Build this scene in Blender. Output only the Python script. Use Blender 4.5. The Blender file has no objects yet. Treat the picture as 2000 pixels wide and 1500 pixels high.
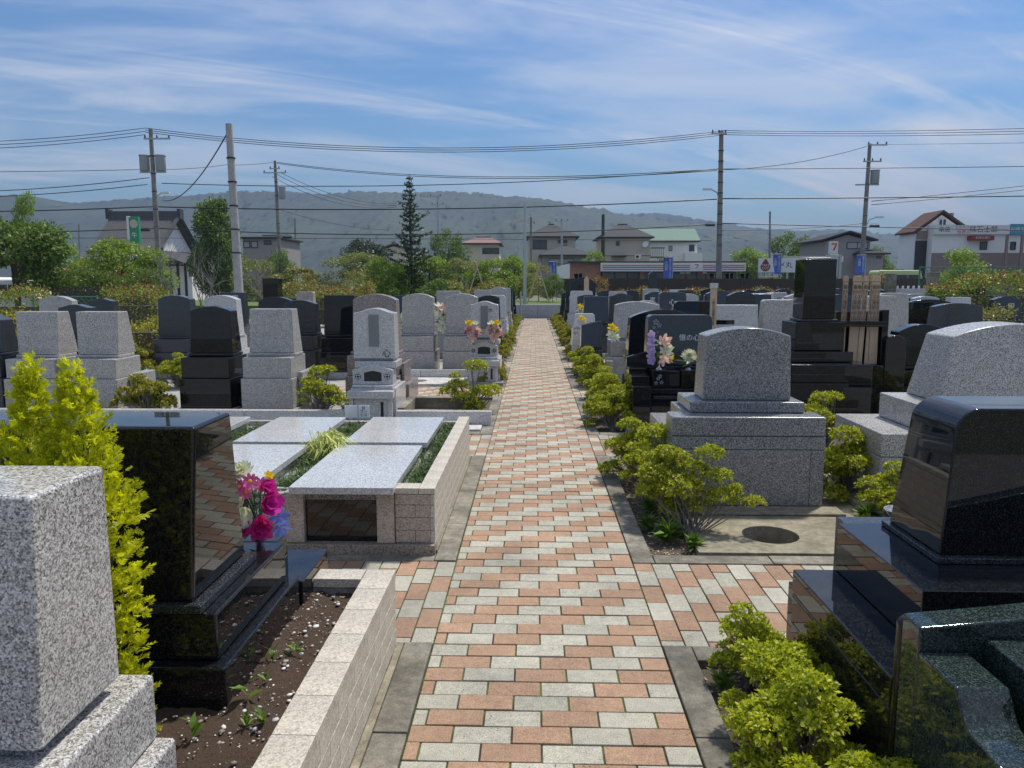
import bpy, bmesh, math, random
import numpy as np
from mathutils import Vector, Matrix
R = math.radians
SC = bpy.context.scene
C = SC.collection
# ---------------------------------------------------------------- camera
F_PX, PITCH, CAM_H = 1500.0, math.atan(198/1500), 1.51
YAW = math.atan(43.4*math.cos(PITCH)/1500)
cam = bpy.data.cameras.new('camera'); cam.lens = 27.0; cam.sensor_width = 36.0
cam.clip_start = 0.05; cam.clip_end = 20000
camo = bpy.data.objects.new('camera', cam); C.objects.link(camo)
camo.location = (0, 0, CAM_H); camo.rotation_euler = (R(90)-PITCH, 0, YAW)
SC.camera = camo
# ---------------------------------------------------------------- light
SUN_EL, SUN_AZ = 62.0, 40.0          # azimuth from +Y (along the path) towards +X
HAZE = 0.00050
world = bpy.data.worlds.new('World'); SC.world = world; world.use_nodes = True
nt = world.node_tree; nt.nodes.clear()
def wn(t, **k):
    n = nt.nodes.new(t)
    for a, b in k.items(): setattr(n, a, b)
    return n
sky = wn('ShaderNodeTexSky', sky_type='NISHITA', sun_disc=False)
sky.sun_elevation = R(SUN_EL); sky.sun_rotation = R(SUN_AZ)
sky.air_density = 1.3; sky.dust_density = 0.15; sky.ozone_density = 2.0; sky.altitude = 50
tc = wn('ShaderNodeTexCoord'); sep = wn('ShaderNodeSeparateXYZ'); nt.links.new(tc.outputs['Generated'], sep.inputs[0])
def wmath(op, a, b=None, clamp=False):
    n = wn('ShaderNodeMath', operation=op); n.use_clamp = clamp
    for i, v in enumerate((a, b)):
        if v is None: continue
        if isinstance(v, (int, float)): n.inputs[i].default_value = v
        else: nt.links.new(v, n.inputs[i])
    return n.outputs[0]
zz = wmath('ADD', wmath('MAXIMUM', sep.outputs[2], 0.0), 0.20)
cu_ = wmath('DIVIDE', sep.outputs[0], zz); cv_ = wmath('DIVIDE', sep.outputs[1], zz)
comb = wn('ShaderNodeCombineXYZ'); nt.links.new(cu_, comb.inputs[0]); nt.links.new(cv_, comb.inputs[1])
def cloud_layer(rot, scale, loc, det, rough, lo, hi, dist):
    mp = wn('ShaderNodeMapping', vector_type='TEXTURE'); nt.links.new(comb.outputs[0], mp.inputs[0])
    mp.inputs['Rotation'].default_value = (0, 0, R(rot)); mp.inputs['Scale'].default_value = scale; mp.inputs['Location'].default_value = loc
    nz = wn('ShaderNodeTexNoise'); nt.links.new(mp.outputs[0], nz.inputs['Vector'])
    nz.inputs['Scale'].default_value = 1.0; nz.inputs['Detail'].default_value = det; nz.inputs['Roughness'].default_value = rough
    nz.inputs['Distortion'].default_value = dist
    mr = wn('ShaderNodeMapRange', interpolation_type='SMOOTHSTEP'); nt.links.new(nz.outputs[0], mr.inputs[0])
    mr.inputs[1].default_value = lo; mr.inputs[2].default_value = hi
    return mr.outputs[0]
WX, WY = 7.7, 3.3
soft = cloud_layer(14, (1.7, 0.8, 1), (4.6, 2.9, 0), 6, 0.55, 0.42, 0.68, 0.9)
wisp = cloud_layer(25, (2.0, 0.40, 1), (WX, WY, 0), 9, 0.62, 0.47, 0.68, 0.9)
fac = wmath('ADD', wmath('MULTIPLY', soft, 0.6), wmath('MULTIPLY', wisp, 0.6), True)
hue = wn('ShaderNodeHueSaturation'); nt.links.new(sky.outputs[0], hue.inputs['Color']); hue.inputs['Saturation'].default_value = 1.08
tint = wn('ShaderNodeMix', data_type='RGBA', blend_type='MULTIPLY'); tint.inputs['Factor'].default_value = 1.0; nt.links.new(hue.outputs[0], tint.inputs[6]); tint.inputs[7].default_value = (0.205, 0.288, 0.39, 1)
mix = wn('ShaderNodeMix', data_type='RGBA'); nt.links.new(fac, mix.inputs['Factor'])
nt.links.new(tint.outputs[2], mix.inputs[6]); mix.inputs[7].default_value = (2.55, 2.75, 3.25, 1)
bg = wn('ShaderNodeBackground'); bg.inputs[1].default_value = 0.15; nt.links.new(mix.outputs[2], bg.inputs[0])
wo = wn('ShaderNodeOutputWorld'); nt.links.new(bg.outputs[0], wo.inputs[0])
sun = bpy.data.lights.new('sun', 'SUN'); sun.energy = 2.3; sun.angle = R(4.5); sun.color = (1.0, 0.94, 0.84)
suno = bpy.data.objects.new('sun', sun); C.objects.link(suno)
sd = Vector((math.cos(R(SUN_EL))*math.sin(R(SUN_AZ)), math.cos(R(SUN_EL))*math.cos(R(SUN_AZ)), math.sin(R(SUN_EL))))
suno.rotation_euler = sd.to_track_quat('Z', 'Y').to_euler(); suno.location = sd*50
vs = SC.view_settings; vs.view_transform = 'Standard'; vs.look = 'None'; vs.exposure = 1.0; vs.gamma = 1.0; vs.use_curve_mapping = False
SC.cycles.use_denoising = True; SC.cycles.max_bounces = 8; SC.cycles.diffuse_bounces = 3; SC.cycles.glossy_bounces = 4
SC.cycles.transmission_bounces = 4; SC.cycles.transparent_max_bounces = 6; SC.cycles.volume_bounces = 0
SC.cycles.sample_clamp_indirect = 6.0

# ---------------------------------------------------------------- helpers
def at(x, y, Y):
    "a point of the place seen at photo position x, y (2000 px wide) that stands Y metres along the path"
    u = (x-1000)/F_PX; v = (y-750)/F_PX; cp, sp = math.cos(PITCH), math.sin(PITCH)
    fw = cp-v*sp; dn = sp+v*cp
    X = -math.sin(YAW)*fw+math.cos(YAW)*u; Yr = math.cos(YAW)*fw+math.sin(YAW)*u
    return Vector((X*Y/Yr, Y, CAM_H-dn*Y/Yr))
def tag(o, label=None, cat=None, group=None, kind=None):
    if label: o['label'] = label
    if cat: o['category'] = cat
    if group: o['group'] = group
    if kind: o['kind'] = kind
    return o
def link(name, data, parent=None, loc=None, rotz=0.0):
    o = bpy.data.objects.new(name, data); C.objects.link(o)
    if parent is not None: o.parent = parent
    if loc is not None: o.location = loc
    if rotz: o.rotation_euler = (0, 0, rotz)
    return o
def thing(name, label, cat, loc=(0, 0, 0), rotz=0.0, group=None):
    o = link(name, None, None, loc, rotz); o.empty_display_size = 0.1
    return tag(o, label, cat, group)
def copy_tree(o, parent=None):
    c = o.copy(); C.objects.link(c); c.parent = parent
    for ch in list(o.children): copy_tree(ch, c)
    return c
def smooth(me, ang=35):
    me.polygons.foreach_set('use_smooth', [True]*len(me.polygons)); me.set_sharp_from_angle(angle=R(ang)); return me
def face_normals(me):
    "bevelled blocks: big faces stay flat, only the bevels are rounded"
    nv, npg, nl = len(me.vertices), len(me.polygons), len(me.loops)
    N = np.zeros(npg*3, np.float32); A = np.zeros(npg, np.float32); T = np.zeros(npg, np.int32); V = np.zeros(nl, np.int32)
    me.polygons.foreach_get('normal', N); me.polygons.foreach_get('area', A); me.polygons.foreach_get('loop_total', T); me.loops.foreach_get('vertex_index', V)
    w = np.repeat(N.reshape(-1, 3)*(A**1.5)[:, None], T, axis=0); acc = np.zeros((nv, 3)); np.add.at(acc, V, w); acc = acc/np.maximum(np.linalg.norm(acc, axis=1, keepdims=True), 1e-20)
    me.polygons.foreach_set('use_smooth', [True]*npg); me.normals_split_custom_set_from_vertices(acc.tolist()); return me
def bm_mesh(bm, name, mat=None, sm=True, wn_=False):
    me = bpy.data.meshes.new(name); bm.to_mesh(me); bm.free()
    if mat is not None: me.materials.append(mat)
    if wn_: face_normals(me)
    elif sm: smooth(me)
    return me
def bevel(bm, off, seg=2, ang=28):
    if off <= 0: return
    es = [e for e in bm.edges if len(e.link_faces) == 2 and e.calc_face_angle(0) > R(ang)]
    if es: bmesh.ops.bevel(bm, geom=es, offset=off, segments=seg, affect='EDGES', profile=0.5, clamp_overlap=True)
_boxc = {}
def box_mesh(sx, sy, sz, bv, mat):
    k = (round(sx, 4), round(sy, 4), round(sz, 4), bv, mat.name if mat else '')
    if k in _boxc: return _boxc[k]
    bm = bmesh.new(); bmesh.ops.create_cube(bm, size=1.0)
    bmesh.ops.scale(bm, vec=(sx, sy, sz), verts=bm.verts); bevel(bm, bv)
    me = bm_mesh(bm, 'block', mat, False, bv > 0); _boxc[k] = me
    return me
def box(name, x0, x1, y0, y1, z0, z1, mat, parent=None, bv=0.006):
    me = box_mesh(x1-x0, y1-y0, z1-z0, bv, mat)
    return link(name, me, parent, ((x0+x1)/2, (y0+y1)/2, (z0+z1)/2))
def loft(name, prof, yf, yb, mat, parent=None, bv=0.006, seg=2, sm=35):
    "prof: closed outline (x, z) seen from the front; yf / yb: front and back y as functions of z"
    bm = bmesh.new(); n = len(prof)
    a = [bm.verts.new((x, yf(z), z)) for x, z in prof]; b = [bm.verts.new((x, yb(z), z)) for x, z in prof]
    bm.faces.new(a); bm.faces.new(b[::-1])
    for i in range(n): bm.faces.new((a[(i+1) % n], a[i], b[i], b[(i+1) % n]))
    bmesh.ops.recalc_face_normals(bm, faces=bm.faces); bevel(bm, bv, seg)
    me = bm_mesh(bm, name, mat, False, bv > 0)
    return link(name, me, parent)
def stele_profile(wb, wt, z0, z1, style, rise=0.06):
    hb, ht = wb/2, wt/2; P = [(-hb, z0), (hb, z0)]
    if style == 'flat': P += [(ht, z1), (-ht, z1)]
    elif style == 'slant': P += [(ht, z1), (-ht, z1-rise)]
    elif style == 'arch':
        n = 14
        for i in range(n+1):
            t = 1-2*i/n; P.append((ht*t, z1-rise*t*t))
    elif style == 'ridge':      # flat shoulders and a soft hump
        n = 16
        for i in range(n+1):
            t = 1-2*i/n; P.append((ht*t, z1-rise*(0.5-0.5*math.cos(math.pi*abs(t)**1.1))))
    elif style == 'round':
        r = rise; n = 6
        for i in range(n+1):
            a = i/n*math.pi/2; P.append((ht-r+r*math.cos(a), z1-r+r*math.sin(a)))
        for i in range(n+1):
            a = math.pi/2+i/n*math.pi/2; P.append((-ht+r+r*math.cos(a), z1-r+r*math.sin(a)))
    return P
def stele(name, wb, wt, z0, z1, yf, yb, mat, parent, style='arch', rise=0.06, yft=None, ybt=None, x=0.0, bv=0.007):
    yft = yf if yft is None else yft; ybt = yb if ybt is None else ybt
    P = [(px+x, pz) for px, pz in stele_profile(wb, wt, z0, z1, style, rise)]
    L = lambda a, b: (lambda z: a+(b-a)*min(1, max(0, (z-z0)/(z1-z0))))
    return loft(name, P, L(yf, yft), L(yb, ybt), mat, parent, bv)
class MB:
    "collects shapes and links them as one mesh object"
    def __init__(s): s.v = []; s.f = []; s.m = []
    def add(s, vs, fs, mi=0):
        o = len(s.v); s.v += [tuple(q) for q in vs]; s.f += [tuple(o+i for i in f) for f in fs]; s.m += [mi]*len(fs); return s
    def box(s, x0, x1, y0, y1, z0, z1, mi=0):
        return s.add([(x0,y0,z0),(x1,y0,z0),(x1,y1,z0),(x0,y1,z0),(x0,y0,z1),(x1,y0,z1),(x1,y1,z1),(x0,y1,z1)],
                     [(3,2,1,0),(4,5,6,7),(0,1,5,4),(1,2,6,5),(2,3,7,6),(3,0,4,7)], mi)
    def tube(s, pts, rad, n=6, mi=0, cap=True):
        pts = [Vector(p) for p in pts]; N = len(pts); rr = rad if hasattr(rad, '__len__') else [rad]*N
        o = len(s.v); ref = Vector((0, 0, 1))
        for i, p in enumerate(pts):
            d = (pts[min(i+1, N-1)]-pts[max(i-1, 0)])
            d = d.normalized() if d.length > 1e-9 else Vector((0, 0, 1))
            u = d.cross(ref)
            if u.length < 1e-3: u = d.cross(Vector((1, 0, 0)))
            u.normalize(); w = d.cross(u)
            for k in range(n):
                a = 2*math.pi*k/n; q = p+(u*math.cos(a)+w*math.sin(a))*rr[i]; s.v.append(tuple(q))
        for i in range(N-1):
            for k in range(n):
                s.f.append((o+i*n+k, o+i*n+(k+1) % n, o+(i+1)*n+(k+1) % n, o+(i+1)*n+k)); s.m.append(mi)
        if cap:
            s.f.append(tuple(o+k for k in range(n))[::-1]); s.m.append(mi)
            s.f.append(tuple(o+(N-1)*n+k for k in range(n))); s.m.append(mi)
        return s
    def lathe(s, c, prof, n=16, mi=0):
        o = len(s.v); N = len(prof)
        for r_, z in prof:
            for k in range(n):
                a = 2*math.pi*k/n; s.v.append((c[0]+r_*math.cos(a), c[1]+r_*math.sin(a), c[2]+z))
        for i in range(N-1):
            for k in range(n): s.f.append((o+i*n+k, o+i*n+(k+1) % n, o+(i+1)*n+(k+1) % n, o+(i+1)*n+k)); s.m.append(mi)
        s.f.append(tuple(o+k for k in range(n))[::-1]); s.m.append(mi); s.f.append(tuple(o+(N-1)*n+k for k in range(n))); s.m.append(mi)
        return s
    def mesh(s, name, mats, sm=True, ang=35):
        me = bpy.data.meshes.new(name); me.from_pydata(s.v, [], s.f); me.update()
        mats = mats if isinstance(mats, (list, tuple)) else [mats]
        for m in mats: me.materials.append(m)
        if len(mats) > 1: me.polygons.foreach_set('material_index', s.m)
        if sm: smooth(me, ang)
        return me
    def build(s, name, mats, parent=None, loc=None, rotz=0.0, sm=True, ang=35): return link(name, s.mesh(name, mats, sm, ang), parent, loc, rotz)
def quads_mesh(name, V, mat, mi=None, mats=None):
    "V: (N, 4, 3) array of quads"
    V = np.asarray(V, dtype=np.float32); n = len(V)
    me = bpy.data.meshes.new(name); me.vertices.add(n*4); me.loops.add(n*4); me.polygons.add(n)
    me.vertices.foreach_set('co', V.reshape(-1)); me.loops.foreach_set('vertex_index', np.arange(n*4, dtype=np.int32))
    me.polygons.foreach_set('loop_start', np.arange(0, n*4, 4, dtype=np.int32))
    for m in (mats or [mat]): me.materials.append(m)
    if mi is not None: me.polygons.foreach_set('material_index', np.asarray(mi, dtype=np.int32))
    me.update(calc_edges=True); me.validate()
    return me
def unit(a): return a/np.maximum(np.linalg.norm(a, axis=-1, keepdims=True), 1e-9)
def leaf_quads(base, d, nrm, ln, wd, bend=0.12):
    "pointed leaves: base point, direction, approximate normal"
    d = unit(d); s = unit(np.cross(d, nrm)); n = np.cross(s, d)
    ln = np.asarray(ln).reshape(-1, 1); wd = np.asarray(wd).reshape(-1, 1)
    mid = base+d*ln*0.5+n*ln*bend
    return np.stack([base, mid+s*wd*0.5, base+d*ln, mid-s*wd*0.5], axis=1)
# ---------------------------------------------------------------- lettering
TEXT = {}
def letters(s, mat=None, space=1.0):
    if s in TEXT: return TEXT[s]
    cu = bpy.data.curves.new('letters', 'FONT'); cu.body = s; cu.align_x = 'CENTER'; cu.align_y = 'CENTER'; cu.size = 1.0
    cu.space_line = space; cu.resolution_u = 2
    ob = bpy.data.objects.new('letters', cu); C.objects.link(ob)
    dg = bpy.context.evaluated_depsgraph_get(); me = bpy.data.meshes.new_from_object(ob.evaluated_get(dg))
    bpy.data.objects.remove(ob); TEXT[s] = me
    return me
WORDS = ['心', '家', '憶\nの\n心', '憶の心', 'TAKE\nOUT', '富\n士\n山\nほ\nう\nえ\nい', '小\n田\n原', '味石士郎', '世界の', 'とんかつ', '串焼', 'お持ち帰り', 'BEEF DINING', '大', '一\n乗\n妙\n法\n蓮\n華\n経\n追\n善', '山\n本', '駐\nサー\nビス', '駅', '絆', '和', '〆丸', '牛']
for w_ in WORDS: letters(w_, space=0.95)
def write(s, size, mat, parent, loc, rot=(R(90), 0, 0), name='lettering', sx=1.0):
    me = TEXT[s].copy(); me.materials.clear(); me.materials.append(mat)
    o = link(name, me, parent, loc); o.rotation_euler = rot; o.scale = (size*sx, size, size)
    return o
# ---------------------------------------------------------------- materials
def mat_new(name):
    m = bpy.data.materials.new(name); m.use_nodes = True
    t = m.node_tree; b = t.nodes['Principled BSDF']; return m, t, b
def nd(t, typ, ins=None, **k):
    n = t.nodes.new(typ)
    for a, v in k.items(): setattr(n, a, v)
    for a, v in (ins or {}).items():
        if hasattr(v, 'is_output') or v.__class__.__name__.startswith('NodeSocket'): t.links.new(v, n.inputs[a])
        else: n.inputs[a].default_value = v
    return n
def ramp(t, fac, stops, interp='LINEAR'):
    n = t.nodes.new('ShaderNodeValToRGB'); t.links.new(fac, n.inputs[0]); n.color_ramp.interpolation = interp
    e = n.color_ramp.elements
    while len(e) < len(stops): e.new(0.5)
    for i, (p_, c) in enumerate(stops):
        e[i].position = p_; e[i].color = (c, c, c, 1) if isinstance(c, (int, float)) else (*c, 1)
    return n.outputs[0]
def mixc(t, fac, a, b, mode='MIX'):
    n = t.nodes.new('ShaderNodeMix'); n.data_type = 'RGBA'; n.blend_type = mode
    for s, v in ((0, fac), (6, a), (7, b)):
        if isinstance(v, (int, float)): n.inputs[s].default_value = v if s == 0 else (v, v, v, 1)
        elif isinstance(v, tuple): n.inputs[s].default_value = (*v, 1)
        else: t.links.new(v, n.inputs[s])
    return n.outputs[2]
def coords(t, kind='Object'): return t.nodes.new('ShaderNodeTexCoord').outputs[kind]
def noise(t, vec, scale, detail=3, rough=0.5): return nd(t, 'ShaderNodeTexNoise', {'Vector': vec, 'Scale': scale, 'Detail': detail, 'Roughness': rough}).outputs[0]
def bump(t, b, h, dist, strength=1.0):
    n = nd(t, 'ShaderNodeBump', {'Height': h, 'Distance': dist, 'Strength': strength}); t.links.new(n.outputs[0], b.inputs['Normal'])
def plain(name, col, rough=0.6, metal=0.0, var=0.12, scale=8.0, spec=0.5):
    m, t, b = mat_new(name); v = coords(t)
    f = noise(t, v, scale, 4); c = mixc(t, f, tuple(q*(1-var) for q in col), tuple(min(1, q*(1+var)) for q in col))
    t.links.new(c, b.inputs['Base Color']); b.inputs['Roughness'].default_value = rough; b.inputs['Metallic'].default_value = metal
    b.inputs['Specular IOR Level'].default_value = spec
    return m
def granite(name, stops, scale, rough, tint=(1, 1, 1), weather=0.12, ior=1.5):
    m, t, b = mat_new(name); v = coords(t)
    vo = nd(t, 'ShaderNodeTexVoronoi', {'Vector': v, 'Scale': scale}); sepn = nd(t, 'ShaderNodeSeparateColor', {0: vo.outputs['Color']})
    vo2 = nd(t, 'ShaderNodeTexVoronoi', {'Vector': v, 'Scale': scale*0.55}); sep2 = nd(t, 'ShaderNodeSeparateColor', {0: vo2.outputs['Color']})
    nz = noise(t, v, scale*0.8, 3, 0.7)
    s = nd(t, 'ShaderNodeMath', {0: sepn.outputs[0], 1: sep2.outputs[1]}, operation='ADD').outputs[0]
    s = nd(t, 'ShaderNodeMath', {0: s, 1: nz}, operation='ADD').outputs[0]
    s = nd(t, 'ShaderNodeMath', {0: s, 1: 0.3333}, operation='MULTIPLY').outputs[0]
    c = ramp(t, s, stops)
    w = noise(t, v, 2.3, 5, 0.6); wr = ramp(t, w, [(0.3, 1-weather), (0.7, 1.0)])
    c = mixc(t, 1.0, c, wr, 'MULTIPLY'); c = mixc(t, 1.0, c, tint, 'MULTIPLY')
    t.links.new(c, b.inputs['Base Color'])
    rr = ramp(t, w, [(0.3, rough*0.8), (0.75, min(1, rough*1.3))]); t.links.new(rr, b.inputs['Roughness'])
    b.inputs['IOR'].default_value = ior
    return m
GS = [(0.24, 0.07), (0.38, 0.20), (0.50, 0.36), (0.62, 0.50), (0.76, 0.68)]
M = {}
M['grey'] = granite('grey_granite', GS, 360, 0.22, (1.12, 1.08, 1.02))
M['greyd'] = granite('dark_grey_granite', [(0.24, 0.04), (0.40, 0.12), (0.52, 0.23), (0.62, 0.33), (0.76, 0.5)], 360, 0.2, (1.05, 1.07, 1.07))
M['light'] = granite('light_granite', [(0.25, 0.20), (0.40, 0.38), (0.52, 0.55), (0.62, 0.70), (0.74, 0.82)], 330, 0.18, (1.02, 1.01, 0.99))
M['slab'] = granite('polished_slab_granite', [(0.25, 0.24), (0.40, 0.4), (0.52, 0.52), (0.62, 0.62), (0.74, 0.8)], 340, 0.09, (1.0, 1.0, 0.98))
M['black'] = granite('black_granite', [(0.3, 0.004), (0.5, 0.008), (0.64, 0.016), (0.8, 0.045)], 420, 0.02, (0.85, 0.95, 1.1), 0.2, 1.45)
M['blackr'] = granite('honed_black_granite', [(0.3, 0.012), (0.5, 0.022), (0.62, 0.05), (0.75, 0.14)], 520, 0.16, (0.9, 0.97, 1.08), 0.2, 1.42)
M['slate'] = granite('slate_grey_granite', [(0.3, 0.030), (0.5, 0.048), (0.64, 0.07), (0.8, 0.13)], 420, 0.10, (0.86, 0.97, 1.12), 0.15, 1.45)
M['darkgreen'] = granite('dark_green_granite', [(0.3, 0.011), (0.48, 0.022), (0.60, 0.045), (0.75, 0.10)], 420, 0.04, (0.72, 1.10, 1.0), 0.15)
M['brown'] = granite('brown_granite', [(0.28, 0.10), (0.45, 0.2), (0.58, 0.32), (0.74, 0.46)], 260, 0.2, (1.05, 0.88, 0.82))
M['maroon'] = granite('maroon_granite', [(0.3, 0.03), (0.5, 0.07), (0.7, 0.14)], 300, 0.1, (1.5, 0.7, 0.7))
M['beige'] = granite('beige_tile_granite', [(0.24, 0.36), (0.40, 0.52), (0.52, 0.62), (0.64, 0.68), (0.76, 0.76)], 260, 0.55, (0.93, 0.845, 0.69), 0.22)
M['pinkstone'] = granite('pink_brown_granite', [(0.24, 0.20), (0.38, 0.38), (0.52, 0.52), (0.64, 0.6), (0.76, 0.7)], 260, 0.3, (0.92, 0.79, 0.66), 0.35)
M['plinth'] = granite('brown_plinth_granite', [(0.24, 0.09), (0.42, 0.2), (0.54, 0.32), (0.7, 0.46)], 260, 0.4, (1.0, 0.84, 0.70), 0.3)
M['engrave'] = plain('engraved_black', (0.012, 0.012, 0.014), 0.6)
M['engravew'] = plain('engraved_white', (0.72, 0.73, 0.74), 0.8)
M['engraveg'] = plain('engraved_grey', (0.24, 0.26, 0.29), 0.7)
M['inscription_mask'] = plain('inscription_mask_grey', (0.20, 0.205, 0.2), 0.45, var=0.05)  # flat grey of the added blocks that blank out inscriptions
def concrete(name, col, stain, sc=3.0, rough=0.85):
    m, t, b = mat_new(name); v = nd(t, 'ShaderNodeNewGeometry').outputs['Position']
    a = noise(t, v, sc, 8, 0.65); g = noise(t, v, 160, 2, 0.6); k = noise(t, v, 22, 6, 0.7)
    c = mixc(t, ramp(t, a, [(0.36, 0.0), (0.64, 1.0)]), stain, col)
    c = mixc(t, 0.8, c, ramp(t, k, [(0.3, 0.5), (0.68, 1.25)]), 'MULTIPLY'); c = mixc(t, 0.6, c, ramp(t, g, [(0.3, 0.5), (0.7, 1.3)]), 'MULTIPLY')
    t.links.new(c, b.inputs['Base Color']); b.inputs['Roughness'].default_value = rough; bump(t, b, k, 0.004, 0.6)
    return m
M['kerb'] = concrete('weathered_concrete', (0.31, 0.285, 0.225), (0.115, 0.105, 0.08), 2.6)
M['concrete'] = concrete('plain_concrete', (0.42, 0.41, 0.38), (0.30, 0.29, 0.27))
M['slabconc'] = concrete('mossy_plot_concrete', (0.34, 0.30, 0.21), (0.20, 0.18, 0.125), 4.0)
M['whiteconc'] = concrete('white_gravel_concrete', (0.66, 0.65, 0.62), (0.5, 0.49, 0.46), 5.0)
M['palewall'] = concrete('pale_wall_concrete', (0.50, 0.51, 0.52), (0.42, 0.43, 0.44), 1.2)
def paver(name, col, dark):
    m, t, b = mat_new(name); v = nd(t, 'ShaderNodeNewGeometry').outputs['Position']
    isl = nd(t, 'ShaderNodeNewGeometry').outputs['Random Per Island']; ob = nd(t, 'ShaderNodeObjectInfo').outputs['Random']
    rnd = nd(t, 'ShaderNodeMath', {0: nd(t, 'ShaderNodeMath', {0: isl, 1: ob}, operation='ADD').outputs[0]}, operation='FRACT').outputs[0]
    sp = noise(t, v, 230, 3, 0.7); big = noise(t, v, 2.1, 5, 0.6); mid = noise(t, v, 30, 5, 0.65)
    c = mixc(t, ramp(t, sp, [(0.36, 0), (0.60, 1)]), dark, col)
    c = mixc(t, 1.0, c, ramp(t, rnd, [(0, 0.86), (1, 1.08)]), 'MULTIPLY')
    c = mixc(t, 0.8, c, ramp(t, mid, [(0.3, 0.78), (0.6, 1.06)]), 'MULTIPLY')
    c = mixc(t, 0.9, c, ramp(t, big, [(0.3, 0.70), (0.60, 1.05)]), 'MULTIPLY')
    st_ = noise(t, v, 7.5, 6, 0.7); c = mixc(t, ramp(t, st_, [(0.60, 0.0), (0.78, 0.45)]), c, (0.12, 0.105, 0.07))
    t.links.new(c, b.inputs['Base Color']); b.inputs['Roughness'].default_value = 0.86; bump(t, b, sp, 0.0025, 0.7)
    return m
M['salmon'] = paver('salmon_paver', (0.465, 0.298, 0.192), (0.25, 0.152, 0.094))
M['cream'] = paver('cream_paver', (0.53, 0.505, 0.41), (0.27, 0.258, 0.20))
def joint():
    m, t, b = mat_new('mossy_joint'); v = nd(t, 'ShaderNodeNewGeometry').outputs['Position']
    a = noise(t, v, 3.5, 6, 0.7); c = mixc(t, ramp(t, a, [(0.43, 0), (0.56, 1)]), (0.04, 0.034, 0.025), (0.085, 0.12, 0.02))
    t.links.new(c, b.inputs['Base Color']); b.inputs['Roughness'].default_value = 0.95
    return m
M['joint'] = joint()
def soil(name, c1, c2, sc=45, bd=0.02):
    m, t, b = mat_new(name); v = nd(t, 'ShaderNodeNewGeometry').outputs['Position']
    a = noise(t, v, sc, 8, 0.75); k = noise(t, v, sc*5, 4, 0.7); c = mixc(t, a, c1, c2); c = mixc(t, 0.7, c, ramp(t, k, [(0.3, 0.4), (0.7, 1.5)]), 'MULTIPLY')
    t.links.new(c, b.inputs['Base Color']); b.inputs['Roughness'].default_value = 0.95; bump(t, b, a, bd, 1.0)
    return m
M['soil'] = soil('brown_soil', (0.045, 0.026, 0.016), (0.13, 0.082, 0.05))
M['earth'] = soil('bed_earth', (0.06, 0.045, 0.03), (0.15, 0.12, 0.085), 20)
M['ground'] = soil('far_ground', (0.09, 0.11, 0.05), (0.20, 0.19, 0.13), 1.2, 0.0)
M['lawn'] = soil('lawn_turf', (0.06, 0.11, 0.02), (0.13, 0.19, 0.04), 14, 0.0)
M['asphalt'] = soil('asphalt', (0.045, 0.045, 0.048), (0.075, 0.075, 0.078), 30, 0.0)
M['gravel'] = soil('pale_plot_gravel', (0.30, 0.28, 0.25), (0.52, 0.50, 0.46), 60, 0.01)
def pebble():
    m, t, b = mat_new('pebble'); r_ = nd(t, 'ShaderNodeNewGeometry').outputs['Random Per Island']
    t.links.new(ramp(t, r_, [(0, (0.16, 0.12, 0.09)), (0.35, (0.30, 0.26, 0.22)), (0.7, (0.40, 0.38, 0.35)), (0.9, (0.75, 0.73, 0.69)), (1, (0.85, 0.84, 0.8))]), b.inputs['Base Color'])
    b.inputs['Roughness'].default_value = 0.7
    return m
M['pebble'] = pebble()
def leafmat(name, stops, trans=0.28, rough=0.45, spec=0.4):
    m, t, b = mat_new(name); r_ = nd(t, 'ShaderNodeNewGeometry').outputs['Random Per Island']
    v = coords(t); nz = noise(t, v, 1.7, 3, 0.6)
    f = nd(t, 'ShaderNodeMath', {0: nd(t, 'ShaderNodeMath', {0: r_, 1: 0.6}, operation='MULTIPLY').outputs[0], 1: nd(t, 'ShaderNodeMath', {0: nz, 1: 0.4}, operation='MULTIPLY').outputs[0]}, operation='ADD').outputs[0]
    c = ramp(t, f, stops); t.links.new(c, b.inputs['Base Color']); b.inputs['Roughness'].default_value = rough; b.inputs['Specular IOR Level'].default_value = spec
    tr = nd(t, 'ShaderNodeBsdfTranslucent'); t.links.new(mixc(t, 1.0, c, (1.25, 1.3, 0.7), 'MULTIPLY'), tr.inputs[0])
    mx = nd(t, 'ShaderNodeMixShader', {0: trans, 1: b.outputs[0], 2: tr.outputs[0]})
    t.links.new(mx.outputs[0], t.nodes['Material Output'].inputs['Surface'])
    return m
M['azalea'] = leafmat('azalea_leaf', [(0.1, (0.10, 0.13, 0.012)), (0.45, (0.33, 0.36, 0.022)), (0.8, (0.54, 0.54, 0.04))], 0.4)
M['azaleao'] = leafmat('olive_azalea_leaf', [(0.1, (0.10, 0.105, 0.018)), (0.45, (0.27, 0.26, 0.03)), (0.8, (0.44, 0.40, 0.055))], 0.38)
M['azalean'] = leafmat('fresh_azalea_leaf', [(0.1, (0.11, 0.16, 0.012)), (0.45, (0.37, 0.42, 0.022)), (0.8, (0.62, 0.62, 0.045))], 0.42)
M['gold'] = leafmat('golden_conifer_needle', [(0.1, (0.24, 0.27, 0.008)), (0.45, (0.50, 0.52, 0.014)), (0.8, (0.74, 0.72, 0.035))], 0.5)
M['tree1'] = leafmat('deep_green_leaf', [(0.1, (0.040, 0.078, 0.014)), (0.45, (0.10, 0.165, 0.026)), (0.8, (0.18, 0.27, 0.05))], 0.36)
M['tree2'] = leafmat('fresh_green_leaf', [(0.1, (0.085, 0.14, 0.016)), (0.45, (0.18, 0.27, 0.03)), (0.8, (0.30, 0.40, 0.06))], 0.4)
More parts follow.
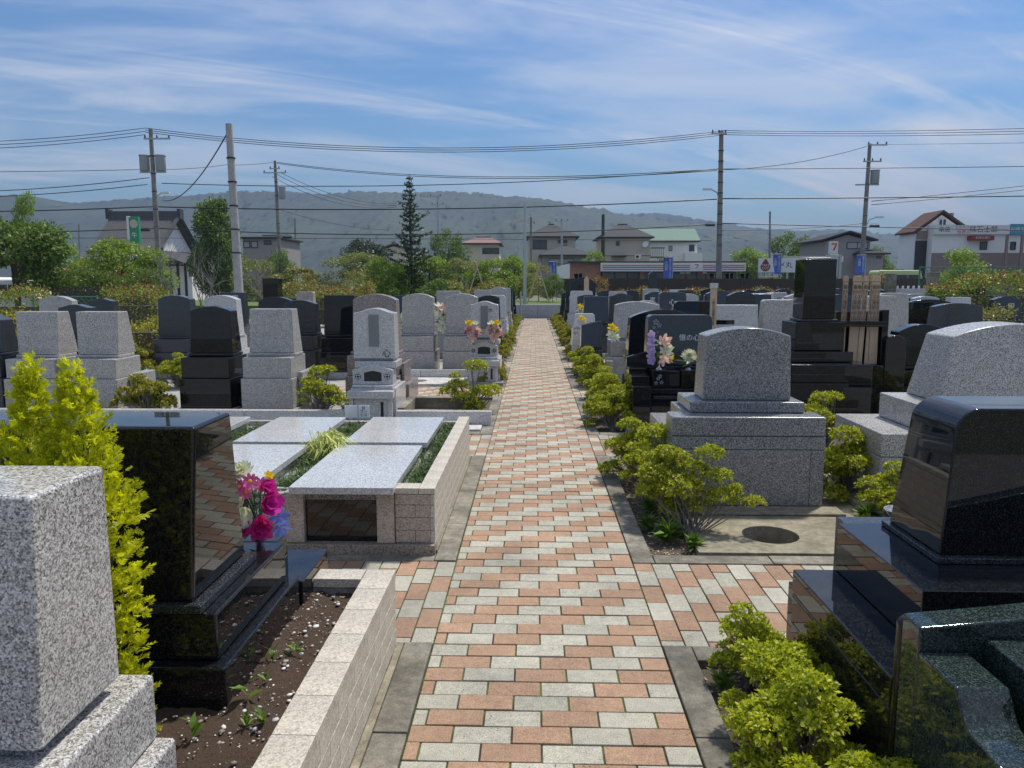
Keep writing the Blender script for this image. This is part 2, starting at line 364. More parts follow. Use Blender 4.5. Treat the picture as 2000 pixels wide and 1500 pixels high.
M['tree3'] = leafmat('olive_leaf', [(0.1, (0.09, 0.11, 0.035)), (0.45, (0.18, 0.205, 0.065)), (0.8, (0.30, 0.31, 0.11))], 0.36)
M['tree4'] = leafmat('dark_conifer_leaf', [(0.1, (0.012, 0.026, 0.012)), (0.45, (0.03, 0.055, 0.022)), (0.8, (0.07, 0.10, 0.04))], 0.15)
M['tree5'] = leafmat('yellow_green_leaf', [(0.1, (0.12, 0.12, 0.02)), (0.45, (0.22, 0.21, 0.045)), (0.8, (0.36, 0.33, 0.10))])
M['red'] = leafmat('red_shoot_leaf', [(0.1, (0.14, 0.03, 0.018)), (0.45, (0.26, 0.06, 0.035)), (0.8, (0.36, 0.14, 0.07))])
M['hedge'] = leafmat('photinia_leaf', [(0.1, (0.07, 0.12, 0.015)), (0.45, (0.17, 0.24, 0.03)), (0.8, (0.32, 0.37, 0.07))], 0.36)
M['grass'] = leafmat('lily_turf_blade', [(0.1, (0.03, 0.065, 0.015)), (0.45, (0.07, 0.12, 0.03)), (0.8, (0.16, 0.22, 0.07))])
M['sedge'] = leafmat('variegated_grass_blade', [(0.1, (0.25, 0.32, 0.06)), (0.45, (0.45, 0.5, 0.12)), (0.8, (0.7, 0.7, 0.34))])
M['weed'] = leafmat('weed_leaf', [(0.1, (0.06, 0.12, 0.015)), (0.45, (0.12, 0.22, 0.03)), (0.8, (0.22, 0.34, 0.06))])
M['leafg'] = leafmat('bouquet_leaf', [(0.1, (0.03, 0.08, 0.03)), (0.5, (0.07, 0.15, 0.06)), (0.8, (0.14, 0.24, 0.12))])
M['bark'] = soil('bark', (0.05, 0.038, 0.028), (0.14, 0.11, 0.085), 30, 0.01)
M['barkg'] = soil('grey_bark', (0.14, 0.125, 0.105), (0.30, 0.275, 0.24), 30, 0.01)
def petal(n, col, tr=0.35):
    return leafmat(n, [(0.1, tuple(q*0.72 for q in col)), (0.5, col), (0.85, tuple(min(0.92, q*1.2) for q in col))], tr, 0.5)
M['p_white'] = petal('white_petal', (0.72, 0.72, 0.64)); M['p_pink'] = petal('pink_petal', (0.80, 0.52, 0.55)); M['p_mag'] = petal('magenta_petal', (0.62, 0.03, 0.42))
M['p_yel'] = petal('yellow_petal', (0.80, 0.60, 0.03)); M['p_blue'] = petal('blue_petal', (0.16, 0.20, 0.72)); M['p_pur'] = petal('violet_petal', (0.36, 0.28, 0.62))
M['p_cer'] = petal('cerise_petal', (0.60, 0.03, 0.27)); M['p_rose'] = petal('rose_petal', (0.78, 0.14, 0.42))
M['steel'] = plain('steel', (0.62, 0.62, 0.62), 0.12, 1.0, 0.05); M['galv'] = plain('galvanised', (0.45, 0.47, 0.48), 0.45, 0.7)
M['pole'] = concrete('pole_concrete', (0.32, 0.30, 0.27), (0.22, 0.205, 0.185), 2.0)
M['polel'] = concrete('pale_pole_concrete', (0.46, 0.45, 0.43), (0.36, 0.35, 0.335), 2.0)
M['rubber'] = plain('cable_black', (0.018, 0.018, 0.02), 0.5); M['trafo'] = plain('transformer_grey', (0.33, 0.35, 0.37), 0.5)
M['wood'] = plain('weathered_wood', (0.52, 0.38, 0.26), 0.75, var=0.25, scale=14); M['woodd'] = plain('dark_fence_wood', (0.045, 0.030, 0.024), 0.6, var=0.3, scale=5)
M['white'] = plain('white_paint', (0.74, 0.74, 0.72), 0.5, var=0.05); M['offwhite'] = plain('offwhite_wall', (0.80, 0.79, 0.75), 0.8, var=0.06, scale=1.5)
M['tan'] = plain('tan_wall', (0.54, 0.47, 0.375), 0.85, var=0.06, scale=1.2); M['taupe'] = plain('taupe_wall', (0.30, 0.28, 0.265), 0.85, var=0.08, scale=1.2)
M['cream_wall'] = plain('cream_wall', (0.60, 0.54, 0.42), 0.85, var=0.06, scale=1.2)
M['roofd'] = plain('dark_roof_tile', (0.045, 0.05, 0.056), 0.8, var=0.2, scale=3, spec=0.15); M['templeroof'] = plain('grey_temple_tile', (0.10, 0.105, 0.11), 0.8, var=0.2, scale=3, spec=0.15); M['roofg'] = plain('grey_roof', (0.075, 0.077, 0.08), 0.85, var=0.12, scale=3, spec=0.15)
M['roofgreen'] = plain('green_roof_tile', (0.10, 0.20, 0.15), 0.75, var=0.15, scale=3); M['roofred'] = plain('red_roof', (0.105, 0.062, 0.052), 0.8, var=0.2, scale=3, spec=0.15)
M['roofpink'] = plain('dull_red_roof', (0.22, 0.125, 0.11), 0.8, var=0.1, scale=3)
M['trim'] = plain('dark_trim', (0.025, 0.023, 0.023), 0.5); M['brownwall'] = plain('brown_wall', (0.27, 0.20, 0.165), 0.8)
M['orange'] = plain('orange_wall', (0.55, 0.24, 0.11), 0.8); M['redwall'] = plain('red_wall', (0.34, 0.05, 0.035), 0.7)
M['g_green'] = plain('sign_green', (0.03, 0.27, 0.12), 0.5); M['g_red'] = plain('sign_red', (0.55, 0.035, 0.03), 0.5); M['g_orange'] = plain('sign_orange', (0.75, 0.2, 0.03), 0.5)
M['g_blue'] = plain('flag_blue', (0.07, 0.13, 0.46), 0.7, var=0.15); M['g_maroon'] = plain('sign_maroon', (0.26, 0.02, 0.025), 0.5); M['g_teal'] = plain('sign_teal', (0.06, 0.28, 0.36), 0.5)
M['g_grey'] = plain('sign_grey', (0.68, 0.68, 0.66), 0.6); M['lime'] = plain('lime_car_paint', (0.55, 0.62, 0.26), 0.3)
M['chain'] = plain('green_mesh_fence', (0.05, 0.17, 0.12), 0.5)
def glass():
    m, t, b = mat_new('window_glass'); b.inputs['Base Color'].default_value = (0.03, 0.036, 0.04, 1); b.inputs['Roughness'].default_value = 0.04; b.inputs['IOR'].default_value = 1.6
    return m
M['glass'] = glass(); M['curtain'] = plain('curtained_pane', (0.32, 0.33, 0.34), 0.2)
M['storeglass'] = plain('store_pane', (0.10, 0.085, 0.06), 0.08, var=0.5, scale=1.5)
def brickwall():
    m, t, b = mat_new('orange_brick_wall'); v = coords(t); mp = nd(t, 'ShaderNodeMapping', {0: v}); mp.inputs['Rotation'].default_value = (R(90), 0, 0)
    bk = nd(t, 'ShaderNodeTexBrick', {'Vector': mp.outputs[0], 'Color1': (0.40, 0.17, 0.085, 1), 'Color2': (0.26, 0.10, 0.055, 1), 'Mortar': (0.42, 0.33, 0.26, 1), 'Scale': 1.0, 'Mortar Size': 0.012, 'Brick Width': 0.42, 'Row Height': 0.11})
    t.links.new(bk.outputs[0], b.inputs['Base Color']); b.inputs['Roughness'].default_value = 0.85
    return m
M['brick'] = brickwall()
def forest():
    m, t, b = mat_new('forest_hillside'); v = nd(t, 'ShaderNodeNewGeometry').outputs['Position']
    vo = nd(t, 'ShaderNodeTexVoronoi', {'Vector': v, 'Scale': 0.11}); a = noise(t, v, 0.006, 6, 0.6)
    c = mixc(t, ramp(t, a, [(0.42, 0), (0.62, 1)]), (0.018, 0.036, 0.018), (0.045, 0.07, 0.028)); c = mixc(t, 1.0, c, ramp(t, vo.outputs['Distance'], [(0.0, 1.1), (0.9, 0.65)]), 'MULTIPLY')
    t.links.new(c, b.inputs['Base Color']); b.inputs['Roughness'].default_value = 0.9
    bump(t, b, vo.outputs['Distance'], -1.5, 0.4)
    return m
M['forest'] = forest()
# ---------------------------------------------------------------- ground, paths, kerbs
rng = random.Random(7); NR = np.random.default_rng(11)
PX0, PX1, KW = -0.42, 0.54, 0.12
PER = 3.54
def cross_y(k): return 3.06+PER*k, 4.02+PER*k
def block_y(k): return 4.02+PER*k, 6.60+PER*k
def mid(k): return 5.31+PER*k
def sheet(name, x0, x1, y0, y1, z, mat, kind='structure', th=0.0, parent=None):
    mb = MB()
    if th: mb.box(x0, x1, y0, y1, z-th, z)
    else: mb.add([(x0, y0, z), (x1, y0, z), (x1, y1, z), (x0, y1, z)], [(0, 1, 2, 3)])
    return tag(mb.build(name, mat, parent, sm=False), kind=kind if parent is None else None)
sheet('ground', -3100, 3100, -1100, 3100, -0.40, M['ground'])
for q_ in ((-300, -16, -60, 300), (15, 300, -60, 300), (-16, 15, 32.6, 300), (-16, 15, -60, -8)): sheet('grounds', *q_, -0.09, M['ground'])
for q_ in ((-16, 0.95, -8, 32.6), (2.3, 15, -8, 32.6), (0.95, 2.3, -8, 4.22), (0.95, 2.3, 5.4, 32.6)): sheet('cemetery_ground', *q_, -0.05, M['concrete'])
for k in range(-1, 8):
    y0, y1 = block_y(k)
    if k == -1: y0 = -6.0
    sheet('planting_bed', PX1+KW, 1.2, y0+KW, y1-KW, -0.03, M['earth'])
    if k >= 1: sheet('planting_bed', -1.1, PX0-KW, y0+KW, y1-KW, -0.03, M['earth'])
ZP = 0.0
def pave_run(parent, length0, length1, wid0, wid1, across, near, limit=300, name='paver'):
    "running bond of two colours; courses follow `across`; near = distance up to which pavers are their own pieces"
    far = MB(); farz = []; n_ind = 0
    rows = int(round((length1-length0)/0.1)); W = wid1-wid0
    for j in range(rows):
        c0 = length0+j*0.1; k = j % 4
        w = 0.05 if k in (0, 2) else 0.15
        col = 1 if k in (0, 1) else 0
        x = wid0
        while x < wid1-0.006:
            x1 = min(x+w, wid1)
            if wid1-x1 < 0.02: x1 = wid1
            a, b = x+0.0028, x1-0.0028
            if b-a > 0.012:
                dz = rng.uniform(-0.0025, 0.002); cx, cy = (a+b)/2, c0+0.05
                if near(cx, cy) and n_ind < limit:
                    sx = round(b-a, 3); n_ind += 1
                    if across == 'x':
                        me = box_mesh(sx, 0.0944, 0.05, 0.003, M['cream'] if col else M['salmon']); link(name, me, parent, (cx, cy, ZP-0.025+dz))
                    else:
                        me = box_mesh(0.0944, sx, 0.05, 0.003, M['cream'] if col else M['salmon']); link(name, me, parent, (cy, cx, ZP-0.025+dz))
                else:
                    if across == 'x': far.box(a, b, c0+0.0028, c0+0.0972, ZP-0.04, ZP+dz, col)
                    else: far.box(c0+0.0028, c0+0.0972, a, b, ZP-0.04, ZP+dz, col)
            x = x1; w = 0.2; col = 1-col
    if far.f:
        o = far.build('distant_pavers', [M['salmon'], M['cream']], parent, sm=False); o['kind'] = 'stuff'
path = sheet('path', PX0, PX1, -4.0, 32.7, ZP-0.007, M['joint'])
pave_run(path, -4.0+0.06, 32.7, PX0, PX1, 'x', lambda x, y: y > 1.95)
for k in range(0, 8):
    y0, y1 = cross_y(k)
    n1, n2 = ((2.6, 4.2) if k == 0 else (3.6, 1.6) if k == 2 else (1.0, 1.4))
    if k > 3: n1 = n2 = 0.7
    cl = sheet('cross_path', -3.4 if k < 3 else -1.4, PX0, y0, y1, ZP-0.008, M['joint'])
    pave_run(cl, PX0-n1, PX0, y0, y1, 'y', lambda x, y: k < 4)
    cr = sheet('cross_path', PX1, 5.2 if k < 3 else 1.6, y0, y1, ZP-0.008, M['joint'])
    pave_run(cr, PX1, PX1+n2, y0, y1, 'y', lambda x, y: k < 4)
def kerb_run(parent, x0, x1, y0, y1):
    L = max(x1-x0, y1-y0); n = max(1, round(L/0.62)); 
    for i in range(n):
        a, b = i/n, (i+1)/n; dz = rng.uniform(-0.002, 0.003)
        if x1-x0 > y1-y0: q = (x0+(x1-x0)*a+0.002, x0+(x1-x0)*b-0.002, y0, y1)
        else: q = (x0, x1, y0+(y1-y0)*a+0.002, y0+(y1-y0)*b-0.002)
        box('kerb_stone', *q, -0.12, 0.006+dz, M['kerb'], parent, 0.005)
for k in range(-1, 8):
    y0, y1 = block_y(k)
    if k == -1: y0 = -2.2
    for s in (-1, 1):
        ko = tag(link('kerb', None), kind='structure')
        xa, xb = (PX0-KW, PX0-0.003) if s < 0 else (PX1+0.003, PX1+KW)
        kerb_run(ko, xa, xb, y0, y1)
        far_ = {-1: 2.6, 0: 3.2, 1: 2.2, 2: 2.2}.get(k, 0.6)
        cx0, cx1 = (PX0-KW-far_, PX0-KW-0.002) if s < 0 else (PX1+KW+0.002, PX1+KW+far_)
        kerb_run(ko, cx0, cx1, y1-KW, y1)
        if k >= 0: kerb_run(ko, cx0, cx1, y0, y0+KW)
# the low white wall and lawn that close the path
lw = tag(link('path_end_wall', None), 'low pale concrete wall of panels closing the far end of the path', 'wall')
for i in range(16):
    x0 = -11.6+i*0.98
    box('panel', x0+0.006, x0+0.974, 33.6, 33.75, -0.1, 0.56, M['palewall'], lw, 0.01)
sheet('lawn', -20, 8, 33.76, 44, 0.50, M['lawn'], th=0.6)
sheet('road_strip', -14, 3.2, 32.72, 33.58, -0.02, M['asphalt'])
sheet('car_park', 3.2, 90, 46, 83, -0.05, M['asphalt'])
sheet('road', -120, 3.0, 47, 56, -0.05, M['asphalt'])
# ---------------------------------------------------------------- tiled walls
def tile_face_y(parent, x_out, x_in, y0, y1, zs, lenth=0.2, side=1):
    "courses of tiles on a wall face that runs along Y; x_out is the visible face"
    for j in range(len(zs)-1):
        y = y0-(0.0 if j % 2 else lenth/2)
        while y < y1:
            a, b = max(y, y0), min(y+lenth, y1)
            if b-a > 0.02: box('tile', min(x_out, x_in), max(x_out, x_in), a+0.0012, b-0.0012, zs[j]+0.0012, zs[j+1]-0.0012, M['beige'], parent, 0.0015)
            y += lenth
# near planter on the left (holds the black tomb's soil bed)
pl = thing('planter_wall', 'low beige granite tile wall with capping stones around the soil bed beside the path', 'planter wall', (0, 0, 0))
ZW = 0.334
mbw = MB().box(-0.672, -0.590, 0.3, 3.015, -0.02, 0.295).box(-3.0, -0.672, 2.935, 3.015, -0.02, 0.295)
mbw.build('core', M['concrete'], pl, sm=False); box('mortar_strip', -0.569, -0.5415, 0.3, 3.03, -0.06, 0.010, M['slabconc'], pl, 0)
zs = [0.012, 0.084, 0.156, 0.228, 0.296]
tile_face_y(pl, -0.570, -0.592, 0.3, 3.03, zs)
y = 0.3
while y < 3.02:
    b = min(y+0.195, 3.032)
    if b > 3.0: b = 3.032
    box('capping_stone', -0.686, -0.568, y+0.001, b-0.001, 0.2975, ZW, M['beige'], pl, 0.002); y = b
x = -0.688
while x > -2.0: box('capping_stone', x-0.193, x-0.002, 2.925, 3.032, 0.2975, ZW, M['beige'], pl, 0.002); x -= 0.195
x = -0.592
while x > -2.0: box('tile', x-0.198, x-0.001, 3.0155, 3.03, 0.012, 0.295, M['beige'], pl, 0.0015); x -= 0.2
def bumpy(name, x0, x1, y0, y1, z, mat, amp=0.012, step=0.035):
    nx, ny = max(2, int((x1-x0)/step)), max(2, int((y1-y0)/step)); mb = MB()
    vs = [(x0+(x1-x0)*i/nx, y0+(y1-y0)*j/ny, z+rng.uniform(-amp, amp)) for j in range(ny+1) for i in range(nx+1)]
    fs = [(j*(nx+1)+i, j*(nx+1)+i+1, (j+1)*(nx+1)+i+1, (j+1)*(nx+1)+i) for j in range(ny) for i in range(nx)]
    return tag(mb.add(vs, fs).build(name, mat, ang=180), kind='structure')
bumpy('soil_bed', -3.0, -0.674, 0.3, 2.934, 0.275, M['soil'])
def pebble_mesh(k):
    bm = bmesh.new(); bmesh.ops.create_icosphere(bm, subdivisions=1, radius=1.0); r_ = random.Random(k)
    for v in bm.verts: v.co *= r_.uniform(0.78, 1.15)
    bmesh.ops.scale(bm, vec=(1, r_.uniform(0.65, 0.95), r_.uniform(0.5, 0.7)), verts=bm.verts)
    a = np.array([v.co[:] for v in bm.verts]); f = [tuple(v.index for v in fc.verts) for fc in bm.faces]; bm.free(); return a, f
PEB = [pebble_mesh(i) for i in range(6)]
def scatter_pebbles(name, n, region, zfun, rmin, rmax, mat, label=None, big=0):
    mb = MB()
    for i in range(n):
        x, y = region(); a, f = PEB[i % 6]; r_ = rmin*(rmax/rmin)**(rng.random()**2.2); th = rng.random()*6.28
        if i < big: r_ = rng.uniform(0.009, 0.014)
        c, s = math.cos(th), math.sin(th)
        v = np.stack([a[:, 0]*c-a[:, 1]*s, a[:, 0]*s+a[:, 1]*c, a[:, 2]], 1)*r_+np.array([x, y, zfun(x, y)+r_*0.25]); mb.add(v.tolist(), f)
    o = mb.build(name, mat, ang=180); return tag(o, label, kind='stuff')
def soil_region():
    while True:
        x, y = rng.uniform(-1.05, -0.69), rng.uniform(1.5, 2.92)
        if x > -0.90 or y < 2.05: return x, y
scatter_pebbles('pebbles', 650, soil_region, lambda x, y: 0.277, 0.0025, 0.011, M['pebble'], 'small grey and white pebbles strewn over brown soil bed', big=10)
# flat-slab planter beyond the first crossing
fp = thing('grave_planter', 'low beige tiled grave planter with polished dark door facing the crossing', 'grave planter', (0, 0, 0))
ZT = 0.377
mb = MB().box(-0.635, -0.572, 4.19, 6.44, -0.02, 0.34).box(-3.1, -0.572, 6.38, 6.44, -0.02, 0.34).box(-3.1, -0.70, 4.25, 4.3, 0, 0.34).box(-3.1, -0.635, 4.3, 6.38, -0.02, 0.30)
mb.build('core', M['concrete'], fp, sm=False)
box('mortar_strip', -0.5485, -0.5415, 4.17, 6.45, -0.06, 0.010, M['slabconc'], fp, 0)
zs4 = [0.062, 0.135, 0.208, 0.281, 0.342]
tile_face_y(fp, -0.550, -0.574, 4.14, 6.45, [0.003]+zs4)
y = 4.135
while y < 6.44:
    b = min(y+0.2, 6.45); box('capping_stone', -0.637, -0.548, y+0.001, b-0.001, 0.344, ZT, M['beige'], fp, 0.002); y = b
for j in range(4):
    xs = [-0.772, -0.5735] if j % 2 else [-0.772, -0.66, -0.5735]
    for i in range(len(xs)-1): box('tile', xs[i]+0.001, xs[i+1]-0.001, 4.14, 4.19, zs4[j]+0.001, zs4[j+1]-0.001, M['pinkstone'], fp, 0.0015)
box('capping_stone', -0.772, -0.639, 4.138, 4.25, 0.344, ZT, M['beige'], fp, 0.002)
for x0, x1 in ((-1.392, -1.283), (-0.873, -0.775)): box('door_pillar', x0, x1, 4.125, 4.2, 0.062, 0.352, M['pinkstone'], fp, 0.002)
box('plinth', -3.1, -0.5475, 4.10, 4.2, 0.0, 0.060, M['plinth'], fp, 0.003)
box('door_panel', -1.281, -0.875, 4.16, 4.19, 0.062, 0.352, M['black'], fp, 0.002)
for x0, x1 in ((-1.60, -1.394), (-2.2, -2.09)):
    for j in range(4): box('tile', x0+0.001, x1-0.001, 4.14, 4.19, zs4[j]+0.001, zs4[j+1]-0.001, M['pinkstone'], fp, 0.0015)
box('door_panel', -2.088, -1.602, 4.16, 4.19, 0.062, 0.352, M['black'], fp, 0.002)
SL = [(-1.34, -0.765, 4.05, 5.16, 'nearest flat grey granite slab, above the dark door beside the path'),
      (-1.335, -0.745, 5.25, 6.27, 'flat grey granite slab at the path side, behind the variegated grass clump'),
      (-2.12, -1.56, 5.25, 6.25, 'flat grey granite slab left of the variegated grass clump, by the white sign'),
      (-2.12, -1.555, 4.05, 5.16, 'flat grey granite slab partly hidden behind the bright flower bouquet'),
      (-2.90, -2.36, 5.25, 6.25, 'flat grey granite slab corner showing over the black tomb')]
for x0, x1, y0, y1, lb in SL:
    t_ = thing('grave_slab', lb, 'grave slab', ((x0+x1)/2, (y0+y1)/2, 0), 0, 'flat slabs in the tiled planter'); hx, hy = (x1-x0)/2, (y1-y0)/2
    box('slab', -hx, hx, -hy, hy, 0.362, 0.402, M['slab'], t_, 0.004)
    box('support', -hx+0.03, hx-0.03, -hy+0.11, hy-0.03, 0.30, 0.3615, M['greyd'], t_, 0.002)
# the bare concrete plot with a round planting hole
pc = tag(link('plot_slab', None), 'bare mossy concrete grave plot with round planting hole before grey stone', 'grave plot')
def holed_plate(x0, x1, y0, y1, z0, z1, cx, cy, r_, n=40):
    mb = MB(); ring = [(cx+r_*math.cos(2*math.pi*i/n), cy+r_*math.sin(2*math.pi*i/n)) for i in range(n)]
    def edge(i):
        a = 2*math.pi*i/n; d = (math.cos(a), math.sin(a)); t_ = min(((x1 if d[0] > 0 else x0)-cx)/d[0] if abs(d[0]) > 1e-6 else 1e9, ((y1 if d[1] > 0 else y0)-cy)/d[1] if abs(d[1]) > 1e-6 else 1e9)
        return (cx+d[0]*t_, cy+d[1]*t_)
    out = [edge(i) for i in range(n)]
    for cxy in ((x0, y0), (x1, y0), (x1, y1), (x0, y1)):
        i = min(range(n), key=lambda q: (out[q][0]-cxy[0])**2+(out[q][1]-cxy[1])**2); out[i] = cxy
    vs = [(*p, z1) for p in out]+[(*p, z1) for p in ring]+[(*p, z0) for p in ring]+[(*p, z0) for p in out]
    fs = []
    for i in range(n):
        j = (i+1) % n; fs += [(i, j, n+j, n+i), (n+i, n+j, 2*n+j, 2*n+i), (i, 3*n+i, 3*n+j, j)]
    return mb.add(vs, fs)
holed_plate(0.93, 2.35, 4.17, 5.45, -0.34, 0.012, 1.42, 4.49, 0.165).build('plate', M['slabconc'], pc, sm=False)
sheet('hole_bottom', 1.2, 1.65, 4.25, 4.75, -0.25, M['soil'])
box('raised_strip', 0.97, 2.02, 4.86, 5.03, 0.013, 0.03, M['slabconc'], pc, 0.006)
# white concrete apron and granite border of the next block
ap = tag(link('plot_apron', None), 'white concrete plot apron with drain hole behind granite border stones', 'grave plot')
holed_plate(-1.2, -0.545, 7.72, 7.98, -0.05, 0.02, -0.72, 7.84, 0.055).build('plate', M['whiteconc'], ap, sm=False)
gk = tag(link('granite_border', None), 'low grey granite border stones in front of the heart-engraved tomb', 'border stones')
for xa, xb in ((-6.4, -5.3), (-5.3, -4.2), (-4.2, -3.1), (-3.1, -2.02), (-1.47, -0.45)): box('border_stone', xa+0.002, xb-0.002, 8.02, 8.12, 0.0, 0.155, M['light'], gk, 0.005)
ap2 = tag(link('plot_apron', None), 'white plot apron with two drain covers before the twin grey gravestones', 'grave plot')
box('plate', -2.4, -0.56, 11.15, 11.95, -0.03, 0.035, M['whiteconc'], ap2, 0.004)
for cx in (-1.75, -1.15): MB().lathe((cx, 11.5, 0.036), [(0.001, 0.004), (0.13, 0.004), (0.13, 0)], 24).build('drain_cover', M['kerb'], ap2)
gk2 = tag(link('granite_border', None), 'low grey granite border stones behind the two drain covers', 'border stones')
for i in range(3): box('border_stone', -2.4+i*0.62, -1.785+i*0.62, 11.96, 12.06, 0, 0.15, M['light'], gk2, 0.005)
sk = tag(link('sunken_plot', None), 'empty sunken concrete grave plot beside the brown gravestone', 'grave plot')
MB().box(-1.40, -0.62, 8.95, 9.06, 0, 0.16).box(-1.50, -1.40, 8.2, 9.06, 0, 0.16).build('kerb_rim', M['kerb'], sk, sm=False)
box('floor_plate', -1.40, -0.62, 8.2, 8.95, -0.03, 0.03, M['slabconc'], sk, 0.003)
# other plots: simple concrete aprons per tomb row
# ---------------------------------------------------------------- gravestones
STONES = 'gravestones along the paved path'
def base_block(n, t, x0, x1, y0, y1, z0, z1, m, bv=0.008): return box(n, x0, x1, y0, y1, z0, z1, m, t, bv)
def vase_part(t, x, y, z, m, h=0.11, r_=0.028):
    return MB().lathe((x, y, z), [(r_*1.25, 0), (r_*1.25, 0.008), (r_*0.6, 0.02), (r_*0.62, h*0.7), (r_*1.15, h), (r_*0.9, h)], 14).build('vase', m, t)
def simple_tomb(X, Y, face, mat, style, w=0.52, top=1.22, label='', rise=0.07, zb=0.64, wb=None, extra='', base_mat=None, wt=None, depth=0.24, taper=0.05):
    "face -1: inscription side towards the camera, +1: away"
    t = thing('gravestone', label, 'gravestone', (X, Y, 0), 0 if face < 0 else math.pi, STONES)
    m = M[mat]; mb_ = M[base_mat] if base_mat else m; wb = wb or w*1.2; h = wb/2
    base_block('foundation', t, -h*1.12, h*1.12, -0.55, 0.42, -0.04, 0.06, M['concrete'], 0.004)
    base_block('lower_base', t, -h, h, -0.34, 0.36, 0.06, zb*0.62, mb_)
    base_block('upper_base', t, -h*0.94, h*0.94, -0.24, 0.33, zb*0.62+0.002, zb-0.012, mb_)
    d2 = depth/2
    if style == 'tower':
        base_block('middle_base', t, -w*0.75, w*0.75, -0.17, 0.19, zb-0.010, zb+0.16, mb_)
        stele('stone', w, w*0.96, zb+0.165, top, -w/2, w/2, m, t, 'flat')
    else:
        base_block('seat', t, -w*0.54, w*0.54, -d2-0.03, d2+0.03, zb-0.010, zb+0.025, mb_)
        stele('stone', w, wt or w*0.95, zb+0.027, top, -d2-taper, d2+0.01, m, t, style, rise, -d2+taper*0.6, d2-0.01)
    if 'v' in extra:
        for s in (-1, 1):
            base_block('vase_block', t, s*h*0.68-0.065, s*h*0.68+0.065, -0.33, -0.22, zb*0.62+0.003, zb*0.62+0.13, mb_, 0.005)
            vase_part(t, s*h*0.68, -0.275, zb*0.62+0.132, M['steel'], 0.06)
        base_block('incense_holder', t, -0.13, 0.13, -0.335, -0.245, zb*0.62+0.003, zb*0.62+0.16, mb_, 0.006)
    if 'w' in extra:
        for s in (-1, 1): base_block('wing', t, s*h*1.02-0.05, s*h*1.02+0.05, -0.50, -0.30, 0.061, 0.36, mb_)
    return t
def seam(t, x0, x1, y, z, m=None): return box('joint', x0, x1, y-0.0015, y+0.0015, z-0.0015, z+0.0015, M['engrave'], t, 0)
# --- foreground, grey stone at the lower left
t = thing('gravestone', 'large speckled grey granite gravestone in the lower left corner, nearest the camera', 'gravestone', (-1.42, 1.4, 0), 0, STONES)
P = stele_profile(0.86, 0.84, 0.585, 1.10, 'flat')
stele('stone', 0.888, 0.896, 0.583, 1.10, -0.013, 0.290, M['grey'], t, 'flat', 0, 0.016, 0.276, bv=0.012)
base_block('seat', t, -0.40, 0.40, 0.02, 0.31, 0.555, 0.582, M['greyd'], 0.003)
base_block('upper_base', t, -0.58, 0.487, -0.16, 0.36, 0.387, 0.554, M['grey'], 0.010)
base_block('lower_base', t, -0.66, 0.53, -0.40, 0.365, 0.262, 0.385, M['grey'], 0.010)
# --- foreground, black stone at the left
t = thing('gravestone', 'tall wide black polished gravestone with stepped base beside golden conifer', 'gravestone', (-1.62, 2.3, 0), math.pi, STONES)
stele('stone', 1.24, 1.30, 0.575, 1.10, -0.245, 0.17, M['black'], t, 'flat', 0, -0.10, 0.165, bv=0.012)
base_block('seat', t, -0.65, 0.645, -0.27, 0.19, 0.548, 0.574, M['blackr'], 0.003)
base_block('upper_base', t, -0.69, 0.70, -0.45, 0.18, 0.40, 0.547, M['black'], 0.008)
base_block('lower_base', t, -0.725, 0.73, -0.50, 0.22, 0.255, 0.398, M['black'], 0.008)
base_block('front_slab', t, -0.735, 0.70, -0.86, -0.502, 0.255, 0.372, M['black'], 0.006)
base_block('vase_block', t, -0.66, -0.50, -0.57, -0.455, 0.373, 0.545, M['black'], 0.006)
base_block('vase_block', t, 0.50, 0.66, -0.57, -0.455, 0.373, 0.545, M['black'], 0.006)
# --- second crossing, left: row with backs to the camera
M1 = 8.85
simple_tomb(-5.86, 9.05, 1, 'grey', 'flat', 0.48, 1.17, 'grey flat-topped gravestone with sloping sides behind golden conifer, left of its twin', zb=0.64, wb=0.62, wt=0.50, depth=0.30, taper=0.10)
t = simple_tomb(-5.14, 9.05, 1, 'grey', 'flat', 0.48, 1.17, 'grey flat-topped gravestone with sloping sides, right one of the pair behind golden conifer', zb=0.64, wb=0.62, wt=0.50, depth=0.30, taper=0.10)
base_block('side_step', t, -0.44, -0.32, -0.30, 0.1, 0.061, 0.44, M['grey'])
simple_tomb(-6.55, 9.05, 1, 'slate', 'arch', 0.50, 1.14, 'slate grey gravestone base cut off by the left picture edge', zb=0.66, wb=0.72)
t = simple_tomb(-3.80, 9.05, 1, 'black', 'arch', 0.50, 1.235, 'black polished gravestone with arched top between shrub and grey gravestone', zb=0.66, wb=0.60, rise=0.055, depth=0.24)
for z in (0.13, 0.27): base_block('side_step', t, -0.44, -0.301, -0.5, 0.24-z*0.5, z-0.066 if z < 0.2 else 0.198, z+0.06, M['black'])
t = simple_tomb(-3.08, 9.05, 1, 'grey', 'flat', 0.53, 1.205, 'coarse grey flat-topped gravestone just right of the black arched one', zb=0.665, wb=0.60, wt=0.50, depth=0.26, taper=0.07)
base_block('side_step', t, -0.42, -0.301, -0.5, 0.12, 0.061, 0.37, M['grey']); base_block('side_step', t, -0.36, -0.301, -0.4, 0.16, 0.371, 0.47, M['grey'])
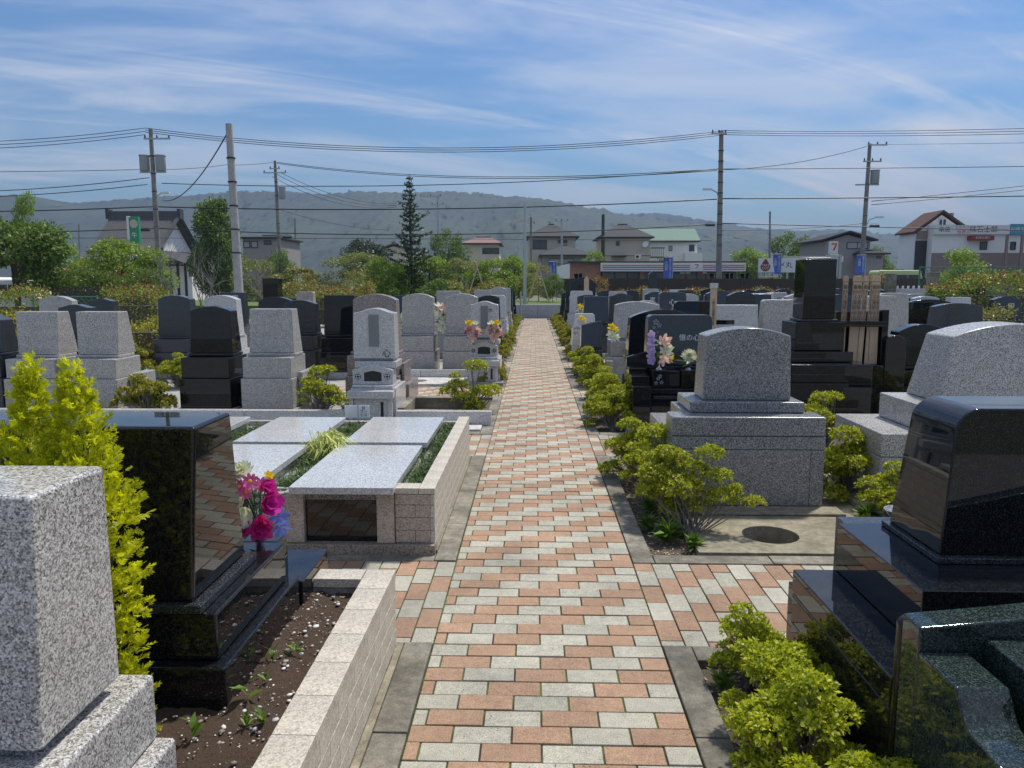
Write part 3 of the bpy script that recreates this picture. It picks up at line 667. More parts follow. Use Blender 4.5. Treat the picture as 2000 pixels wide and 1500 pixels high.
# --- front-facing tomb with the heart character
def ornate(X, Y, mat, label, w=0.46, crest=True, word='心'):
    t = thing('gravestone', label, 'gravestone', (X, Y, 0), 0, STONES); m = M[mat]; h = w/2
    base_block('foundation', t, -h-0.06, h+0.08, -0.06, 0.80, -0.04, 0.06, M['concrete'], 0.004)
    for s in (-1, 1): base_block('front_jamb', t, s*h-0.045 if s > 0 else -h, h if s > 0 else -h+0.045, 0.03, 0.12, 0.06, 0.29, m, 0.004)
    base_block('lower_base', t, -h+0.046, h-0.046, 0.055, 0.12, 0.06, 0.29, m, 0.003)
    base_block('side_base', t, -h, h+0.03, 0.121, 0.75, 0.06, 0.39, m)
    base_block('shelf', t, -h-0.012, h+0.02, 0.0, 0.119, 0.291, 0.372, m)
    base_block('step', t, -h+0.02, h-0.005, 0.118, 0.62, 0.392, 0.42, m)
    P_ = [(-h+0.01, 0.421), (h-0.012, 0.421), (h-0.012, 0.58)]+[(0.15-0.30*i/12, 0.595+0.042*math.sin(math.pi*i/12)) for i in range(13)]+[(-h+0.01, 0.58)]
    loft('incense_block', P_, lambda z: 0.19, lambda z: 0.40, m, t, 0.006)
    Q = [(-0.095, 0.455), (0.095, 0.455), (0.095, 0.545)]+[(0.095-0.19*i/10, 0.545+0.022*math.sin(math.pi*i/10)) for i in range(11)][1:-1]+[(-0.095, 0.545)]
    loft('niche', Q, lambda z: 0.1885, lambda z: 0.2, M['blackr'], t, 0)
    for s in (-1, 1):
        if crest:
            MB().lathe((0, 0, 0), [(0.001, 0), (0.043, 0), (0.043, -0.004)], 8).build('crest_ground', M['engrave'], t, (s*0.158-0.002, 0.1885, 0.505)).rotation_euler = (R(90), R(22.5), 0)
            for a_, b_ in ((0.033, 0.038), (0.014, 0.024)):
                mb = MB()
                for i in range(24):
                    a0, a1 = 2*math.pi*i/24, 2*math.pi*(i+1)/24
                    if b_ < 0.03 and i % 6 in (0, 5): continue
                    mb.add([(a_*math.cos(a0), 0, a_*math.sin(a0)), (b_*math.cos(a0), 0, b_*math.sin(a0)), (b_*math.cos(a1), 0, b_*math.sin(a1)), (a_*math.cos(a1), 0, a_*math.sin(a1))], [(0, 1, 2, 3)])
                mb.build('crest', M['engravew'], t, (s*0.158-0.002, 0.1855, 0.505))
        else:
            mb = MB()
            for i in range(7):
                a = 2*math.pi*i/7+0.3; c_, s_ = math.cos(a), math.sin(a)
                mb.add([(0.004*c_, 0, 0.004*s_), (0.024*c_-0.007*s_, 0, 0.024*s_+0.007*c_), (0.046*c_, 0, 0.042*s_), (0.024*c_+0.007*s_, 0, 0.024*s_-0.007*c_)], [(0, 1, 2, 3)])
            mb.build('flower_engraving', M['engrave'], t, (s*0.155, 0.1865, 0.505))
    base_block('upper_base', t, -h+0.02, h+0.015, 0.26, 0.62, 0.59, 0.662, m)
    base_block('seat', t, -h+0.04, h-0.03, 0.31, 0.54, 0.663, 0.69, M['greyd'], 0.003)
    stele('stone', w-0.005, w-0.02, 0.691, 1.235, 0.29, 0.55, m, t, 'ridge', 0.05, 0.30, 0.54)
    base_block('inscription_mask', t, -0.055, 0.055, 0.2885, 0.292, 0.82, 1.165, M['inscription_mask'], 0.001)  # added plain block masking the inscription, not a plate on the stone
    if word: write(word, 0.10, M['engrave'], t, (0.135, 0.2875, 0.745))
    box('nameboard', 0.105, 0.135, 0.0525, 0.0545, 0.09, 0.25, M['engrave'], t, 0.0)
    return t
tC = ornate(-1.735, 7.98, 'light', 'light grey front-facing gravestone engraved with the heart character 心 and two round crests')
tD = ornate(-0.745, 11.2, 'light', 'small pale grey front-facing gravestone with flowers both sides and engraved bamboo sprigs', 0.43, False, None)
write('大', 0.07, M['engrave'], tD, (0.09, 0.2875, 1.10))
# --- brown stone behind it
t = simple_tomb(-1.92, 9.35, 1, 'brown', 'arch', 0.55, 1.375, 'brown granite arched gravestone rising behind the heart-engraved tomb', zb=0.66, wb=0.64, rise=0.07)
base_block('side_step', t, -0.42, -0.325, -0.5, 0.24, 0.061, 0.30, M['brown']); base_block('side_post', t, -0.36, -0.325, -0.30, 0.20, 0.301, 0.55, M['brown'])
# --- third row left
simple_tomb(-5.95, 12.7, 1, 'slate', 'arch', 0.56, 1.30, 'tall dark slate gravestone with arched top left of the pale arched one', zb=0.60, wb=0.58, rise=0.06)
simple_tomb(-5.28, 12.95, 1, 'light', 'arch', 0.58, 1.30, 'pale grey arched gravestone before the thick leaning concrete pole', zb=0.62, wb=0.64, rise=0.07)
simple_tomb(-3.86, 12.7, 1, 'blackr', 'arch', 0.54, 1.225, 'dark grey arched gravestone between the coarse grey flat one and black slab', zb=0.66, wb=0.62, rise=0.06)
t = simple_tomb(-3.20, 12.7, 1, 'black', 'flat', 0.52, 1.305, 'glossy black flat-topped gravestone left of the brown one', zb=0.63, wb=0.56, rise=0.05)
simple_tomb(-1.895, 12.62, 1, 'grey', 'arch', 0.53, 1.335, 'grey granite arched gravestone with white lilies, left of twin pair', zb=0.66, wb=0.59, rise=0.065)
simple_tomb(-1.175, 12.62, 1, 'grey', 'arch', 0.53, 1.335, 'grey granite arched gravestone, right of twin pair behind small pale tomb', zb=0.66, wb=0.59, rise=0.065)
simple_tomb(-7.64, 12.7, 1, 'slate', 'ridge', 0.56, 1.15, 'dark slate gravestone with soft ridge top between the two flat-topped grey ones', zb=0.6, wb=0.6, rise=0.05)
# --- fourth row left and beyond
simple_tomb(-5.45, 16.2, 1, 'black', 'arch', 0.74, 1.215, 'broad black arched gravestone half hidden by the dark grey arched one', zb=0.6, rise=0.09)
simple_tomb(-10.15, 16.2, 1, 'grey', 'arch', 0.74, 1.23, 'grey arched gravestone farthest left, in front of the green mesh fence', zb=0.6, rise=0.10)
simple_tomb(-9.17, 16.2, 1, 'slate', 'ridge', 0.54, 1.175, 'dark slate gravestone in front of the red-tipped hedge at the left', zb=0.6, rise=0.05)
simple_tomb(-6.45, 16.4, -1, 'slate', 'flat', 0.55, 1.30, 'dark slate gravestone engraved 家 peeping behind the pale arched one', zb=0.6)
write('家', 0.14, M['engravew'], bpy.data.objects[[o.name for o in C.objects if o.get('label', '').startswith('dark slate gravestone engraved 家')][0]], (0.12, -0.21, 1.18))
simple_tomb(-6.75, 19.8, -1, 'black', 'tower', 0.40, 1.62, 'tall black square gravestone standing before the olive trees at left', zb=0.55)
simple_tomb(-5.95, 20.0, 1, 'pinkstone', 'round', 0.46, 1.28, 'small pinkish gravestone with rounded corners against the red-tipped hedge', zb=0.62, rise=0.04)
simple_tomb(-2.62, 16.1, -1, 'slate', 'flat', 0.60, 1.25, 'slate grey gravestone seen between the brown and the twin grey ones', zb=0.66, extra='v')
simple_tomb(-1.80, 16.2, 1, 'grey', 'flat', 0.5, 1.34, 'grey flat gravestone peeping right of the lily gravestone', zb=0.66)
simple_tomb(-1.48, 15.6, -1, 'maroon', 'flat', 0.30, 0.92, 'low maroon granite stone standing between the twin grey gravestones', zb=0.45, wb=0.34)
simple_tomb(-0.93, 15.95, 1, 'black', 'arch', 0.46, 1.25, 'black arched gravestone right behind the small pale tomb with pink flowers', zb=0.62, rise=0.05)
farL = [(-1.30, 19.5, 'grey', 'flat', 1.33), (-0.92, 19.2, 'light', 'round', 1.20), (-0.95, 20.6, 'grey', 'arch', 1.40), (-0.92, 23.2, 'grey', 'flat', 1.35), (-0.95, 24.4, 'black', 'flat', 1.32), (-0.98, 27.0, 'black', 'flat', 1.30), (-1.0, 28.2, 'slate', 'arch', 1.28), (-0.95, 30.2, 'black', 'flat', 1.1)]
ORD = ['first', 'second', 'third', 'fourth', 'fifth', 'sixth', 'seventh', 'eighth', 'ninth', 'tenth', 'eleventh', 'twelfth', 'thirteenth', 'fourteenth', 'fifteenth', 'sixteenth', 'seventeenth', 'eighteenth', 'nineteenth', 'twentieth']
CN = {'grey': 'grey granite', 'light': 'pale granite', 'black': 'black', 'slate': 'slate grey', 'blackr': 'charcoal', 'brown': 'brown', 'greyd': 'dark grey granite'}
SN = {'flat': 'flat-topped', 'arch': 'arched', 'ridge': 'ridge-topped', 'round': 'round-cornered', 'tower': 'tall square', 'slant': 'slant-topped'}
for i, (x, y, mt, st, tp) in enumerate(farL):
    simple_tomb(x, y, -1, mt, st, 0.44, tp, f'{CN[mt]} {SN[st]} gravestone left of the path, {ORD[i]} beyond the small pale tomb', zb=0.62, extra='v')
# --- right side, first row beyond the crossing: big grey arched stone
t = thing('gravestone', 'big grey granite gravestone with arched top behind the round planting hole', 'gravestone', (1.46, 5.03, 0), math.pi, STONES)
base_block('lower_base', t, -0.465, 0.545, -0.72, 0.0, 0.031, 0.41, M['greyd'], 0.005)
base_block('middle_base', t, -0.467, 0.548, -0.95, -0.001, 0.413, 0.498, M['greyd'], 0.005)
base_block('upper_base', t, -0.467, 0.548, -0.22, -0.001, 0.500, 0.632, M['greyd'], 0.014)
base_block('filler', t, -0.40, 0.44, -0.66, -0.222, 0.500, 0.632, M['greyd'], 0.003)
box('joint', -0.375, -0.373, 0.0005, 0.002, 0.031, 0.41, M['engrave'], t, 0); 
base_block('seat', t, -0.37, 0.40, -0.62, -0.15, 0.634, 0.708, M['greyd'], 0.008)
stele('stone', 0.60, 0.575, 0.709, 1.205, -0.52, -0.225, M['greyd'], t, 'arch', 0.055, -0.49, -0.235, x=0.0, bv=0.010)
# --- right edge grey stone
t = thing('gravestone', 'large grey arched gravestone at the right edge behind the black rounded one', 'gravestone', (3.28, 5.05, 0), math.pi, STONES)
base_block('foundation', t, -0.8, 1.12, -0.9, 0.06, -0.04, 0.05, M['slabconc'], 0.004)
base_block('lower_base', t, -0.65, 0.98, -0.80, 0.0, 0.051, 0.36, M['grey'])
base_block('middle_base', t, -0.65, 0.98, -0.80, -0.001, 0.362, 0.52, M['grey'])
base_block('upper_base', t, -0.6, 0.70, -0.70, -0.13, 0.522, 0.70, M['grey'])
stele('stone', 1.06, 0.90, 0.702, 1.235, -0.66, -0.16, M['grey'], t, 'arch', 0.085, -0.57, -0.22, bv=0.012)
# --- right foreground black stone
t = thing('gravestone', 'black polished gravestone with rounded shoulders at the right edge, on stepped base', 'gravestone', (1.9, 2.47, 0), math.pi, STONES)
stele('stone', 1.13, 1.06, 0.622, 1.105, -0.36, 0.0, M['black'], t, 'round', 0.085, -0.32, -0.03, bv=0.006)
base_block('seat', t, -0.6, 0.585, -0.38, 0.03, 0.602, 0.621, M['blackr'], 0.003)
base_block('upper_base', t, -0.8, 0.74, -0.40, 0.25, 0.418, 0.601, M['black'], 0.004)
base_block('lower_base', t, -0.8, 0.90, -0.40, 0.42, 0.325, 0.416, M['black'], 0.005)
base_block('foundation', t, -0.8, 0.898, -0.40, 0.42, -0.05, 0.323, M['black'], 0.005)
base_block('front_post', t, 0.72, 0.86, -0.56, -0.404, -0.05, 0.305, M['black'], 0.006)
loft('side_post', [(0.775, 0.0), (0.90, 0.0), (0.90, 0.59), (0.885, 0.606), (0.85, 0.61), (0.775, 0.61)], lambda z: 0.421, lambda z: 0.452, M['black'], t, 0.012, 3)
base_block('vase_ledge', t, 0.2, 0.70, -0.52, -0.402, 0.30, 0.59, M['blackr'], 0.004)
MB().lathe((0.47, -0.46, 0.592), [(0.03, 0), (0.036, 0.008), (0.062, 0.04), (0.066, 0.045), (0.058, 0.045), (0.02, 0.02)], 20).build('offering_bowl', M['greyd'], t)
# --- dark green stepped tomb, bottom right
t = thing('gravestone', 'dark green polished stepped tomb with curved side wall in the lower right corner', 'gravestone', (0, 0, 0), 0, STONES)
n = 10
P = [(1.0, -0.05), (2.2, -0.05)]+[(2.2-1.2*i/n, 0.84-0.215*(i/n)**1.0-0.03*math.sin(math.pi*i/n)) for i in range(n+1)]
loft('back_panel', P, lambda z: 1.915, lambda z: 2.01, M['darkgreen'], t, 0.007, 2)
W_ = [(-1.913, 0.0), (-1.913, 0.562), (-1.735, 0.562)]+[(-1.73+0.06*(i/6), 0.56-0.072*math.sin(i/6*math.pi/2)) for i in range(1, 7)]+[(-1.60, 0.486), (-1.52, 0.475), (-1.42, 0.42), (-1.36, 0.33), (-1.32, 0.20), (-1.28, 0.12), (-1.0, 0.10), (-1.0, 0.0)]
sw = loft('side_wall', W_, lambda z: 1.0, lambda z: 1.125, M['darkgreen'], t, 0.006, 2); sw.rotation_euler = (0, 0, R(-90))
base_block('platform', t, 1.165, 2.2, 1.55, 1.913, -0.05, 0.60, M['darkgreen'], 0.007)
base_block('step', t, 1.128, 2.2, 1.30, 1.548, -0.05, 0.50, M['darkgreen'], 0.007)
base_block('step', t, 1.128, 2.2, 0.95, 1.298, -0.05, 0.34, M['darkgreen'], 0.007)
# --- right, black glossy tomb with engraved blossoms and flowers
t = tB = thing('gravestone', 'wide black polished gravestone with engraved blossoms and white lettering', 'gravestone', (1.55, 7.72, 0), 0, STONES)
base_block('foundation', t, -0.60, 0.50, -0.02, 1.2, -0.04, 0.05, M['concrete'], 0.004)
base_block('lower_base', t, -0.36, 0.48, 0.03, 1.1, 0.051, 0.34, M['black'])
base_block('side_wall', t, -0.55, -0.365, -0.01, 0.12, 0.051, 0.47, M['black'])
base_block('side_wall', t, -0.55, -0.365, 0.122, 0.34, 0.051, 0.56, M['black'])
base_block('side_wall', t, -0.55, -0.365, 0.342, 0.55, 0.051, 0.62, M['black'], 0.01)
P = [(-0.36, 0.051), (0.0, 0.051), (0.0, 0.78), (-0.16, 0.765), (-0.36, 0.70)]
loft('wing_panel', [(-0.55, 0.35), (-0.18, 0.35), (-0.18, 0.80), (-0.30, 0.785), (-0.55, 0.715)], lambda z: 0.56, lambda z: 0.62, M['black'], t, 0.006)
base_block('shelf', t, -0.34, 0.46, 0.0, 0.30, 0.342, 0.37, M['black'])
base_block('tier', t, -0.36, 0.46, 0.13, 0.95, 0.372, 0.43, M['black'])
for x in (-0.25, 0.055): base_block('vase_block', t, x-0.085, x+0.085, 0.17, 0.33, 0.432, 0.615, M['black'])
base_block('incense_holder', t, -0.162, -0.032, 0.22, 0.36, 0.432, 0.60, M['black']); box('niche', -0.15, -0.044, 0.217, 0.2195, 0.455, 0.57, M['engrave'], t, 0)
base_block('upper_base', t, -0.36, 0.46, 0.40, 0.95, 0.432, 0.63, M['black'])
stele('stone', 0.70, 0.68, 0.632, 1.165, 0.56, 0.84, M['slate'], t, 'round', 0.05, 0.60, 0.82, x=0.02)
def blossom(t, c, r_, mat, n=5):
    mb = MB()
    for i in range(n):
        a = 2*math.pi*i/n+0.3; c_, s_ = math.cos(a), math.sin(a)
        mb.add([(r_*0.12*c_, 0, r_*0.12*s_), (r_*0.62*c_-r_*0.28*s_, 0, r_*0.62*s_+r_*0.28*c_), (r_*0.92*c_-r_*0.12*s_, 0, r_*0.92*s_+r_*0.12*c_), (r_*0.92*c_+r_*0.12*s_, 0, r_*0.92*s_-r_*0.12*c_), (r_*0.62*c_+r_*0.28*s_, 0, r_*0.62*s_-r_*0.28*c_)], [(0, 1, 2, 3, 4)])
    return mb.build('blossom_engraving', mat, t, c, sm=False)
def steleface(z): return 0.56+(0.04)*(z-0.632)/0.533-0.002
for x, z, r_ in ((-0.24, 1.09, 0.035), (-0.205, 1.055, 0.028), (-0.26, 1.03, 0.02), (-0.22, 0.98, 0.013), (-0.235, 0.94, 0.01)): blossom(t, (x, steleface(z), z), r_, M['engraveg'])
for i, x in enumerate((-0.20, -0.13)): box('lettering', x, x+0.012, steleface(0.915)-0.001, steleface(0.915), 0.895, 0.93, M['engravew'], t, 0)
write('憶の心', 0.075, M['engravew'], t, (0.12, steleface(0.92), 0.92)); 
for x, z in ((-0.27, 0.53), (-0.235, 0.49), (-0.29, 0.485), (-0.25, 0.555)): blossom(t, (x, 0.168, z), 0.022, M['engraveg'])
simple_tomb(1.56, 9.45, 1, 'black', 'arch', 0.84, 1.19, 'black arched gravestone directly behind the wide blossom-engraved one', zb=0.6, wb=0.86, rise=0.10)
# --- black tower with the grave-tablet stand
t = thing('gravestone', 'tall black square tower gravestone taller than all others on right side', 'gravestone', (3.0, 7.85, 0), 0, STONES)
base_block('foundation', t, -0.45, 0.55, -0.08, 1.1, -0.04, 0.05, M['concrete'], 0.004)
base_block('lower_base', t, -0.40, 0.42, -0.05, 1.0, 0.051, 0.50, M['black']); base_block('middle_base', t, -0.40, 0.42, -0.05, 1.0, 0.502, 0.69, M['black'], 0.014)
base_block('upper_base', t, -0.34, 0.30, 0.15, 0.80, 0.692, 0.80, M['black'])
base_block('top_base', t, -0.26, 0.25, 0.28, 0.75, 0.802, 1.10, M['black'])
base_block('seat', t, -0.19, 0.19, 0.33, 0.70, 1.102, 1.128, M['blackr'], 0.006)
stele('stone', 0.335, 0.325, 1.13, 1.755, 0.36, 0.69, M['black'], t, 'flat', 0, 0.365, 0.685)
base_block('cap', t, -0.12, 0.12, 0.41, 0.64, 1.756, 1.775, M['light'], 0.008)
rack = thing('tablet_stand', 'black stone stand holding the wooden grave tablets', 'tablet stand', (3.52, 8.45, 0))
base_block('base', rack, -0.22, 0.245, -0.12, 0.12, 0.0, 0.63, M['black']); base_block('back_slab', rack, -0.22, 0.30, 0.05, 0.12, 0.632, 1.20, M['black']); base_block('side_post', rack, 0.23, 0.30, -0.05, 0.049, 0.632, 1.22, M['black'])
base_block('cross_bar', rack, -0.24, 0.27, -0.12, -0.06, 1.04, 1.10, M['black']); stele('side_panel', 0.22, 0.22, 0.0, 0.95, -0.12, 0.1, M['black'], rack, 'arch', 0.05, x=0.36)
rt = random.Random(3)
for i, (x, ph) in enumerate(((-0.17, 'leftmost'), (-0.085, 'second from left'), (-0.03, 'third from left'), (0.02, 'fourth from left'), (0.10, 'third from right'), (0.145, 'second from right'), (0.185, 'rightmost'))):
    tb = thing('wooden_tablet', f'slim inscribed wooden grave tablet, {ph} in the black stone stand', 'grave tablet', (3.52+x, 8.45-0.015-0.008*(i % 2), 0.6335), 0, 'wooden grave tablets in the stand')
    P = [(-0.026, 0.0), (0.026, 0.0), (0.028, 0.86), (0.024, 0.872), (0.031, 0.884), (0.031, 0.925), (0.02, 0.95), (-0.02, 0.95), (-0.031, 0.925), (-0.031, 0.884), (-0.024, 0.872), (-0.028, 0.86)]
    b = loft('board', P, lambda z: -0.006, lambda z: 0.006, M['wood'], tb, 0.0015); b.rotation_euler = (0, R(rt.uniform(-1, 3)), 0)
    o = write('一\n乗\n妙\n法\n蓮\n華\n経\n追\n善', 0.058, M['engrave'], b, (0, -0.0075, 0.66))
# --- other near/mid stones on the right
t = simple_tomb(1.56, 11.85, -1, 'grey', 'arch', 0.68, 1.225, 'grey arched gravestone with white engraved cherry blossoms beside the shrubs', zb=0.645, wb=0.86, rise=0.05, extra='w')
rb = random.Random(5)
for i in range(34):
    x, z = -0.30+abs(rb.gauss(0, 0.09)), 1.13-abs(rb.gauss(0, 0.10))
    if x < 0.3 and z > 0.72: blossom(t, (x, -0.165+0.075*(z-0.67)/0.55, z), rb.uniform(0.012, 0.026), M['engravew'])
base_block('incense_holder', t, -0.20, 0.02, -0.46, -0.30, 0.41, 0.62, M['grey']); mbk = MB()
for i in range(16):
    a0, a1 = 2*math.pi*i/16, 2*math.pi*(i+1)/16
    mbk.add([(0.045*math.cos(a0), 0, 0.045*math.sin(a0)), (0.058*math.cos(a0), 0, 0.058*math.sin(a0)), (0.058*math.cos(a1), 0, 0.058*math.sin(a1)), (0.045*math.cos(a1), 0, 0.045*math.sin(a1))], [(0, 1, 2, 3)])
mbk.build('crest', M['engravew'], t, (-0.09, -0.4625, 0.515))
t = simple_tomb(0.97, 13.1, -1, 'slate', 'slant', 0.36, 0.87, 'low dark slate slab with slanted top behind path-side shrubs', zb=0.40, wb=0.38, rise=0.07)
simple_tomb(1.0, 15.4, -1, 'light', 'round', 0.42, 0.90, 'low pale granite tomb end with step, beside path-side shrubs', zb=0.6, wb=0.5, rise=0.05, extra='v')
simple_tomb(1.30, 16.3, -1, 'slate', 'flat', 0.52, 1.22, 'dark slate flat gravestone left of the blossom-engraved one', zb=0.64)
simple_tomb(2.62, 12.75, -1, 'black', 'round', 0.66, 1.21, 'black round-cornered gravestone with a wooden tablet before it', zb=0.62, rise=0.05, extra='v')
simple_tomb(3.30, 12.75, 1, 'light', 'flat', 0.70, 1.15, 'wide pale granite flat-topped gravestone right of the black round-cornered one', zb=0.6, wb=0.76)
simple_tomb(4.02, 12.75, 1, 'grey', 'round', 0.62, 1.235, 'grey round-cornered gravestone left of the black tower', zb=0.6, wb=0.72, rise=0.05)
simple_tomb(5.62, 12.75, 1, 'grey', 'round', 0.56, 1.30, 'grey gravestone with rounded shoulders right of the wooden tablets, front of pair', zb=0.6, wb=0.74, rise=0.09)
simple_tomb(4.62, 9.35, 1, 'black', 'arch', 0.62, 1.02, 'black arched low gravestone just behind the wooden tablet stand', zb=0.5, wb=0.7, rise=0.09)
simple_tomb(7.35, 16.1, 1, 'grey', 'round', 0.62, 1.30, 'grey gravestone with rounded shoulders right of the wooden tablets, rear of pair', zb=0.6, wb=0.8, rise=0.10)
t = simple_tomb(8.55, 15.9, 1, 'slate', 'arch', 1.00, 1.10, 'broad dark slate arched gravestone, nearest of the stepped black row at right', zb=0.5, wb=1.05, rise=0.07)
t = thing('wooden_tablet', 'grey wooden grave tablet with white cap standing before black round-cornered gravestone', 'grave tablet', (2.83, 12.28, 0.0), 0, 'single wooden grave tablets')
loft('board', [(-0.05, 0), (0.05, 0), (0.05, 1.42), (-0.05, 1.42)], lambda z: -0.02, lambda z: 0.02, M['wood'], t, 0.003); box('cap', -0.062, 0.062, -0.03, 0.03, 1.421, 1.50, M['light'], t, 0.004)
write('一\n乗\n妙\n法\n蓮\n華\n経\n追\n善', 0.05, M['engrave'], t, (0, -0.022, 1.05)); box('foot_bar', -0.35, 0.35, 0.025, 0.07, 0.85, 0.92, M['black'], t, 0.004)
# --- rows further back on the right
spec = random.Random(21); rowstart = {3: 1.95, 4: 1.0, 5: 1.0, 6: 1.0, 7: 1.0}
cols = ['slate', 'grey', 'black', 'slate', 'light', 'slate', 'grey', 'blackr']; sts = ['arch', 'flat', 'round', 'arch', 'ridge', 'arch']
rown = {3: 'fourth', 4: 'fifth', 5: 'sixth', 6: 'seventh', 7: 'last'}
for k in range(3, 8):
    x = rowstart[k]; n_ = 0; xmax = {3: 7.0, 4: 12.2, 5: 13.0, 6: 13.2, 7: 13.4}[k]
    while x < xmax:
        w = spec.uniform(0.50, 0.72); mt = spec.choice(cols); st = spec.choice(sts); tp = spec.uniform(1.08, 1.34)
        fc = spec.choice([-1, -1, 1]); Yt = mid(k)+(-0.35 if fc < 0 else 0.4)+spec.uniform(-0.15, 0.15)
        far_ = ORD[n_] if n_ < len(ORD) else f'{n_+1}th'
        t = simple_tomb(x+w*0.6, Yt, fc, mt, st, w, tp, f'{CN[mt]} {SN[st]} gravestone, {far_} from the path in the {rown[k]} row right of the path', zb=spec.uniform(0.55, 0.68), rise=spec.uniform(0.05, 0.09), extra='v' if fc < 0 and k < 6 else '')
        if fc < 0 and spec.random() < 0.45: write(spec.choice(['家', '絆', '和', '心']), 0.16, M['engravew'] if mt in ('black', 'slate', 'blackr') else M['engrave'], t, (spec.uniform(-0.1, 0.1), -0.185, tp-0.24))
        x += w*1.2+spec.uniform(0.12, 0.5); n_ += 1
# the stepped dark row that recedes at the right edge
for i, (x, y, mt, st, tp, wd) in enumerate(((9.35, 18.6, 'black', 'arch', 1.12, 1.0), (10.3, 21.0, 'black', 'arch', 1.14, 1.0), (11.0, 23.3, 'slate', 'arch', 1.16, 1.0), (11.6, 13.6, 'blackr', 'flat', 1.24, 0.5), (10.2, 12.6, 'grey', 'flat', 1.20, 0.42))):
    simple_tomb(x, y, 1 if i < 3 else -1, mt, st, wd, tp, [f'broad black arched gravestone, {ORD[i+1]} of the stepped dark row at right', f'broad black arched gravestone, {ORD[i+1]} of the stepped dark row at right', f'broad slate arched gravestone, {ORD[i+1]} of the stepped dark row at right', 'charcoal flat-topped gravestone before the hedge near the right edge', 'grey flat-topped gravestone cut by the right edge before the hedge'][i], zb=0.5, rise=0.07)
t = simple_tomb(9.6, 24.0, -1, 'slate', 'arch', 0.95, 1.30, 'slate grey arched gravestone with white lettering 憶の心 at right', zb=0.6, rise=0.06); write('憶の心', 0.26, M['engravew'], t, (0.15, -0.19, 0.98))
t = thing('wooden_tablet', 'bare wooden grave tablet by the tall black gravestone near the far right path edge', 'grave tablet', (1.75, 26.0, 0), 0, 'single wooden grave tablets'); loft('board', [(-0.08, 0), (0.08, 0), (0.08, 1.62), (0, 1.75), (-0.08, 1.62)], lambda z: -0.02, lambda z: 0.02, M['wood'], t, 0.003)
simple_tomb(1.75, 28.0, -1, 'black', 'arch', 0.95, 1.70, 'tall black arched gravestone before the dark wooden fence near the path end', zb=0.5, rise=0.2)
simple_tomb(4.6, 30.2, -1, 'blackr', 'arch', 0.34, 1.95, 'slim upright black natural stone standing in front of the store', zb=0.4, rise=0.12)
# ---------------------------------------------------------------- shrubs, grasses, flowers
def sph(n, g): return unit(g.normal(size=(n, 3)))
def azalea_mesh(seed, clumps, ros, leaf, mat, nleaf=6, twig=M['bark'], wr=0.46, holes=0.0):
    "clumps: (x, y, z, r); rosettes of leaves over each clump"
    g = np.random.default_rng(seed); Q = []
    for cx, cy, cz, r_ in clumps:
        n = int(ros*(r_/0.13)**2); d = sph(n, g); d[:, 2] = np.where(d[:, 2] < -0.35, -d[:, 2], d[:, 2])
        rr = r_*(0.80+0.30*g.random((n, 1)))*(1+0.18*np.sin(d[:, :1]*7+cx*9)*np.cos(d[:, 1:2]*6+cy*7)); c = np.array([cx, cy, cz])+d*rr*np.array([1.12, 1.12, 0.62])
        ax = unit(d+np.array([0, 0, 0.55])+g.normal(size=(n, 3))*0.25)
        for k in range(nleaf):
            ph = 2*math.pi*k/nleaf+g.random((n, 1))*0.9
            u = unit(np.cross(ax, np.array([0.31, 0.2, 0.93]))); v = np.cross(ax, u)
            out = u*np.cos(ph)+v*np.sin(ph); el = g.uniform(0.15, 1.1, (n, 1)); dd = out*np.cos(el)+ax*np.sin(el)
            L = leaf*g.uniform(0.7, 1.25, n); Q.append(leaf_quads(c+g.normal(size=(n, 3))*leaf*0.15, dd, ax, L, L*wr, 0.1))
    return quads_mesh('leaves', np.concatenate(Q), mat)
def twig_mesh(seed, clumps, rad, mat, base=(0, 0, 0), per=3):
    rg = random.Random(seed); mb = MB(); b0 = Vector(base)
    for cx, cy, cz, r_ in clumps:
        for k in range(per):
            e = Vector((cx+rg.uniform(-.6, .6)*r_, cy+rg.uniform(-.6, .6)*r_, cz+rg.uniform(-.3, .5)*r_)); s = b0+Vector((rg.uniform(-.04, .04), rg.uniform(-.04, .04), 0))
            m1 = s.lerp(e, 0.45)+Vector((rg.uniform(-.04, .04), rg.uniform(-.04, .04), 0.03)); mb.tube([s, m1, e], [rad, rad*0.7, rad*0.35], 5)
    return mb.mesh('branches', mat)
def rand_clumps(seed, w, d, h, n, r0=0.10, r1=0.15):
    rg = random.Random(seed); out = []
    for i in range(n):
        a = rg.random()*6.28; q = math.sqrt(rg.random()); r_ = rg.uniform(r0, r1); x, y = math.cos(a)*q*(w/2-r_*0.6), math.sin(a)*q*(d/2-r_*0.6)
        z = h*(1-0.42*q*q)-r_*0.6+rg.uniform(-0.20, 0.05)*h/0.5
        out.append((x, y, max(r_*0.6, z), r_))
    return out
AZ = {}
def azalea_kind(key, seed, w, d, h, n, ros, leaf, mat, r0=0.10, r1=0.15, per=3):
    cl = rand_clumps(seed, w, d, h, n, r0, r1); AZ[key] = (azalea_mesh(seed, cl, ros, leaf, M[mat]), twig_mesh(seed, cl, 0.006, M['barkg'], per=per))
azalea_kind('n1', 1, 0.40, 0.46, 0.42, 22, 480, 0.021, 'azalean', 0.035, 0.068, 4); azalea_kind('n2', 2, 0.40, 0.52, 0.38, 22, 480, 0.021, 'azalean', 0.035, 0.068, 4)
azalea_kind('m1', 3, 0.56, 0.66, 0.54, 24, 260, 0.027, 'azalea', 0.05, 0.095); azalea_kind('m2', 4, 0.54, 0.70, 0.48, 24, 260, 0.027, 'azalea', 0.05, 0.095); azalea_kind('m3', 5, 0.56, 0.56, 0.58, 18, 240, 0.027, 'azalea', 0.05, 0.09, 5)
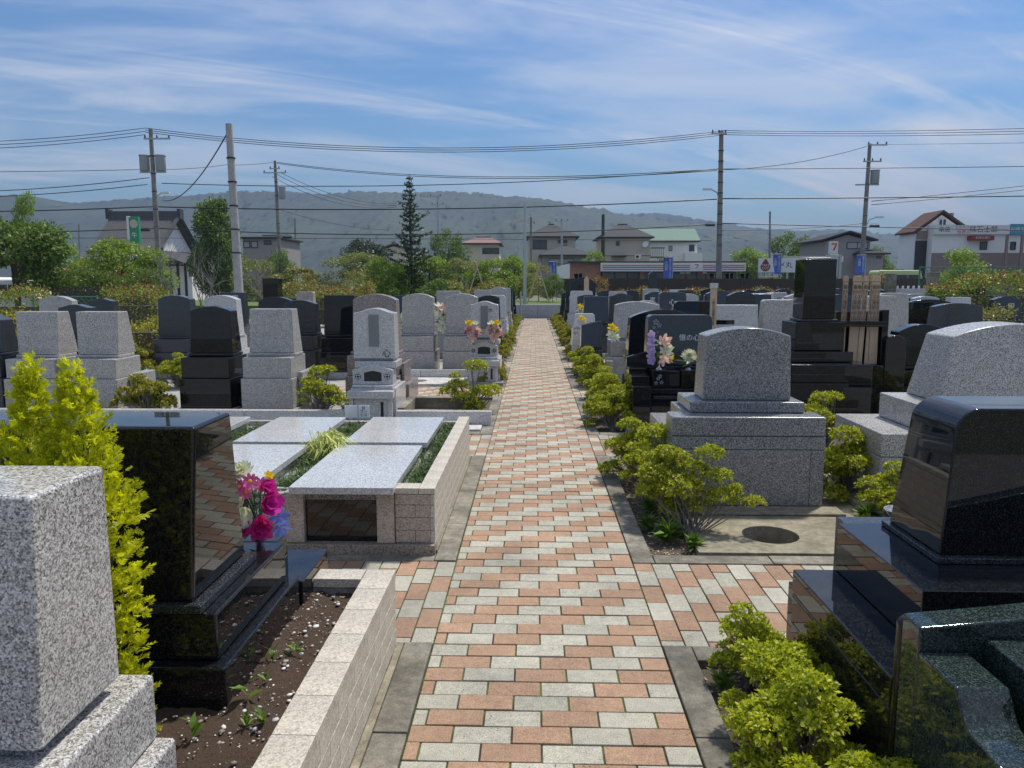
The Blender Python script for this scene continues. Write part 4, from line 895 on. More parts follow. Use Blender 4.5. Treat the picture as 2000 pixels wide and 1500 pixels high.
azalea_kind('o1', 6, 0.50, 0.66, 0.48, 15, 130, 0.04, 'azaleao', 0.06, 0.11); azalea_kind('o2', 7, 0.48, 0.74, 0.42, 15, 130, 0.04, 'azaleao', 0.06, 0.11)
def azalea(key, X, Y, label, rz=0.0, s=1.0, z=-0.03, group='clipped azalea shrubs', sz=None):
    t = thing('azalea_shrub', label, 'shrub', (X, Y, z), rz, group); t.scale = (s, s, sz or s)
    link('foliage', AZ[key][0], t); link('branches', AZ[key][1], t); return t
# right foreground hedge, five bushes
for i, (k, x, y, s, lb) in enumerate((('n1', 0.84, 2.80, 0.72, 'farthest bright green azalea of the hedge beside the black tomb at right'), ('n2', 0.83, 2.50, 0.85, 'second farthest bright azalea of the front right hedge, before polished black base'),
        ('n1', 0.80, 2.18, 0.95, 'largest bright green azalea in the middle of the front right hedge'), ('n2', 0.86, 1.84, 0.84, 'bright azalea at the bottom edge of the picture beside right kerb'), ('n1', 0.93, 1.52, 0.92, 'bright azalea cut off by the bottom edge before the green tomb'))):
    azalea(k, x, y, lb, i*1.3, s, group='azalea hedge at the lower right')
# right, by the plot with the hole
cl = [(0.0, 0.05, 0.44, 0.10), (0.12, -0.05, 0.40, 0.08), (-0.10, 0.0, 0.36, 0.11), (0.02, -0.12, 0.30, 0.12), (-0.06, 0.15, 0.40, 0.11), (0.20, -0.10, 0.52, 0.07), (0.25, -0.14, 0.38, 0.07), (0.26, -0.18, 0.26, 0.085), (0.44, -0.24, 0.25, 0.05), (-0.12, 0.12, 0.22, 0.09), (0.0, -0.06, 0.16, 0.09), (0.12, -0.16, 0.20, 0.06), (-0.16, -0.06, 0.26, 0.07), (0.33, -0.2, 0.31, 0.05), (-0.05, 0.02, 0.50, 0.06)]
AZ['s1'] = (azalea_mesh(31, cl, 420, 0.022, M['azalea']), twig_mesh(31, cl, 0.0045, M['barkg'], (0.08, -0.22, 0), per=4))
azalea('s1', 0.88, 4.72, 'loose azalea with bare branch tips reaching over the round-hole plot', 0.0, 0.97)
azalea('m3', 0.84, 5.22, 'azalea against the left side of the big grey arched gravestone', 0.4, 0.98); azalea('m1', 0.80, 5.85, 'azalea beside path kerb, just beyond the big grey stone', 1.1, 0.85)
azalea('m1', 2.22, 5.35, 'azalea right of the big grey arched gravestone, rear of two', 2.1, 0.92); azalea('m2', 2.32, 4.72, 'azalea right of the big grey arched gravestone, front of two', 0.9, 0.85)
azalea('m2', 0.84, 7.95, 'large azalea in front of the black blossom-engraved tomb by the path', 0.5, 0.95); azalea('m1', 0.84, 8.6, 'second azalea behind the large one at the black blossom tomb', 1.9, 0.9)
azalea('m3', 2.65, 7.0, 'azalea between black tower base and right-edge grey gravestone, lower one', 0.2, 0.95); azalea('m1', 4.0, 7.5, 'azalea behind right-edge grey gravestone, beside its left shoulder', 1.0, 1.15); azalea('m2', 4.55, 8.5, 'azalea behind the wooden tablet stand', 1.7, 1.0)
azalea('o1', 5.4, 10.6, 'olive azalea between the grey pair and stepped black row', 0.3, 1.1); azalea('o2', 7.0, 13.4, 'olive azalea beside broad dark slate arched gravestone', 0.3, 1.2)
yy = 9.25; i = 0
side_r = []
while yy < 31.5:
    k, fr = divmod(yy-4.02, PER)
    if fr < 2.55: side_r.append(yy)
    yy += 0.62
for i, yy in enumerate(side_r):
    azalea(('m1', 'm2', 'o1', 'o2')[i % 2+(2 if yy > 14 else 0)], 0.86+rng.uniform(-0.03, 0.06), yy, f'azalea along the right path edge, {ORD[i] if i < 20 else "%dth" % (i+1)} past black blossom tomb', rng.random()*6, rng.uniform(0.74, 0.9) if yy < 14 else rng.uniform(0.66, 0.8), group='azaleas along the right side of the path')
side_l = [yy for yy in np.arange(11.4, 31.5, 0.64) if (yy-4.02) % PER < 2.55]
for i, yy in enumerate(side_l):
    azalea(('o1', 'o2')[i % 2], (-0.60 if yy > 12.6 else -0.58)+rng.uniform(-0.08, 0.0)-(0.06 if yy > 12.6 else 0.0), float(yy), f'azalea along the left path edge, {ORD[i] if i < 20 else "%dth" % (i+1)} from the near end', rng.random()*6, rng.uniform(0.58, 0.74), group='azaleas along the left side of the path')
# left: cloud-pruned azalea by the path and shrubs between stones
cl = [(0.0, 0, 0.60, 0.12), (-0.22, 0.05, 0.36, 0.10), (-0.33, -0.03, 0.28, 0.09), (0.20, -0.02, 0.30, 0.11), (0.05, 0.1, 0.26, 0.12), (-0.12, -0.1, 0.22, 0.12), (-0.02, -0.05, 0.10, 0.12), (-0.25, 0.0, 0.48, 0.055)]
AZ['c1'] = (azalea_mesh(33, cl, 150, 0.034, M['azalea']), twig_mesh(33, cl, 0.009, M['barkg'], (0, 0, 0), per=5))
azalea('c1', -0.68, 8.85, 'cloud-pruned azalea with round top tuft beside path, left of kerb', 0.0, 0.95)
azalea('m3', -2.42, 8.55, 'azalea between the coarse grey gravestone and heart-engraved tomb', 0.7, 1.05)
azalea('o1', -4.45, 8.6, 'thin twiggy azalea between grey twin stones and black arched gravestone', 1.2, 1.05)
azalea('m2', -5.3, 11.2, 'azalea behind the grey twin stones, left of dark slate gravestone', 0.7, 1.0); azalea('o1', -6.5, 12.3, 'olive azalea left of the tall dark slate gravestone', 0.7, 1.25); azalea('m1', -8.1, 12.0, 'azalea at left picture edge behind golden conifer', 1.7, 1.3); azalea('o2', -8.6, 13.6, 'olive azalea beside the ridge-topped dark gravestone', 1.1, 1.2)
azalea('o1', -3.35, 14.4, 'azalea tuft between the two black gravestones in third row', 0.2, 0.9); azalea('m1', -2.5, 14.2, 'azalea tuft left of the lily gravestone', 0.4, 0.9)
# golden conifer
def conifer_mesh(seed):
    g = np.random.default_rng(seed); rgc = random.Random(seed); Q = []; blobs = []
    blobs += [(-0.15, -0.02, 0.95, 0.10), (0.10, 0.02, 0.95, 0.10), (-0.14, 0, 0.86, 0.15), (0.10, 0, 0.84, 0.15), (0.0, -0.05, 0.80, 0.16), (-0.22, -0.02, 0.74, 0.13), (0.20, 0.0, 0.74, 0.13), (0.03, -0.04, 0.66, 0.16), (0.18, 0.0, 0.58, 0.14), (0.23, 0, 0.46, 0.12), (0.24, -0.02, 0.34, 0.11), (0.22, -0.02, 0.20, 0.10), (0.25, 0.02, 0.08, 0.08), (-0.1, 0, 0.4, 0.2), (0.05, 0, 0.2, 0.2)]
    for x, z0 in ((-0.15, 1.02), (0.10, 1.01)):
        for k in range(6): blobs.append((x, 0, z0+k*0.028, 0.066-k*0.0105))
    blobs = [(x*0.46, y*0.8, z*0.90, r*0.62) for x, y, z, r in blobs]
    for cx, cy, cz, r_ in blobs:
        n = int(560*(r_/0.13)**1.7)+10; d = sph(n, g); base = np.array([cx, cy, cz])+d*r_*(0.45+0.75*g.random((n, 1)))
        ax = unit(d+np.array([0, 0, 0.7])+g.normal(size=(n, 3))*0.3); u = unit(np.cross(ax, g.normal(size=(n, 3)))); ln = 0.027*g.uniform(0.7, 1.3, (n, 1))
        nr = np.cross(ax, u)
        Q.append(leaf_quads(base, ax, nr, ln[:, 0]*1.15, ln[:, 0]*0.17, 0.0))
        for k in range(5):
            f = 0.15+0.17*k; sg = 1 if k % 2 else -1
            for sg in (-1, 1):
                dd = unit(ax*0.75+u*sg*0.7+g.normal(size=(n, 3))*0.18); Q.append(leaf_quads(base+ax*ln*f, dd, nr, ln[:, 0]*(0.55-0.05*k), ln[:, 0]*0.15, 0.0))
    return quads_mesh('needles', np.concatenate(Q), M['gold']), blobs
cm, bl = conifer_mesh(8)
gc = thing('golden_conifer', 'bright yellow-green golden conifer shrub with two pointed tips before black gravestone', 'shrub', (-1.20, 1.88, 0.26))
link('needles', cm, gc); link('branches', twig_mesh(9, [b for b in bl[:13]], 0.008, M['bark'], (0, 0.03, 0), per=2), gc)
# lily turf, sedge, weeds
def tuft_quads(g, c, n, L, W, lean=0.9):
    ph = g.random(n)*2*math.pi; el = g.uniform(0.25, 1.35, n); d = np.stack([np.cos(ph)*np.cos(el), np.sin(ph)*np.cos(el), np.sin(el)], 1); ln = L*g.uniform(0.6, 1.2, n)
    b = c+g.normal(size=(n, 3))*np.array([L*0.12, L*0.12, 0.0]); m1 = b+d*ln[:, None]*0.6; d2 = d.copy(); d2[:, 2] -= lean; d2 = unit(d2); tip = m1+d2*ln[:, None]*0.45
    s = np.stack([-np.sin(ph), np.cos(ph), np.zeros(n)], 1)*W/2
    return [np.stack([b-s*0.7, b+s*0.7, m1+s, m1-s], 1), np.stack([m1-s, m1+s, tip+s*0.12, tip-s*0.12], 1)]
g = np.random.default_rng(17); Q = []
def strip(x0, x1, y0, y1, n, L):
    for i in range(n): Q.extend(tuft_quads(g, np.array([g.uniform(x0, x1), g.uniform(y0, y1), 0.30]), 26, L, 0.006))
strip(-0.73, -0.655, 4.28, 6.3, 62, 0.11); strip(-1.54, -1.36, 4.28, 6.3, 95, 0.11); strip(-1.34, -0.74, 5.17, 5.24, 16, 0.10); strip(-2.34, -2.13, 4.4, 6.3, 70, 0.11); strip(-2.1, -1.5, 5.17, 5.24, 14, 0.1)
o = link('lily_turf', quads_mesh('lily_turf', np.concatenate(Q), M['grass'])); tag(o, 'dark green lily turf grass growing in strips between the flat grave slabs', kind='stuff')
Q = []
for i in range(4): Q.extend(tuft_quads(g, np.array([-1.45+g.normal()*0.05, 5.22+g.normal()*0.05, 0.33]), 60, 0.24, 0.010, 1.1))
sd_ = thing('variegated_grass', 'arching yellow-striped grass clump between the four flat slabs', 'grass clump', (0, 0, 0)); link('blades', quads_mesh('blades', np.concatenate(Q), M['sedge']), sd_)
def weed(X, Y, Z, n, L, label, seed, W=0.25, name='weed', broad=False):
    gg = np.random.default_rng(seed); ph = gg.random(n)*6.28; el = gg.uniform(0.2, 1.2, n); d = np.stack([np.cos(ph)*np.cos(el), np.sin(ph)*np.cos(el), np.sin(el)], 1)
    b = np.zeros((n, 3)); b[:, 2] = gg.random(n)*L*0.5; 
    t = thing(name, label, 'weed', (X, Y, Z), 0, 'small weeds'); link('leaves', quads_mesh('leaves', leaf_quads(b, d, np.array([0.0, 0.0, 1.0])+gg.normal(size=(n, 3))*0.2, L*gg.uniform(0.6, 1.1, n), np.full(n, L*W), 0.15), M['weed']), t)
    return t
for i, (x, y, L, n, lb) in enumerate(((-0.80, 2.42, 0.045, 9, 'small green weed in the soil bed nearest the far planter corner'), (-0.855, 2.36, 0.05, 8, 'small green weed in soil, second from the far planter corner'), (-0.83, 2.23, 0.04, 7, 'small green weed sprout midway along the soil bed'), (-0.845, 2.12, 0.08, 5, 'long-leaved weed sprout beside black tomb base'), (-0.80, 1.98, 0.045, 9, 'low weed with several leaves in the soil bed beside wall'), (-0.755, 2.0, 0.05, 8, 'tiny weed touching the planter wall'), (-0.93, 1.93, 0.07, 6, 'weed at the near corner of the black tomb base'), (-0.80, 1.66, 0.07, 9, 'weed sprout at the bottom edge in soil bed'))): weed(x, y, 0.275, n, L, lb, 40+i)
for i, (x, y, L, n, lb) in enumerate(((0.80, 4.42, 0.13, 60, 'leafy weeds at the corner of the bed before round-hole plot'), (0.92, 4.30, 0.10, 40, 'low weeds along the edge of the round-hole plot'), (2.30, 4.40, 0.14, 70, 'leafy weeds right of the round-hole plot'), (2.15, 4.85, 0.12, 60, 'weeds at the foot of the big grey gravestone'), (2.6, 4.9, 0.14, 70, 'weeds below the right azaleas'), (0.78, 5.0, 0.12, 50, 'weeds under the loose azalea'), (0.72, 2.75, 0.09, 26, 'weeds at the kerb under the front right hedge'), (0.71, 2.1, 0.09, 26, 'broad weeds by kerb under the front right hedge'), (0.73, 1.75, 0.09, 30, 'weeds by kerb at the bottom edge'), (0.72, 4.65, 0.10, 50, 'low weeds along the kerb beside loose azalea'), (0.86, 4.55, 0.11, 60, 'weeds at the foot of the loose azalea'), (2.42, 4.6, 0.13, 70, 'weeds at the foot of the front right azalea'), (2.2, 4.58, 0.12, 60, 'weeds spilling onto the round-hole plot edge'), (2.75, 5.3, 0.14, 60, 'weeds beside the right-edge tomb base'))): weed(x, y, -0.03, n, L, lb, 60+i)
# white sign in the planter
sg = thing('grave_sign', 'small white two-panel sign on thin rod among the lily turf', 'sign', (at(699, 800, 6.32).x, 6.32, 0.30))
MB().tube([(0, 0, 0), (0, 0, 0.21)], 0.004, 8).build('rod', M['galv'], sg); box('panel', -0.112, -0.006, -0.003, 0.003, 0.085, 0.19, M['white'], sg, 0.001); box('panel', 0.006, 0.098, -0.003, 0.003, 0.085, 0.19, M['white'], sg, 0.001)
write('駐\nサー\nビス', 0.03, M['engrave'], sg, (0.05, -0.0045, 0.138))
# flowers
def bloom(mats, n, L, W, cup, layers=1, seed=0, centre=None):
    "returns quads of one flower facing +z, base at origin"
    gg = np.random.default_rng(seed); Q = []
    for l in range(layers):
        ph = np.arange(n)*2*math.pi/n+l*0.4+gg.normal(size=n)*0.08; el = cup+l*(1.35-cup)/max(1, layers)+gg.normal(size=n)*0.07
        d = np.stack([np.cos(ph)*np.cos(el), np.sin(ph)*np.cos(el), np.sin(el)], 1); nrm = np.stack([-np.cos(ph)*np.sin(el), -np.sin(ph)*np.sin(el), np.cos(el)], 1)
        L = L*1.12 if l == 0 else L; Ls = L*(1-0.18*l)*gg.uniform(0.9, 1.1, n); b = np.zeros((n, 3))+np.array([0, 0, 0.1*l*L])
        s = unit(np.cross(d, nrm)); w = W*1.15*(1-0.1*l)
        m1 = b+d*Ls[:, None]*0.45-nrm*Ls[:, None]*0.06; m2 = b+d*Ls[:, None]*0.8; tip = b+d*Ls[:, None]+nrm*Ls[:, None]*0.08
        Q.append(np.stack([b, m1+s*w/2, m2, m1-s*w/2], 1)); Q.append(np.stack([m1+s*w/2, m2+s*w*0.42, tip, m2], 1)); Q.append(np.stack([m1-s*w/2, m2, tip, m2-s*w*0.42], 1))
    return np.concatenate(Q)
def place(Q, c, axis, roll=0.0):
    q = Vector((0, 0, 1)).rotation_difference(Vector(axis).normalized()); m_ = np.array(q.to_matrix()); a = np.array(Matrix.Rotation(roll, 3, 'Z')); return (Q.reshape(-1, 3)@(m_@a).T+np.array(c)).reshape(-1, 4, 3)
def bouquet(X, Y, Z, flowers, label, vase=True, leaves=14, h=0.0, vh=0.07, seed=1, lsize=0.05, sc=1.0):
    "flowers: (material, (dx, dy, dz), axis, n petals, length, width, cup, layers)"
    t = thing('flower_bouquet', label, 'flowers', (X, Y, Z), 0, 'flower bouquets at the gravestones'); t.scale = (sc, sc, sc); gg = np.random.default_rng(seed)
    if vase: MB().lathe((0, 0, 0), [(0.03, 0), (0.03, 0.006), (0.016, 0.016), (0.017, vh*0.6), (0.03, vh), (0.026, vh)], 16).build('vase', M['steel'], t)
    st = MB()
    for i, (mt, c, ax, n, L, W, cup, lay) in enumerate(flowers):
        link('flower', quads_mesh('flower', place(bloom(None, n, L, W, cup, lay, seed+i), c, ax, i), M[mt]), t)
        cc = Vector(c); a_ = Vector(ax).normalized(); st.tube([(0, 0, vh*0.5), tuple(Vector((0, 0, vh))*0.6+cc*0.4), tuple(cc-a_*0.004)], 0.0022, 5)
        if n in (8, 9) and lay == 1:
            MB().lathe((0, 0, 0), [(0.001, -0.002), (L*0.25, 0.0), (L*0.2, L*0.1), (0.001, L*0.13)], 10).build('flower_centre', M['p_yel'], t, Vector(c)+a_*0.003).rotation_euler = Vector((0, 0, 1)).rotation_difference(a_).to_euler()
    st.build('stems', M['leafg'], t)
    if leaves:
        zc = max(f[1][2] for f in flowers); b = np.stack([gg.normal(size=leaves)*0.02, gg.normal(size=leaves)*0.02, gg.uniform(vh, zc*0.8, leaves)], 1); ph = gg.random(leaves)*6.28; el = gg.uniform(-0.3, 0.8, leaves)
        d = np.stack([np.cos(ph)*np.cos(el), np.sin(ph)*np.cos(el), np.sin(el)], 1); link('leaves', quads_mesh('leaves', leaf_quads(b, d, np.array([[0, 0, 1.0]])+gg.normal(size=(leaves, 3))*0.2, lsize*gg.uniform(0.8, 1.3, leaves), np.full(leaves, lsize*0.5), 0.1), M['leafg']), t)
    return t
fw = [('p_mag', (0.05, -0.06, 0.155), (0.75, -0.5, 0.25), 6, 0.062, 0.045, 0.75, 2), ('p_cer', (0.025, -0.06, 0.065), (0.5, -0.8, 0.1), 9, 0.055, 0.026, 0.35, 3), ('p_rose', (0.0, -0.07, 0.245), (0.2, -1, 0.45), 9, 0.03, 0.013, 0.15, 1), ('p_rose', (-0.015, -0.075, 0.205), (-0.1, -1, 0.2), 9, 0.028, 0.013, 0.15, 1),
      ('p_rose', (0.035, -0.05, 0.225), (0.6, -0.7, 0.4), 9, 0.028, 0.013, 0.15, 1), ('p_white', (-0.045, -0.03, 0.265), (-0.2, -0.6, 0.9), 12, 0.05, 0.02, 0.3, 3), ('p_yel', (0.05, -0.02, 0.25), (0.6, -0.4, 0.7), 7, 0.022, 0.013, 0.5, 2), ('p_white', (-0.02, -0.085, 0.115), (-0.2, -1, 0.0), 5, 0.045, 0.04, 0.3, 1),
      ('p_blue', (0.095, -0.04, 0.10), (0.6, -0.8, 0.2), 6, 0.042, 0.017, 0.2, 1), ('p_blue', (0.10, -0.04, 0.06), (0.5, -0.8, -0.4), 6, 0.042, 0.017, 0.35, 1), ('p_pur', (-0.075, -0.06, 0.155), (-0.8, -0.5, 0.1), 5, 0.045, 0.045, 0.9, 2), ('p_cer', (-0.085, -0.02, 0.26), (-0.6, -0.6, 0.4), 8, 0.032, 0.014, 0.2, 1), ('p_white', (-0.05, -0.07, 0.17), (-0.3, -0.9, 0.3), 5, 0.04, 0.036, 0.35, 2), ('p_mag', (0.045, -0.04, 0.205), (0.6, -0.5, 0.5), 5, 0.045, 0.035, 0.8, 2), ('p_cer', (-0.03, -0.06, 0.06), (-0.5, -0.8, 0.0), 8, 0.045, 0.024, 0.35, 2), ('p_rose', (-0.04, -0.07, 0.225), (-0.4, -0.9, 0.3), 9, 0.028, 0.013, 0.15, 1)]
bouquet(-1.04, 2.79, 0.546, fw, 'artificial bouquet of magenta, pink, white and blue flowers at the black gravestone', leaves=30, seed=5, lsize=0.05, sc=0.98)
for s, lb in ((-1, 'pink, white and yellow bouquet left of small pale front-facing tomb'), (1, 'pink and yellow bouquet right of small pale front-facing tomb')):
    fl = [('p_pink', (-0.03, -0.02, 0.15), (-0.3, -0.9, 0.5), 10, 0.05, 0.02, 0.4, 3), ('p_pink', (0.035, -0.03, 0.13), (0.4, -0.9, 0.3), 10, 0.05, 0.02, 0.4, 3), ('p_pink', (0.0, -0.04, 0.085), (0, -1, 0.1), 7, 0.05, 0.03, 0.4, 2), ('p_yel', (-0.04 if s < 0 else 0.025, -0.01, 0.205), (0, -0.7, 0.8), 12, 0.042, 0.016, 0.4, 3), ('p_white', (0.02 if s < 0 else -0.03, 0, 0.20), (0, -0.5, 0.9), 10, 0.04, 0.018, 0.4, 2), ('p_cer', (0.06*s, 0, 0.12), (s, -0.5, 0.4), 6, 0.03, 0.02, 0.5, 2)]
    bouquet(-0.745+s*0.155, 11.33, 0.60, fl, lb, seed=20+s, leaves=22, lsize=0.07, sc=1.5)
lil = [('p_white', (-0.03, -0.02, 0.20), (-0.5, -0.7, 0.4), 6, 0.09, 0.04, 0.3, 1), ('p_white', (0.04, -0.02, 0.13), (0.5, -0.7, 0.2), 6, 0.09, 0.04, 0.3, 1), ('p_white', (0.0, -0.02, 0.06), (0.2, -0.9, 0.0), 6, 0.085, 0.04, 0.3, 1), ('p_pink', (0.03, -0.02, 0.26), (0.3, -0.6, 0.7), 6, 0.08, 0.04, 0.4, 1), ('p_white', (-0.02, 0.0, 0.30), (0, -0.3, 0.9), 6, 0.07, 0.03, 0.5, 1)]
bouquet(-1.52, 12.6, 0.72, lil, 'white and pink lilies on right side of the grey arched gravestone', seed=31, leaves=12, lsize=0.07, sc=1.35); bouquet(-2.26, 12.75, 0.70, lil[:3], 'white lilies just showing left of the grey arched gravestone', seed=32, leaves=8, lsize=0.07, sc=1.5)
orc = [('p_pur', (-0.07, -0.01, 0.30-i*0.045), (-0.5+0.2*(i % 2), -0.8, 0.1), 5, 0.038, 0.03, 0.3, 1) for i in range(6)]+[('p_pink', (0.03, -0.03, 0.24), (0.3, -0.9, 0.3), 6, 0.07, 0.03, 0.4, 2), ('p_white', (0.04, -0.05, 0.17), (0.4, -0.9, 0.2), 8, 0.075, 0.024, 0.25, 2), ('p_pink', (0.035, -0.05, 0.10), (0.2, -0.9, -0.3), 6, 0.065, 0.03, 0.4, 1), ('p_yel', (0.09, -0.02, 0.10), (0.7, -0.6, -0.1), 6, 0.035, 0.02, 0.5, 1)]
bouquet(1.30, 7.97, 0.617, orc, 'violet, pink and white orchid bouquet on the black blossom-engraved tomb', seed=41, leaves=10, lsize=0.07, vh=0.06, sc=1.2)
chm = [('p_white', (0.0, -0.02, 0.12), (-0.1, -0.8, 0.6), 16, 0.07, 0.02, 0.2, 5), ('p_yel', (0.06, -0.01, 0.10), (0.5, -0.6, 0.4), 12, 0.045, 0.016, 0.3, 3)]
bouquet(1.60, 7.97, 0.617, chm, 'white chrysanthemum with yellow bloom beside the big grey gravestone', seed=43, leaves=9, lsize=0.085, vh=0.04, sc=1.15)
ylw = [('p_yel', (-0.02, 0, 0.22), (-0.3, -0.8, 0.5), 6, 0.07, 0.03, 0.5, 2), ('p_yel', (0.03, 0, 0.19), (0.3, -0.8, 0.5), 6, 0.06, 0.03, 0.5, 2), ('p_white', (-0.02, -0.02, 0.12), (-0.3, -0.9, 0.1), 7, 0.085, 0.03, 0.35, 2), ('p_white', (0.03, -0.02, 0.08), (0.3, -0.9, 0), 7, 0.07, 0.03, 0.35, 1)]
bouquet(1.17, 11.40, 0.63, ylw, 'yellow and white flowers beside blossom-engraved grey gravestone', seed=45, leaves=8, lsize=0.06); bouquet(0.93, 14.95, 0.60, ylw[:2], 'small yellow flowers at the low pale tomb by the path', seed=47, leaves=6, lsize=0.06)
bouquet(1.12, 18.6, 0.72, ylw+chm, 'white and yellow chrysanthemums at a dark tomb beside the right path edge', seed=49, leaves=8, lsize=0.08); bouquet(-3.40, 9.45, 0.70, [('p_pur', (-0.03, 0, 0.13), (-0.2, -0.8, 0.5), 7, 0.06, 0.035, 0.4, 3), ('p_white', (0.04, 0, 0.08), (0.4, -0.7, 0.2), 7, 0.05, 0.03, 0.4, 2), ('p_yel', (0.02, -0.02, 0.05), (0.1, -0.9, 0), 8, 0.035, 0.02, 0.4, 2)], 'violet and white flowers at right of the black arched gravestone', seed=51, leaves=8)

# fallen leaves and grit on the paving and in the beds
g = np.random.default_rng(91); n = 260; P_ = np.stack([g.uniform(-0.42, 0.54, n), 2.0+8*g.random(n)**1.6, np.full(n, 0.004)], 1); d = np.stack([g.normal(size=n), g.normal(size=n), np.full(n, 0.05)], 1); L = g.uniform(0.004, 0.011, n)
tag(link('leaf_litter', quads_mesh('leaf_litter', leaf_quads(P_, d, np.array([[0, 0, 1.0]])+g.normal(size=(n, 3))*0.15, L, L*0.5, 0.1), M['bark'])), 'tiny dry leaf scraps scattered over the paving', kind='stuff')
n = 1500; P_ = np.stack([np.where(g.random(n) < 0.5, g.uniform(0.67, 1.0, n), g.uniform(0.67, 0.95, n)), np.where(g.random(n) < 0.6, 4.2+2.3*g.random(n), 1.5+1.4*g.random(n)), np.full(n, -0.026)], 1); d = g.normal(size=(n, 3))*np.array([1, 1, 0.1]); L = g.uniform(0.008, 0.024, n)
tag(link('bed_litter', quads_mesh('bed_litter', leaf_quads(P_, d, np.array([[0, 0, 1.0]])+g.normal(size=(n, 3))*0.3, L, L*0.45, 0.15), M['wood'])), 'dry brown leaf litter on the earth under the azaleas', kind='stuff')
n = 900; e_ = g.random(n); xs_ = np.where(e_ < 0.7, -0.42+g.normal(size=n)*0.004, 0.54+g.normal(size=n)*0.004); P_ = np.stack([xs_, 2.0+4.5*g.random(n), np.full(n, -0.006)], 1); d = np.stack([g.normal(size=n)*0.6, g.normal(size=n)*0.6, np.ones(n)], 1); L = g.uniform(0.004, 0.010, n)
tag(link('moss', quads_mesh('moss', leaf_quads(P_, d, g.normal(size=(n, 3)), L, L*0.6, 0.1), M['weed'])), 'green moss tufts in the joint between paving and kerb', kind='stuff')
# ---------------------------------------------------------------- trees and hedges
def crown_mesh(seed, blobs, dens, leaf, mat, flat=0.75, droop=0.0):
    g = np.random.default_rng(seed); Q = []
    for x, y, z, r_ in blobs:
        n = max(12, int(dens*2.1*r_*r_)); d = sph(n, g); rr = r_*np.cbrt(g.random((n, 1)))**0.6*g.uniform(0.85, 1.12, (n, 1)); c = np.array([x, y, z])+d*rr*np.array([1, 1, flat])
        dd = unit(d*0.6+g.normal(size=(n, 3))*0.6+np.array([0, 0, -droop])); nr = unit(d+np.array([0, 0, 0.8])+g.normal(size=(n, 3))*0.5); L = leaf*1.12*g.uniform(0.6, 1.3, n)
        Q.append(leaf_quads(c, dd, nr, L, L*0.6, 0.1))
    return quads_mesh('crown', np.concatenate(Q), mat)
def shell_blobs(seed, n, rx, ry, z0, z1, r0, r1, shape='dome'):
    rg = random.Random(seed); out = []
    for i in range(n):
        a = rg.random()*6.283; u = rg.random(); q = math.sqrt(rg.uniform(0.25, 1.0))
        if shape == 'dome': w = math.sqrt(max(0.0, 1-(2*u-0.75)**2/1.6))
        elif shape == 'cone': w = 0.22+0.78*(1-u)**0.7
        elif shape == 'egg': w = math.sin(math.pi*(0.12+0.80*u**0.8))**0.7
        else: w = 1.0
        r_ = rg.uniform(r0, r1)*(0.65+0.35*w); out.append((math.cos(a)*rx*w*q, math.sin(a)*ry*w*q, z0+(z1-z0)*u, r_))
    return out
def trunk_mesh(seed, h, r_, blobs, nb, mat, lean=0.0):
    rg = random.Random(seed); mb = MB(); mb.tube([(0, 0, -0.2), (lean*0.3, 0, h*0.35), (lean*0.7, 0.05, h*0.65), (lean, 0, h)], [r_*1.15, r_, r_*0.75, r_*0.35], 8)
    for i in range(nb):
        b = rg.choice(blobs); z = h*rg.uniform(0.35, 0.9); s = Vector((lean*z/h, 0, z)); e = Vector(b[:3]); mb.tube([s, s.lerp(e, 0.5)+Vector((0, 0, 0.12*h*0.3)), e], [r_*0.42, r_*0.28, r_*0.10], 5)
    return mb.mesh('trunk', mat)
TK = {}
def kind(key, seed, n, rx, z0, z1, r0, r1, dens, leaf, mat, h, tr, shape='dome', bark='bark', droop=0.0, nb=10):
    bl_ = shell_blobs(seed, n, rx, rx, z0, z1, r0, r1, shape); TK[key] = (crown_mesh(seed, bl_, dens, leaf, M[mat], droop=droop), trunk_mesh(seed, h, tr, bl_, nb, M[bark]), rx*(0.8 if shape == 'egg' else 0.9)+r1*0.6)
# every kind is built about 4 m tall and 4 m wide and scaled where it stands
kind('broad', 1, 46, 1.7, 1.5, 3.6, 0.42, 0.72, 420, 0.13, 'tree1', 3.0, 0.13); kind('fresh', 2, 44, 1.7, 0.9, 3.6, 0.40, 0.70, 420, 0.13, 'tree2', 2.8, 0.09)
kind('fresh2', 12, 36, 1.7, 0.6, 3.7, 0.35, 0.62, 430, 0.12, 'tree2', 2.8, 0.08); kind('olive', 3, 60, 1.7, 0.5, 3.7, 0.28, 0.5, 520, 0.10, 'tree3', 2.6, 0.06, 'dome', 'barkg')
kind('yellow', 4, 44, 1.7, 0.4, 3.7, 0.28, 0.5, 520, 0.10, 'tree5', 2.6, 0.05); kind('tall', 5, 95, 1.15, 0.3, 3.9, 0.36, 0.52, 560, 0.11, 'tree1', 3.6, 0.09, 'egg'); kind('dome', 6, 60, 1.8, 1.2, 3.7, 0.42, 0.62, 420, 0.11, 'tree4', 2.8, 0.12)
kind('dark', 7, 46, 1.7, 0.8, 3.7, 0.40, 0.66, 420, 0.12, 'tree1', 2.8, 0.09); kind('globe', 8, 40, 1.6, 0.6, 3.6, 0.5, 0.7, 600, 0.08, 'tree1', 2.0, 0.06, 'egg'); kind('willow', 9, 50, 1.6, 0.6, 3.6, 0.25, 0.42, 520, 0.16, 'tree5', 2.8, 0.05, 'dome', 'barkg', 0.9)
